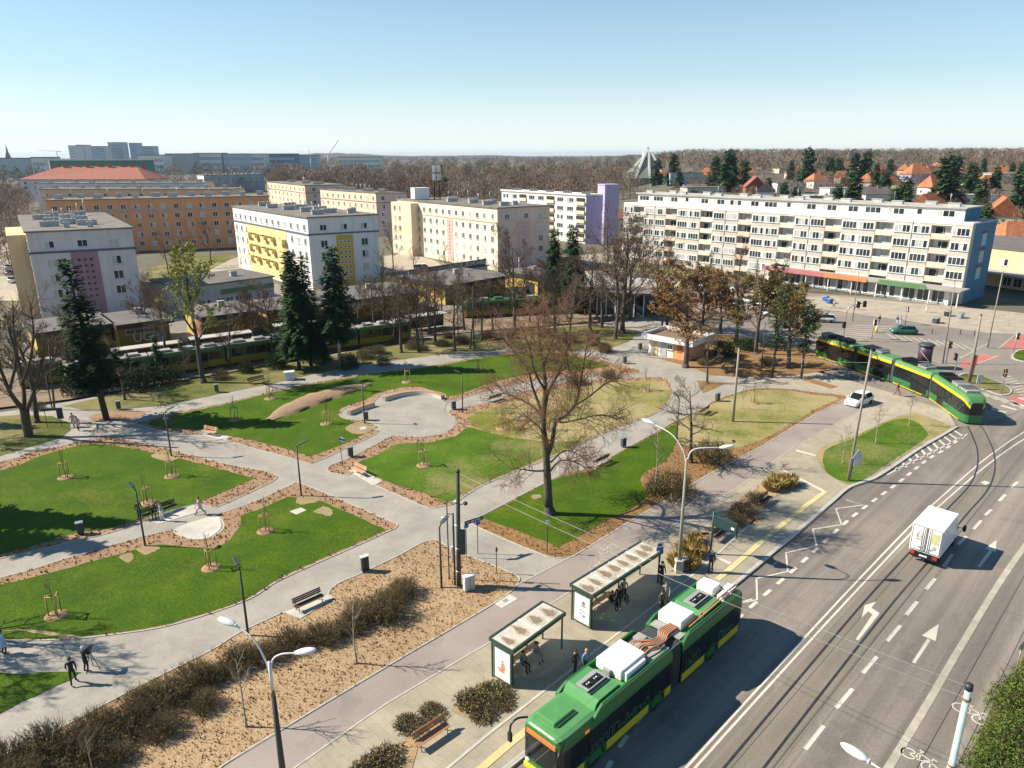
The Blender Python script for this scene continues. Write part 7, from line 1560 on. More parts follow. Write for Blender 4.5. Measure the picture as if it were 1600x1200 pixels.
# bins
bn = thing('litter_bin', None, 'bin', (0, 0, 0), 0, 'dark litter bins in the park'); mb = MB(); mb.bbox(-.25, .25, -.2, .2, .15, 1.05, .04); mb.build('body', M['bin_dark'], bn); mb = MB(); mb.bbox(-.28, .28, -.23, .23, 1.05, 1.12, .02); mb.build('lid', M['metal'], bn); mb = MB(); mb.cyl(0, 0, 0, .16, .06, n=8); mb.box(-.2, .2, -.15, .15, 0, .02); mb.build('foot', M['metal'], bn)
for b, lab in (((572, 657), 'litter bin at the foot of the lamp on the near side of the plaza'), ((709, 640), 'litter bin on the right edge of the round plaza'), ((548, 714), 'litter bin beside the flag at the path to the plaza'), ((974, 699), 'litter bin on the wide path near the twiggy shrubs'), ((976, 568), 'grey litter bin in front of the park kiosk'), ((186, 640), 'litter bin by the ivy clad tree'), ((339, 613), 'litter bin on the upper path before the evergreen bushes'), ((549, 571), 'litter bin under the tall spruces'), ((1121, 627), 'litter bin on the path behind the gnarled tree'), ((1068, 893), 'round topped bin at the foot of the platform lamp'), ((261, 668), 'litter bin at the left end of the mulch strip'), ((127, 835), 'pale litter bin in the tree shade on the left lawn edge'), ((1000, 547), 'blue bin beside the kiosk wall')):
    inst(bn, G(*b), .5, 1.0, lab)
# cabinets and totem
def cabinet(label, b, w_, d, h, ang, m='cabinet'):
    t = thing('utility_cabinet', label, 'cabinet', G(*b), ang); mb = MB(); mb.bbox(-w_/2, w_/2, -d/2, d/2, .08, h, .03); mb.build('body', M[m], t); mb = MB(); mb.bbox(-w_/2-.04, w_/2+.04, -d/2-.04, d/2+.04, h, h+.06, .02); mb.build('top', M['lamp_head'], t); mb = MB(); mb.box(-w_/2+.04, w_/2-.04, -d/2+.02, d/2-.02, 0, .08); mb.build('plinth', M['conc'], t); mb = MB(); mb.box(-.01, .01, -d/2-.006, -d/2, .12, h-.05); mb.build('door_joint', M['black'], t)
cabinet('white utility cabinet standing by the dark wire mast', (733, 922), .8, .35, 1.15, .55); cabinet('white double cabinet beside the upper path near the spruces', (453, 593), 1.3, .9, 1.1, .3); cabinet('black post with white cap at the edge of the twiggy shrubs', (571, 893), .55, .3, 1.25, .6, 'sign_dark')
# flag
p = G(536, 729); t = thing('flag_pole', 'thin pole with a small white and blue flag at the path crossing', 'flag', p); mb = MB(); mb.tube([(0, 0, 0), (-.2, 0, 3.2)], [.035, .022], 6); mb.build('pole', M['pole_dark'], t); mb = MB(); vs = []
for i in range(7):
    for j in range(5): vs.append((-.2+i*.1, .05*math.sin(i*1.1), 3.15-j*.11-i*.03))
mb.add(vs, [(i*5+j, (i+1)*5+j, (i+1)*5+j+1, i*5+j+1) for i in range(6) for j in range(4)]); mb.m = [0 if f[0] % 5 in (0, 3) else 1 for f in mb.f]; mb.build('flag', [M['sign_white'], M['sign_blue']], t)
# notice board at left
p = G(86, 668); t = thing('notice_board', 'dark notice board on two posts at the left path fork', 'sign', p, .15)
for x in (-.75, .75): mb = MB(); mb.tube([(x, 0, 0), (x, 0, 2.2)], .035, 6); mb.build('post', M['pole_dark'], t)
mb = MB(); mb.bbox(-1.1, .9, -.04, .04, 2.0, 2.3, .02); mb.bbox(.45, 1.1, -.06, .06, 1.0, 2.3, .03); mb.build('board', M['sign_dark'], t)
# street name sign and route posts by the mast
p = G(738, 868); t = thing('street_sign', 'dark park name sign on two posts beside the wire mast', 'sign', p, .6)
for x in (-.5, .5): mb = MB(); mb.tube([(x, 0, 0), (x, 0, 2.9)], .03, 6); mb.build('post', M['pole_dark'], t)
mb = MB(); mb.bbox(-.6, 1.0, -.03, .03, 2.75, 3.05, .01); nm = mb.build('name_board', M['sign_dark'], t); o = lettering('PARK MIEJSKI', .17, 'sign_white', nm) if False else None
mb = MB()
for i, w_ in enumerate((.12, .05, .2, .1, .14, .16, .08)): mb.box(-.45+i*.19, -.45+i*.19+w_, -.036, -.031, 2.86, 2.94)
mb.build('lettering', M['sign_white'], nm); mb = MB(); mb.bbox(-.65, -.3, -.05, .05, 2.5, 2.75, .01); mb.build('plate', M['sign_blue'], t); mb = MB(); mb.bbox(.35, .75, -.05, .05, 2.45, 2.7, .01); mb.build('plate', M['sign_blue'], t)
def post(label, b, top, m='pole_dark', plate=None, r=.03):
    p = G(*b); h = hgt(b, top); t = thing('sign_post', label, 'sign', p, .4); mb = MB(); mb.tube([(0, 0, 0), (0, 0, h)], r, 6); mb.build('post', M[m], t)
    if plate: mb = MB(); mb.bbox(-plate[0]/2, plate[0]/2, -.05, -.02, h-plate[1]-.05, h-.02, .01); mb.build('plate', M[plate[2]], t)
    return t, h
post('thin grey sign post at the shrub bed corner', (776, 896), 855, plate=(.16, .3, 'bin_dark')); post('thin sign post with small violet plate on the tree lawn corner', (855, 865), 812, plate=(.28, .3, 'cabinet'))
t, h = post('white and blue bus stop sign at the end of the long shelter', (1027, 912), 846, plate=(.6, .65, 'sign_white')); mb = MB(); mb.box(-.3, .3, -.06, -.051, h-.66, h-.45); mb.build('blue_band', M['sign_blue'], t); mb = MB(); mb.bbox(-.14, .14, -.062, -.052, h-.35, h-.15, .003); mb.build('bus_symbol', M['black'], t)
post('thin white sign post at the verge corner by the car', (1250, 592), 560, 'metal', (.3, .3, 'sign_white'))
t, h = post('pole with a yellow and white diamond priority sign at the right edge', (1584, 1062), 1008, 'metal')
for s_, m_, y in ((.42, 'sign_white', -.05), (.26, 'sign_yellow', -.062)):
    mb = MB(); mb.add([(0, y, h-.42-s_+.42), (s_, y, h+.0), (0, y, h+s_), (-s_, y, h)], [(0, 1, 2, 3)]); mb.add([(0, y+.01, h-s_), (s_, y+.01, h), (0, y+.01, h+s_), (-s_, y+.01, h)], [(3, 2, 1, 0)]); o = mb.build('diamond_plate', M[m_], t)
# information board
p = G(1110, 866); e = G(1140, 880); t = thing('information_board', 'dark hanging stop information board on a tall post by the kerb', 'sign', p, bang((1110, 866), (1142, 880))); mb = MB(); mb.tube([(0, 0, 0), (0, 0, 3.6)], .08, 8); mb.build('post', M['shelter_green'], t)
mb = MB(); mb.bbox(.1, 2.0, -.1, .1, 2.45, 3.35, .03); mb.box(1.95, 2.03, -.05, .05, 2.2, 3.4); mb.build('display', M['sign_dark'], t); mb = MB(); mb.box(1.55, 1.8, -.106, -.101, 2.75, 2.95); mb.build('logo', M['sign_white'], t)
# ---- bus shelters
M['palestain'] = mat('weathered_roof', (.40, .345, .265), .9, .25, 2.5)
M['poster1'] = mat('pale_poster', (.72, .72, .70), .3, .04, 2); M['poster_skin'] = mat('poster_print_warm', (.60, .25, .15), .4, .3, 4); M['poster_grey'] = mat('poster_print_grey', (.20, .20, .2), .4, .2, 6)
def shelter(label, A, B, C, D_, nst, art):
    A, B, C, D_ = (Vector(v) for v in (A, B, C, D_)); d = (B-A).normalized(); L = ((B-A).length+(C-D_).length)/2; W = ((D_-A).length+(C-B).length)/2; c = (A+B+C+D_)/4
    t = thing('bus_shelter', label, 'bus shelter', (c.x, c.y, 0), math.atan2(d.y, d.x)); h = 2.6; x0, x1, y0, y1 = -L/2, L/2, -W/2, W/2      # +y is the park side
    mb = MB(); ribbon(mb, [(x0, y0), (x1, y0), (x1, y1), (x0, y1)], .14, h-.16, h+.07, True); mb.build('roof_frame', M['shelter_green'], t)
    mb = MB(); mb.box(x0+.06, x1-.06, y0+.06, y1-.06, h-.05, h+.03); rf = mb.build('roof', M['shelter_roof'], t)
    rr = random.Random(nst)
    mb = MB()
    pale = MB()
    for k in range(nst):
        cx = x0+L*(k+.5)/nst+rr.uniform(-.15, .15); big = rr.uniform(.7, 1.25); off = rr.uniform(-.08, .1)
        for m_, f, z in ((pale, 1.25, .034), (mb, .82, .038)):
            pts = []
            for q in range(22):
                a = q*2*math.pi/22; u = math.cos(a); wv = (1-.55*u)*rr.uniform(.72, 1.25)
                pts.append((min(x1-.1, max(x0+.1, cx+.30*f*big*math.sin(a)*wv)), max(y0+.1, min(y1-.1, y0+W*(.47+off)+u*W*.34*f*rr.uniform(.85, 1.1)))))
            m_.sheet(pts, h+z+.0007*k)
    pale.build('pale_stain', M['palestain'], rf)
    mb.build('stain', M['stain'], rf)
    mb = MB()
    for k in range(1, nst//2+1): mb.box(x0+L*k*2/nst-.02, x0+L*k*2/nst+.02, y0+.06, y1-.06, h+.03, h+.06)
    mb.build('roof_joint', M['sign_white'], rf)
    for x in [x0+.08+i*(L-.16)/3 for i in range(4)]: mb = MB(); mb.box(x-.04, x+.04, y1-.14, y1-.06, 0, h-.16); mb.build('post', M['shelter_green'], t)
    mb = MB(); mb.box(x1-.12, x1-.04, y0+.1, y0+.18, 0, h-.16); mb.build('post', M['shelter_green'], t)
    mb = MB(); mb.box(x0+.12, x1-.12, y1-.12, y1-.09, .35, h-.3); mb.build('glass_wall', M['clear'], t)
    mb = MB(); mb.bbox(x0+.02, x0+.2, y0+.1, y1-.25, .12, 2.35, .03); ad = mb.build('advert_case', M['shelter_green'], t); mb = MB(); mb.box(x0+.005, x0+.018, y0+.22, y1-.37, .25, 2.22); po = mb.build('poster', M['poster1'], ad)
    ym = (y0+y1)/2-.08; xx = x0-.002
    mb = MB()
    if art:     # seated reddish figure, abstract
        T = mb.ball; 
        for (y, z, a, b_) in ((ym-.05, 1.15, .16, .26), (ym-.02, 1.5, .08, .10), (ym+.16, .95, .22, .08), (ym+.05, .82, .26, .07)): mb.add([(xx, y+a*math.cos(q*.524), z+b_*math.sin(q*.524)) for q in range(12)], [tuple(range(11, -1, -1))])
        mb.build('poster_picture', M['poster_skin'], po)
    else:
        for (y, z, a, b_) in ((ym-.12, 1.72, .15, .14), (ym-.12, 1.5, .2, .06)): mb.add([(xx, y+a*math.cos(q*.524), z+b_*math.sin(q*.524)) for q in range(12)], [tuple(range(11, -1, -1))])
        mb.box(xx-.003, xx+.001, ym-.25, ym-.05, .7, .85); mb.build('poster_picture', M['poster_grey'], po); mb = MB(); mb.box(xx-.003, xx+.001, ym-.3, ym+.25, 1.1, 1.14); mb.box(xx-.003, xx+.001, ym-.05, ym+.25, .88, .93); mb.build('poster_lines', M['sign_blue'], po)
    mb = MB(); 
    for k in range(3): mb.bbox(x0+.8, x0+.8+min(3.0, L-1.6), y1-.62+k*.14, y1-.51+k*.14, .43, .47, .01)
    sb_ = mb.build('bench', M['wood_bench'], t); mb = MB()
    for x in (x0+1.0, x0+.6+min(3.0, L-1.6)): mb.box(x-.03, x+.03, y1-.5, y1-.3, 0, .43)
    mb.build('bench_leg', M['shelter_green'], sb_); return t
shelter('bus shelter with reddish figure poster, nearer the camera, three stains on its roof', (-1.38, 35.4), (1.8, 38.96), (3.22, 37.83), (-.03, 34.4), 4, True)
shelter('longer bus shelter with a white text poster behind the nearer one', (3.73, 40.92), (9.19, 46.33), (10.39, 45.0), (4.99, 39.56), 8, False)
# advertising pillar, traffic lights, bollards
p = G(1442, 575, RZ); t = thing('advertising_pillar', 'round advertising pillar with violet posters behind the modern tram', 'advertising pillar', p); M['postercol'] = mat('violet_posters', (.03, .04, .07), .5, .6, 1.8, c2=(.13, .06, .10)); mb = MB(); mb.cyl(0, 0, 0, 1.2, .95, n=20); mb.build('base', M['bin_dark'], t); mb = MB(); mb.cyl(0, 0, 1.2, 3.3, .9, n=20); mb.build('poster_drum', M['postercol'], t); mb = MB(); mb.lathe([(1.08, 3.3), (1.08, 3.45), (.9, 3.6), (.1, 3.75)], 20); mb.build('cap', M['bin_dark'], t)
tl = thing('traffic_light', None, 'traffic light', (0, 0, 0), 0, 'traffic lights of the junction'); mb = MB(); mb.tube([(0, 0, 0), (0, 0, 3.4)], .07, 8); mb.build('pole', M['metal'], tl); mb = MB(); mb.bbox(-.2, .2, -.36, -.08, 2.3, 3.3, .04); hd_ = mb.build('signal_head', M['black'], tl)
for k, m_ in enumerate(('lamp_red', 'amber', 'bus_green')): mb = MB(); mb.cyl(0, 0, 0, .06, .12, n=10); o = mb.build('lens', M[m_], hd_, (0, -.37, 2.5+(2-k)*.3)); o.rotation_euler = (math.pi/2, 0, 0)
for b, a, lab in (((1478, 568), .4, 'traffic light beside the tall lamp mast behind the pillar'), ((1583, 553), .4, 'traffic light at the red cycle crossing on the right edge'), ((1564, 615), -.5, 'white traffic light on the traffic island'), ((1490, 588), -1.5, 'traffic light behind the roof of the modern tram front'), ((1414, 508), 2.5, 'dark traffic light beside the couple on the corner'), ((1362, 530), 1.0, 'traffic light at the zebra stripes left of the green car')): inst(tl, G(*b, RZ), a, None, lab)
p = G(1317, 533, RZ); h = 6.0; t = thing('traffic_light', 'tall curved traffic light arm over the junction left of the zebra crossing', 'traffic light', p); mb = MB(); mb.tube(curve([(0, 0, 0), (0, 0, 4.6), (.5, 0, 5.7), (1.6, 0, 6.1), (2.6, 0, 6.2)], 5), .09, 8); mb.build('curved_pole', M['metal'], t)
for x, z in ((1.7, 5.5), (2.7, 5.6), (-.15, 2.2)): mb = MB(); mb.bbox(x-.22, x+.22, -.2, .2, z, z+1.0, .04); mb.build('signal_head', M['black'], t)
bo = thing('bollard', None, 'bollard', (0, 0, 0), 0, 'bollards of the junction'); mb = MB(); mb.cyl(0, 0, 0, 1.0, .07, n=8); mb.build('post', M['pole_dark'], bo); mb = MB(); mb.lathe([(.075, .96), (.075, 1.04), (.02, 1.1)], 8); mb.build('cap', M['metal'], bo)
for b, lab in (((1456, 522), 'bollard on the far pavement, right of the green car'), ((1500, 523), 'bollard on the far pavement under the lamp mast'), ((1522, 524), 'bollard on the far pavement below the canopy corner')): inst(bo, G(*b, RZ), 0, None, lab)
p = G(1369, 520, RZ); t = thing('marker_post', 'yellow marker post at the tip of the zebra island', 'post', p); mb = MB(); mb.cyl(0, 0, 0, 1.1, .22, .18, n=10); mb.build('body', M['yellow_post'], t); mb = MB(); mb.lathe([(.2, 1.08), (.2, 1.16), (.05, 1.22)], 10); mb.build('cap', M['sign_white'], t)
t = thing('traffic_sign', 'white arrow board standing on the island tip in front of the tram', 'sign', G(1527, 610, RZ), .3); mb = MB(); mb.tube([(0, 0, 0), (0, 0, 1.4)], .05, 6); mb.build('post', M['metal'], t); mb = MB(); mb.prism([(-.4, -.03), (.4, -.03), (.4, .03), (-.4, .03)], 1.0, 2.1); mb.build('plate', M['cabinet'], t)
# bicycle stands
for i in range(9):
    a, b_ = (1300, 578), (1372, 604); p = G(a[0]+(b_[0]-a[0])*i/8, a[1]+(b_[1]-a[1])*i/8); mb = MB(); mb.tube(curve([(-.35, 0, 0), (-.35, 0, .7), (-.2, 0, .85), (.2, 0, .85), (.35, 0, .7), (.35, 0, 0)], 3), .025, 6); o = mb.build('bicycle_stand', M['metal'], None, p, .9); tag(o, 'steel hoop bicycle stand beside the modern tram, %s from the left' % ordw(i), 'bicycle stand', 'hoop stands beside the tram')
p = G(790, 939); t = thing('cover_plate', 'square concrete cover plate on the edge of the cycle path by the bed corner', 'cover plate', (p.x, p.y, .02), .78); mb = MB(); mb.bbox(-.75, .75, -.45, .45, -.05, .012, .01); mb.build('frame', M['conc'], t); mb = MB(); mb.box(-.2, .2, -.15, .15, .0125, .018); mb.build('lid', M['pole_conc'], t)
# shop furniture in front of the slab
for i, (x, y, m_) in enumerate(((1290, 470, 'sign_blue'), (1296, 474, 'sign_blue'), (1480, 494, 'pole_dark'), (1462, 505, 'bin_dark'), (1500, 497, 'metal'))):
    t = thing('shop_stand', ['blue shop stand before the pink sign', 'blue shop stand beside the crossing before the pink sign', 'dark stand on the pavement before the canopy', 'dark square bin on the far pavement', 'pale stand at the end of the canopy'][i], 'stand', G(x, y, -.1), .6); mb = MB(); mb.bbox(-.6, .6, -.4, .4, .1, .95, .04); mb.build('body', M[m_], t); mb = MB(); mb.bbox(-.68, .68, -.48, .48, .95, 1.02, .02); mb.build('top', M['metal'], t)

# ================================================================ people
for n, c in (('skin', (.50, .30, .21)), ('hair_dark', (.03, .02, .015)), ('hair_blond', (.40, .26, .10)), ('hair_brown', (.10, .055, .03)), ('cl_black', (.018, .018, .022)), ('cl_navy', (.03, .04, .09)), ('cl_blue', (.12, .26, .52)), ('cl_pink', (.58, .36, .36)), ('cl_white', (.68, .67, .65)), ('cl_grey', (.26, .26, .27)), ('cl_red', (.30, .05, .05)), ('cl_beige', (.45, .36, .27)), ('cl_teal', (.08, .17, .18)), ('cl_lightblue', (.42, .52, .62)), ('cl_green', (.06, .09, .05))): M[n] = mat(n, c, .85, .15, 6)
def person(label, loc, ang, top='cl_black', legs='cl_black', hair='hair_dark', pose='stand', h=1.72, coat=None, hat=None, swing=.22, arms=None, shoes='cl_black'):
    k = h/1.72; s = swing if pose == 'walk' else .03; N = {}
    if pose == 'sit':
        hip = .50; N = dict(pel=(0, 0, hip), ch=(0, .0, hip+.36), nk=(0, .01, hip+.53), hd=(0, .05, hip+.70), tp=(0, .05, hip+.80))
        for sd, n in ((-1, 'l'), (1, 'r')):
            N.update({n+'sh': (sd*.18, 0, hip+.47), n+'el': (sd*.23, .06, hip+.20), n+'wr': (sd*.14, .28, hip+.12), n+'hp': (sd*.10, .02, hip), n+'kn': (sd*.12, .44, hip+.02), n+'an': (sd*.12, .44, .08), n+'to': (sd*.13, .60, .03)})
    else:
        ln = .06 if pose == 'walk' else 0
        N = dict(pel=(0, 0, .94), ch=(0, ln*.6, 1.29), nk=(0, ln, 1.46), hd=(0, ln+.03, 1.60), tp=(0, ln+.02, 1.69))
        for sd, n in ((-1, 'l'), (1, 'r')):
            f = sd*s; N.update({n+'sh': (sd*.185, ln*.8, 1.40), n+'el': (sd*.245, ln-f*.5-.02, 1.13), n+'wr': (sd*.235, ln-f*.9+.08, .90), n+'hp': (sd*.095, 0, .90), n+'kn': (sd*.10, f*.75+.04, .50), n+'an': (sd*.10, f*1.5-.03, .09+(.06 if f < -.1 else 0)), n+'to': (sd*.12, f*1.5+.14, .035)})
    if arms:
        for q, v in arms.items(): N[q] = v
    E = [('pel', 'ch'), ('ch', 'nk'), ('nk', 'hd'), ('hd', 'tp')]
    for n in 'lr': E += [('ch', n+'sh'), (n+'sh', n+'el'), (n+'el', n+'wr'), ('pel', n+'hp'), (n+'hp', n+'kn'), (n+'kn', n+'an'), (n+'an', n+'to')]
    rad = dict(pel=.125, ch=.135, nk=.058, hd=.098, tp=.07); 
    for n in 'lr': rad.update({n+'sh': .068, n+'el': .048, n+'wr': .036, n+'hp': .088, n+'kn': .062, n+'an': .045, n+'to': .04})
    names = list(N); me = bpy.data.meshes.new('tmp'); me.from_pydata([N[q] for q in names], [(names.index(a), names.index(b_)) for a, b_ in E], [])
    o = bpy.data.objects.new('tmp', me); COL.objects.link(o); o.modifiers.new('s', 'SKIN'); sub = o.modifiers.new('u', 'SUBSURF'); sub.levels = 1; sub.render_levels = 1
    for i, q in enumerate(names): me.skin_vertices[0].data[i].radius = (rad[q], rad[q]*(.8 if q in ('pel', 'ch') else 1)); me.skin_vertices[0].data[i].use_root = (q == 'pel')
    bpy.context.view_layer.update(); em = bpy.data.meshes.new_from_object(o.evaluated_get(bpy.context.evaluated_depsgraph_get())); bpy.data.objects.remove(o); bpy.data.meshes.remove(me)
    mb = MB(); bones = [(Vector(N[a]), Vector(N[b_]), a, b_) for a, b_ in E]; verts = [v.co.copy() for v in em.vertices]
    def which(c):
        best = None
        for a, b_, na, nb in bones:
            t = max(0, min(1, (c-a).dot(b_-a)/max(1e-9, (b_-a).length_squared))); dd = (c-a.lerp(b_, t)).length
            if best is None or dd < best[0]: best = (dd, na, nb, t)
        _, na, nb, t = best
        if nb in ('hd', 'tp'): return 0
        if nb[1:] == 'wr' and t > .93: return 0
        if nb[1:] == 'to' or (nb[1:] == 'an' and t > .85): return 3
        if nb[1:] in ('hp', 'kn', 'an') or (na == 'pel' and t < .05): return 2
        return 1
    fs = [tuple(p.vertices) for p in em.polygons]; mi = [which(p.center) for p in em.polygons]; o0 = len(mb.v)
    mb.v += [tuple(v) for v in verts]; mb.f += fs; mb.m += mi; mb.sm += [True]*len(fs); bpy.data.meshes.remove(em)
    H_ = Vector(N['hd'])
    mb.ball(H_+Vector((0, .10, -.01)), .014, .024, .022, 6, 5); 
    for sd in (-1, 1): mb.ball(H_+Vector((sd*.036, .088, .02)), .012, .01, .009, 6, 4, 4); mb.ball(H_+Vector((sd*.098, .0, 0)), .014, .03, .034, 6, 5)
    mb.ball(H_+Vector((0, .092, -.05)), .024, .01, .007, 6, 4, 5)
    for n, sd in (('l', -1), ('r', 1)):      # hands: palm, four bent fingers of unequal length and a thumb
        w_ = Vector(N[n+'wr']); d = (w_-Vector(N[n+'el'])).normalized(); lat = d.cross(Vector((1, 0, 0))); lat = lat.normalized() if lat.length > .1 else Vector((0, 1, 0)); pn = d.cross(lat)*(-sd)
        pc = w_+d*.05; mb.tube([w_-d*.01, w_+d*.03, w_+d*.085], [.03, .036, .032], 8)
        for q, l in enumerate((.062, .072, .068, .054)):
            b0 = w_+d*.08+lat*(.024-.016*q); mb.tube([b0, b0+d*l*.5+pn*.006, b0+d*l*.85+pn*.026], [.0095, .0085, .006], 6)
        b0 = w_+d*.025+lat*.03; mb.tube([b0, b0+lat*.028+d*.025, b0+lat*.032+d*.058+pn*.01], [.012, .010, .007], 6)
    t = thing('person', label, 'person', loc, ang-math.pi/2); t.scale = (k, k, k)
    mb.build('body', [M['skin'], M[top], M[legs], M[shoes], M['hair_dark'], M['cl_red']], t)
    mb = MB(); 
    if hat: mb.lathe([(.108, -.02), (.112, .05), (.09, .10), (.03, .125)], 12, H_+Vector((0, -.005, .02))); mb.build('cap', M[hat], t)
    else:
        vs = []; n1, n2 = 12, 7
        for i in range(n2):
            a = math.pi*.5*i/(n2-1)*1.32
            for j in range(n1):
                b_ = 2*math.pi*j/n1; z = math.cos(a); rr_ = math.sin(a); y = rr_*math.sin(b_)
                if y > .35 and z < .45: z = .45
                vs.append(H_+Vector((.112*rr_*math.cos(b_), -.012+.112*y, .015+.118*z)))
        mb.add(vs, [(i*n1+j, (i+1)*n1+j, (i+1)*n1+(j+1) % n1, i*n1+(j+1) % n1) for i in range(n2-1) for j in range(n1)]+[tuple(range(n1))][:0], 0, True); mb.build('hair', M[hair], t)
    if coat:
        cm, zl = coat; ch = Vector(N['ch']); mb = MB(); n1 = 14; vs = []
        for z, rx, ry in ((zl, .25, .22), ((zl+.95)/2, .22, .19), (.95, .19, .155), (1.15, .18, .15), (1.33, .2, .145), (1.43, .15, .11), (1.47, .08, .075)):
            for j in range(n1): a = 2*math.pi*j/n1; vs.append((rx*math.cos(a), ry*math.sin(a)+ch.y*(z/1.3), z))
        mb.add(vs, [(i*n1+j, i*n1+(j+1) % n1, (i+1)*n1+(j+1) % n1, (i+1)*n1+j) for i in range(6) for j in range(n1)], 0, True); mb.build('coat', M[cm], t)
    return t
W_ = math.radians
person('walker in a dusty pink coat, left one of the pair by the notice board', G(116, 667), W_(150), 'cl_pink', 'cl_black', 'hair_brown', 'walk', 1.66, ('cl_pink', .55))
person('walker in a pale pink coat and black trousers, right one of the pair', G(123, 673), W_(150), 'cl_pink', 'cl_black', 'hair_dark', 'walk', 1.70, ('cl_pink', .62))
person('woman in a pale pink coat striding alone past the round pad', G(314, 804), W_(205), 'cl_pink', 'cl_black', 'hair_brown', 'walk', 1.68, ('cl_pink', .6), swing=.26)
person('person in pale clothes standing before the black bench', G(254, 814), W_(250), 'cl_grey', 'cl_white', 'hair_brown', 'stand', 1.68)
person('person in black sitting on the bench nearer the lamp', G(240, 809), W_(-55), 'cl_black', 'cl_black', 'hair_blond', 'sit', 1.7)
person('person in dark clothes sitting at the end of the benches', G(250, 805), W_(-55), 'cl_navy', 'cl_black', 'hair_dark', 'sit', 1.7)
person('dark figure standing right behind the park lamp', G(219, 812), W_(-40), 'cl_black', 'cl_black', 'hair_dark', 'stand', 1.78)
person('man in a dark suit walking along the wide path towards the left', G(116, 1069), W_(120), 'cl_black', 'cl_black', 'hair_brown', 'walk', 1.8, swing=.16)
person('cameraman in black with a pale cap bending to his tripod camera', G(136, 1050), W_(60), 'cl_black', 'cl_black', 'hair_dark', 'stand', 1.78, None, 'cl_white', arms=dict(lel=(-.26, .15, 1.18), lwr=(-.12, .40, 1.38), rel=(.26, .15, 1.18), rwr=(.08, .42, 1.42)))
person('person in a light blue coat cut by the left edge', G(8, 1022), W_(60), 'cl_lightblue', 'cl_black', 'hair_dark', 'stand', 1.7, ('cl_lightblue', .6))
person('person in black behind the light blue coat at the left edge', G(-2, 1008), W_(60), 'cl_black', 'cl_black', 'hair_dark', 'stand', 1.75)
person('passenger in teal sitting on the bench of the nearer shelter', Vector((.55, 36.05, 0)), W_(-45), 'cl_teal', 'cl_black', 'hair_dark', 'sit', 1.72)
person('passenger in a grey top sitting farther in on the nearer shelter bench', Vector((1.35, 36.9, 0)), W_(-45), 'cl_grey', 'cl_grey', 'hair_dark', 'sit', 1.68)
person('person in black with dark hair standing at the bus door', G(898, 1052), W_(-45), 'cl_black', 'cl_black', 'hair_dark', 'stand', 1.66)
person('fair haired person in a blue shirt boarding the bus', G(914, 1052), W_(-50), 'cl_blue', 'cl_black', 'hair_blond', 'walk', 1.74, swing=.12)
person('man in black standing in front of the longer shelter', G(966, 952), W_(-120), 'cl_black', 'cl_black', 'hair_brown', 'stand', 1.8, shoes='cl_white')
person('person in beige standing under the longer shelter', G(974, 938), W_(-90), 'cl_beige', 'cl_black', 'hair_brown', 'stand', 1.7)
person('passenger sitting on the bench of the longer shelter', Vector((6.6, 42.2, 0)), W_(-45), 'cl_black', 'cl_navy', 'hair_dark', 'sit', 1.7)
person('second passenger sitting near the end of the longer shelter bench', Vector((7.4, 43.0, 0)), W_(-45), 'cl_grey', 'cl_navy', 'hair_brown', 'sit', 1.68)
person('person in black standing under the bus stop sign', G(1033, 912), W_(-60), 'cl_black', 'cl_navy', 'hair_dark', 'stand', 1.82)
person('person in a grey top walking between shelter and bus', G(1040, 943), W_(-110), 'cl_grey', 'cl_grey', 'hair_brown', 'walk', 1.72, swing=.12)
person('person in dark green close to the middle of the bus', G(1033, 955), W_(-60), 'cl_green', 'cl_black', 'hair_dark', 'stand', 1.6)
person('man in a dark jacket and white cap waiting at the kerb', G(1110, 894), W_(-120), 'cl_navy', 'cl_black', 'hair_dark', 'stand', 1.78, None, 'cl_white')
person('pedestrian in red trousers beside the modern tram', G(1402, 618), W_(160), 'cl_black', 'cl_red', 'hair_dark', 'walk', 1.74)
person('pedestrian in a blue jacket on the far corner', G(1373, 507, RZ), W_(100), 'cl_navy', 'cl_grey', 'hair_brown', 'stand', 1.74)
person('left one of the couple standing at the far corner', G(1401, 508, RZ), W_(200), 'cl_black', 'cl_lightblue', 'hair_dark', 'stand', 1.7); person('right one of the couple at the far corner, in blue', G(1406, 509, RZ), W_(200), 'cl_blue', 'cl_lightblue', 'hair_dark', 'stand', 1.76)
person('person in dark clothes by the glazed kiosk pavilion', G(811, 456, -.1), W_(90), 'cl_black', 'cl_black', 'hair_dark', 'stand', 1.75)
person('pedestrian standing under the slab canopy in pale clothes', G(1447, 488, RZ), W_(200), 'cl_beige', 'cl_white', 'hair_brown', 'stand', 1.7)
person('pedestrian in beige before the pink shop sign', G(1302, 482, RZ), W_(20), 'cl_beige', 'cl_navy', 'hair_dark', 'walk', 1.7); person('pedestrian in white walking along the shop row', G(1338, 484, RZ), W_(190), 'cl_white', 'cl_navy', 'hair_brown', 'walk', 1.7)
person('pedestrian in black on the plaza left of the silver estate', G(1240, 500, RZ), W_(60), 'cl_black', 'cl_black', 'hair_dark', 'stand', 1.75)
# tripod camera
p = G(146, 1047); t = thing('tripod_camera', 'film camera on a black tripod in front of the cameraman', 'camera', p)
for k in range(3): a = k*2.094; mb = MB(); mb.tube([(0, 0, 1.35), (.42*math.cos(a), .42*math.sin(a), 0)], .022, 5); mb.build('leg', M['pole_dark'], t)
mb = MB(); mb.bbox(-.1, .1, -.22, .22, 1.38, 1.6, .03); mb.tube([(0, .2, 1.5), (0, .38, 1.5)], .06, 8); mb.build('camera_body', M['black'], t); mb = MB(); mb.tube([(0, -.1, 1.38), (.1, -.55, 1.15)], .015, 5); mb.build('pan_handle', M['pole_dark'], t)

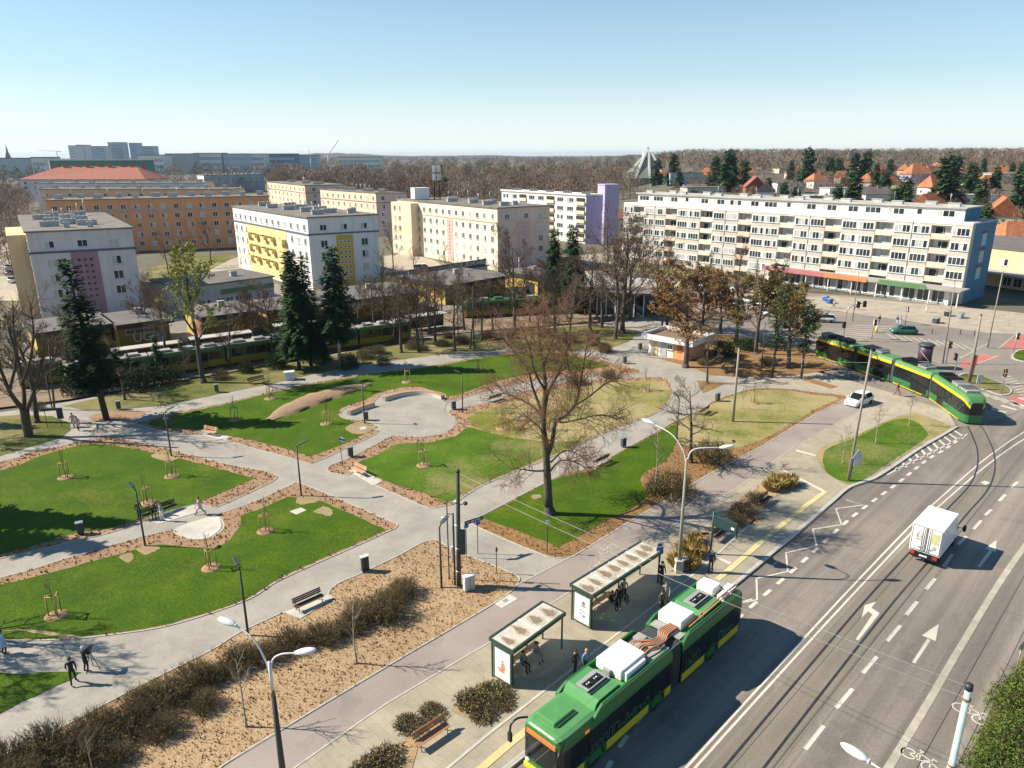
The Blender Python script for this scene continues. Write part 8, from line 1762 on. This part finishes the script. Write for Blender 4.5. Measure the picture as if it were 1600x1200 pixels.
# ================================================================ far town and suburb
def house(label, x, Y, w_, d, he, hr, roof, wall, ang=0.0, hip=False, flat=False):
    X = pxat(x, Y); t = thing('house', label, 'house', (X, Y, terr(X, Y)-.5), ang); mb = MB(); a, b_ = w_/2, d/2
    if flat:
        mb.box(-a, a, -b_, b_, 0, he); mb.build('wall', M[wall], t); mb = MB(); mb.box(-a-.4, a+.4, -b_-.4, b_+.4, he+.01, he+.35); rf = mb.build('roof', M[roof], t)
    else:
        vs = [(-a, -b_, 0), (a, -b_, 0), (a, b_, 0), (-a, b_, 0), (-a, -b_, he), (a, -b_, he), (a, b_, he), (-a, b_, he), (-a, 0, he+hr-.1), (a, 0, he+hr-.1)]
        if hip: vs[8] = (-a+.1, 0, he); vs[9] = (a-.1, 0, he)
        mb.add(vs, [(0, 1, 5, 4), (2, 3, 7, 6), (1, 2, 6, 9, 5), (3, 0, 4, 8, 7)]); mb.build('wall', M[wall], t)
        o = .5; q = a*.45 if hip else a+o; sl = hr/b_
        vs = [(-a-o, -b_-o, he-o*sl), (a+o, -b_-o, he-o*sl), (a+o, b_+o, he-o*sl), (-a-o, b_+o, he-o*sl), (-q, 0, he+hr), (q, 0, he+hr)]; vs += [(x_, y_, z_+.18) for x_, y_, z_ in vs]
        mb = MB(); mb.add(vs, [(6, 7, 11, 10), (8, 9, 10, 11), (7, 8, 11), (9, 6, 10), (0, 4, 5, 1), (2, 5, 4, 3), (1, 5, 2), (3, 4, 0), (0, 1, 7, 6), (2, 3, 9, 8), (1, 2, 8, 7), (3, 0, 6, 9)]); rf = mb.build('roof', M[roof], t)
    mb = MB(); mb.box(-.5, .5, -.4, .4, he if flat else he+hr*.4, he+hr+(1.2 if flat else .9)); mb.build('chimney', M['brick'], rf, (a*.3, -b_*.1, 0))
    nw = max(2, int(w_/3.2))
    for zz in ([1.2, 4.0] if he > 5 else [1.2]):
        for i in range(nw): put(t, winmesh(1.3, 1.3, 2, sill=False), 'window', (-a+(i+.5)*w_/nw, -b_, zz))
    for i in range(max(1, int(d/4))): put(t, winmesh(1.3, 1.3, 2, sill=False), 'window', (-a, b_-(i+.5)*d/max(1, int(d/4)), 1.3), -math.pi/2)
    return t
HS_ = [(1178, 430, 13, 11, 6, 5.5, 'tile_red', 'w_brick', 1.4, 0, 0, 'brick house with steep brown gable'), (1196, 410, 11, 9, 5, 4.5, 'roof_grey', 'w_white', 1.2, 0, 0, 'white house with grey gable roof'), (1142, 480, 11, 9, 6, 5, 'tile_orange', 'w_peach', .2, 0, 0, 'house with orange roof left of the brick gable'), (1230, 460, 18, 10, 6, 0, 'roof_grey', 'w_white', .1, 0, 1, 'white flat roofed house'), (1274, 500, 12, 10, 5, 4.5, 'tile_orange', 'w_ivory', .3, 1, 0, 'orange roofed house behind conifers'), (1283, 370, 17, 12, 5.5, 0, 'roof_pale', 'w_steel', .1, 0, 1, 'pale house with grey flat roof'), (1304, 400, 12, 9, 7, 0, 'roof_pale', 'w_white', .2, 0, 1, 'white two storey flat house'),
       (1320, 540, 14, 9, 5, 4, 'tile_orange', 'w_cream', .1, 0, 0, 'cream house with orange roof'), (1353, 490, 12, 10, 5, 5, 'tile_orange', 'w_white', .9, 1, 0, 'white house with steep orange roof'), (1369, 570, 13, 10, 5, 4.5, 'tile_red', 'w_peach', .2, 1, 0, 'house with red hipped roof'), (1364, 390, 15, 10, 5, 3, 'roof_grey', 'w_pinkgrey', .2, 0, 0, 'house with dark slate roof'), (1405, 700, 22, 12, 8, 0, 'roof_pale', 'w_white', .1, 0, 1, 'white flat block far among trees'), (1428, 570, 18, 13, 6, 7, 'tile_orange', 'w_lilac', .15, 1, 0, 'big house with orange hipped roof'), (1450, 640, 20, 12, 9, 0, 'roof_pale', 'w_cream', .1, 0, 1, 'cream flat roofed block'),
       (1463, 660, 16, 12, 8, 3.5, 'tile_orange', 'w_slab', .1, 1, 0, 'large orange roofed villa'), (1454, 440, 10, 10, 5, 6, 'tile_orange', 'w_white', .4, 1, 0, 'white house with pyramid orange roof'), (1460, 335, 15, 10, 4, 5, 'tile_orange', 'w_cream', .5, 0, 0, 'cream house with long orange roof'), (1496, 345, 12, 9, 5, 4.5, 'tile_red', 'w_slab', .9, 0, 0, 'house with brown red roof'), (1522, 390, 20, 9, 4, 0, 'roof_pale', 'w_white', 0, 0, 1, 'long low white house'), (1567, 540, 26, 12, 7, 0, 'roof_pale', 'w_slab', 0, 0, 1, 'pale flat block at the right'), (1572, 300, 15, 12, 4, 6.5, 'tile_orange', 'w_cream', 1.1, 0, 0, 'house with big orange red gable at the right'), (1600, 215, 15, 11, 6.5, 4, 'tile_orange', 'w_white', .1, 1, 0, 'orange roofed house at the right edge behind the commercial building'),
       (1368, 265, 9, 7, 4.5, 0, 'roof_pale', 'w_peach', .1, 0, 1, 'small pink flat house right behind the slab'), (1212, 310, 13, 9, 5, 4.5, 'tile_orange', 'w_peach', .8, 0, 0, 'orange gabled house just behind the slab'), (1138, 350, 16, 9, 6, 0, 'roof_grey', 'w_cream', .1, 0, 1, 'cream flat house behind the slab'), (1096, 410, 20, 12, 7, 0, 'roof_grey', 'w_slab', .1, 0, 1, 'beige flat block right of the church'), (1112, 300, 9, 7, 5, 3, 'tile_red', 'w_brick', .3, 0, 0, 'small brick house just behind the slab'), (1068, 560, 24, 14, 8, 0, 'roof_grey', 'w_bluegrey', 0, 0, 1, 'blue grey flat hall beside the church'), (1030, 330, 12, 9, 5, 4, 'tile_red', 'w_brick', .3, 0, 0, 'brick house between church and slab'), (980, 300, 11, 8, 5, 3, 'tile_orange', 'w_peach', .3, 0, 0, 'orange house beside the lilac tower'),
       (1240, 620, 14, 10, 5, 4, 'tile_red', 'w_white', .3, 1, 0, 'small red roofed house far behind'), (1500, 600, 14, 10, 5, 4.5, 'tile_orange', 'w_white', .5, 1, 0, 'orange roofed villa far at right'), (1540, 470, 13, 10, 5, 4.5, 'tile_orange', 'w_ivory', .2, 1, 0, 'ivory villa with orange hipped roof'), (1395, 470, 12, 9, 5, 4.5, 'tile_orange', 'w_ivory', 1.0, 0, 0, 'ivory house with orange gable in the middle'), (1120, 600, 22, 11, 7, 0, 'roof_pale', 'w_white', .1, 0, 1, 'white flat house far behind the brick gable')]
for x, Y, w_, d, he, hr, rf_, wl, a, hp, fl, lab in HS_: house(lab+' in the suburb', x, Y, w_, d, he, hr, rf_, wl, a, bool(hp), bool(fl))
rh = random.Random(55); xs_ = sorted(1010+i*22+rh.uniform(-8, 8) for i in range(27))
for i, x in enumerate(xs_):
    Y = rh.uniform(480, 900); wl = rh.choice(['w_white', 'w_ivory', 'w_peach', 'w_slab']); rf_ = rh.choice(['tile_orange', 'tile_orange', 'tile_red', 'roof_grey']); fl = rh.random() < .25
    house('%s house far back in the suburb, %s from the left of the far row' % ({'tile_orange': 'orange roofed', 'tile_red': 'red roofed', 'roof_grey': 'grey roofed'}[rf_], ordw(i)), x, Y, rh.uniform(10, 15), rh.uniform(8, 10), rh.uniform(4, 6), 0 if fl else rh.uniform(3.5, 5.5), rf_, wl, rh.uniform(-.3, 1.2), not fl and rh.random() < .5, fl)
# tent shaped church
c = PX(1010, 290, 660); c.z = terr(c.x, c.y)+4; t = thing('church', 'tent shaped modern church with grey green roof planes and white fins', 'church', c); M['copper'] = mat('patinated_roof', (.20, .24, .18), .8, .2, .4)
mb = MB(); q = [(-19, -15), (19, -15), (19, 15), (-19, 15)]; tz = 18; tp = [(-5, -3.5), (5, -3.5), (5, 3.5), (-5, 3.5)]
for i in range(4):
    a, b_ = q[i], q[(i+1) % 4]; c_, d = tp[(i+1) % 4], tp[i]; mb.add([(*a, 1), (*b_, 1), (*c_, tz), (*d, tz)], [(0, 1, 2, 3)])
mb.box(-17, 17, -13, 13, -5, 2.5); mb.build('roof', M['copper'], t)
for (x0, x1) in ((-12.5, -2.0), (12.5, 2.0), (0, 0)):
    mb = MB(); L = [(x0, -14.6, 1), (x1, -2.8, tz+4)]; mb.add([(x0-.8, -15, 1), (x0+.8, -15, 1), (x1+.9, -3.6, tz+4.5), (x1-.9, -3.6, tz+4.5), (x0-.8, -13, 1), (x0+.8, -13, 1), (x1+.9, 0, tz+4.5), (x1-.9, 0, tz+4.5)], [(0, 1, 2, 3), (4, 7, 6, 5), (0, 4, 5, 1), (1, 5, 6, 2), (2, 6, 7, 3), (3, 7, 4, 0)]); mb.build('fin', M['w_slabwhite'], t)
for x in (-3.6, 3.6, 0): mb = MB(); mb.box(x-.9, x+.9, -2.6, 2.6, tz-3, tz+4.4); mb.build('fin', M['w_slabwhite'], t)
mb = MB(); mb.box(-.15, .15, -.15, .15, tz+4, tz+9); mb.box(-1.2, 1.2, -.14, .14, tz+7, tz+7.4); mb.build('cross', M['dark'], t)
# towers and far offices
def farblock(label, x0, x1, ytop, Y, wall, wall2=None, name='tower_block', cat='tower block', zb=-1, bands=6, depth=30):
    a = PX(x0, ytop, Y); b_ = PX(x1, ytop, Y); h = max(6, a.z); w_ = b_.x-a.x; t = thing(name, label, cat, ((a.x+b_.x)/2, Y, zb)); mb = MB(); mb.box(-w_/2, w_/2, 0, depth, 0, h-zb); mb.build('wall', M[wall], t)
    mb = MB(); mb.box(-w_/2-.5, w_/2+.5, -.5, depth+.5, h-zb+.01, h-zb+1.2); mb.build('roof', M['roof_grey'], t)
    for k in range(bands): z = (h-zb)*(.08+.9*k/bands); mb = MB(); mb.box(-w_/2+1, w_/2-1, -.25, .1, z, z+(h-zb)/bands*.42); mb.build('window_band', M[wall2 or 'glass'], t)
ow = ordw
for i, (x0, x1, yt, m_) in enumerate(((106, 117, 228, 'w_slabwhite'), (119, 131, 227, 'w_slabwhite'), (132, 144, 229, 'w_steel'), (145, 163, 229, 'w_slabwhite'), (168, 190, 223, 'w_steel'), (201, 213, 224, 'w_steel'), (213, 239, 229, 'w_steel'))):
    farblock('pale tower block of the distant group on the left skyline, %s from the left' % ow(i), x0, x1, yt, 1800+40*i, m_, 'w_bluegrey', bands=8)
for i, (x0, x1, yt, Y, m_) in enumerate(((215, 255, 243, 1250, 'w_slabwhite'), (258, 300, 241, 1300, 'w_grey'), (302, 345, 240, 1350, 'w_slabwhite'), (348, 383, 241, 1350, 'w_steel'), (386, 412, 241, 1400, 'w_slabwhite'), (415, 460, 241, 1450, 'w_blue'), (463, 495, 243, 1500, 'w_steel'), (528, 594, 246, 1350, 'w_slabwhite'), (-10, 45, 248, 1100, 'w_bluegrey'), (48, 70, 247, 900, 'w_slabwhite'))):
    farblock('low pale office building along the left horizon, %s counted from the tower blocks' % ow(i) if i < 8 else ['blue grey low block below the church spire at the far left', 'small white block left of the teal block'][i-8], x0, x1, yt, Y, m_, 'w_bluegrey', 'office_building', 'office building', bands=3)
for i, (x0, x1, yt) in enumerate(((1510, 1528, 236), (1532, 1552, 234), (1556, 1572, 236), (1575, 1592, 233), (1594, 1620, 235))): farblock('white block on the right horizon, %s from the left' % ow(i), x0, x1, yt, 2300, 'w_slabwhite', 'w_bluegrey', 'apartment_building', 'apartment building', bands=4)
c = PX(13, 247, 1500); t = thing('church_tower', 'dark church spire on the far left skyline', 'church', (c.x, 1500, 0)); mb = MB(); mb.box(-5, 5, -5, 5, 0, 27); mb.build('tower', M['w_bluegrey'], t); mb = MB(); mb.lathe([(5.2, 27), (2.2, 38), (.2, 52)], 8); mb.build('spire', M['w_blue'], t)
def crane(label, x, yt, xj, yj, Y):
    c = PX(x, yt, Y); e = PX(xj, yj, Y); t = thing('tower_crane', label, 'crane', (c.x, Y, 0)); mb = MB(); mb.tube([(0, 0, 0), (0, 0, c.z)], .9, 4); mb.build('mast', M['w_salmon'], t); mb = MB(); mb.tube([(-(e.x-c.x)*.25, 0, c.z-1), (0, 0, c.z), (e.x-c.x, 0, e.z)], .7, 4); mb.build('jib', M['w_salmon'], t)
crane('slanted tower crane on the horizon above the white block', 512, 243, 529, 219, 1500); crane('small tower crane left of the slanted one', 485, 246, 482, 234, 1500); crane('tower crane with level jib left of the tower blocks', 88, 236, 58, 235, 1500)

# air: thin haze over the whole place
mb = MB(); mb.box(-9500, 9500, -250, 14500, -1.3, 62); hz = mb.build('haze', []); hm, nt, b = newmat('haze_air'); nt.nodes.remove(b); pv_ = nt.nodes.new('ShaderNodeVolumePrincipled'); pv_.inputs['Color'].default_value = (.66, .78, .92, 1); pv_.inputs['Density'].default_value = .00006; pv_.inputs['Anisotropy'].default_value = .3
nt.links.new(pv_.outputs[0], nt.nodes['Material Output'].inputs['Volume']); hz.data.materials.append(hm); tag(hz, kind='stuff')
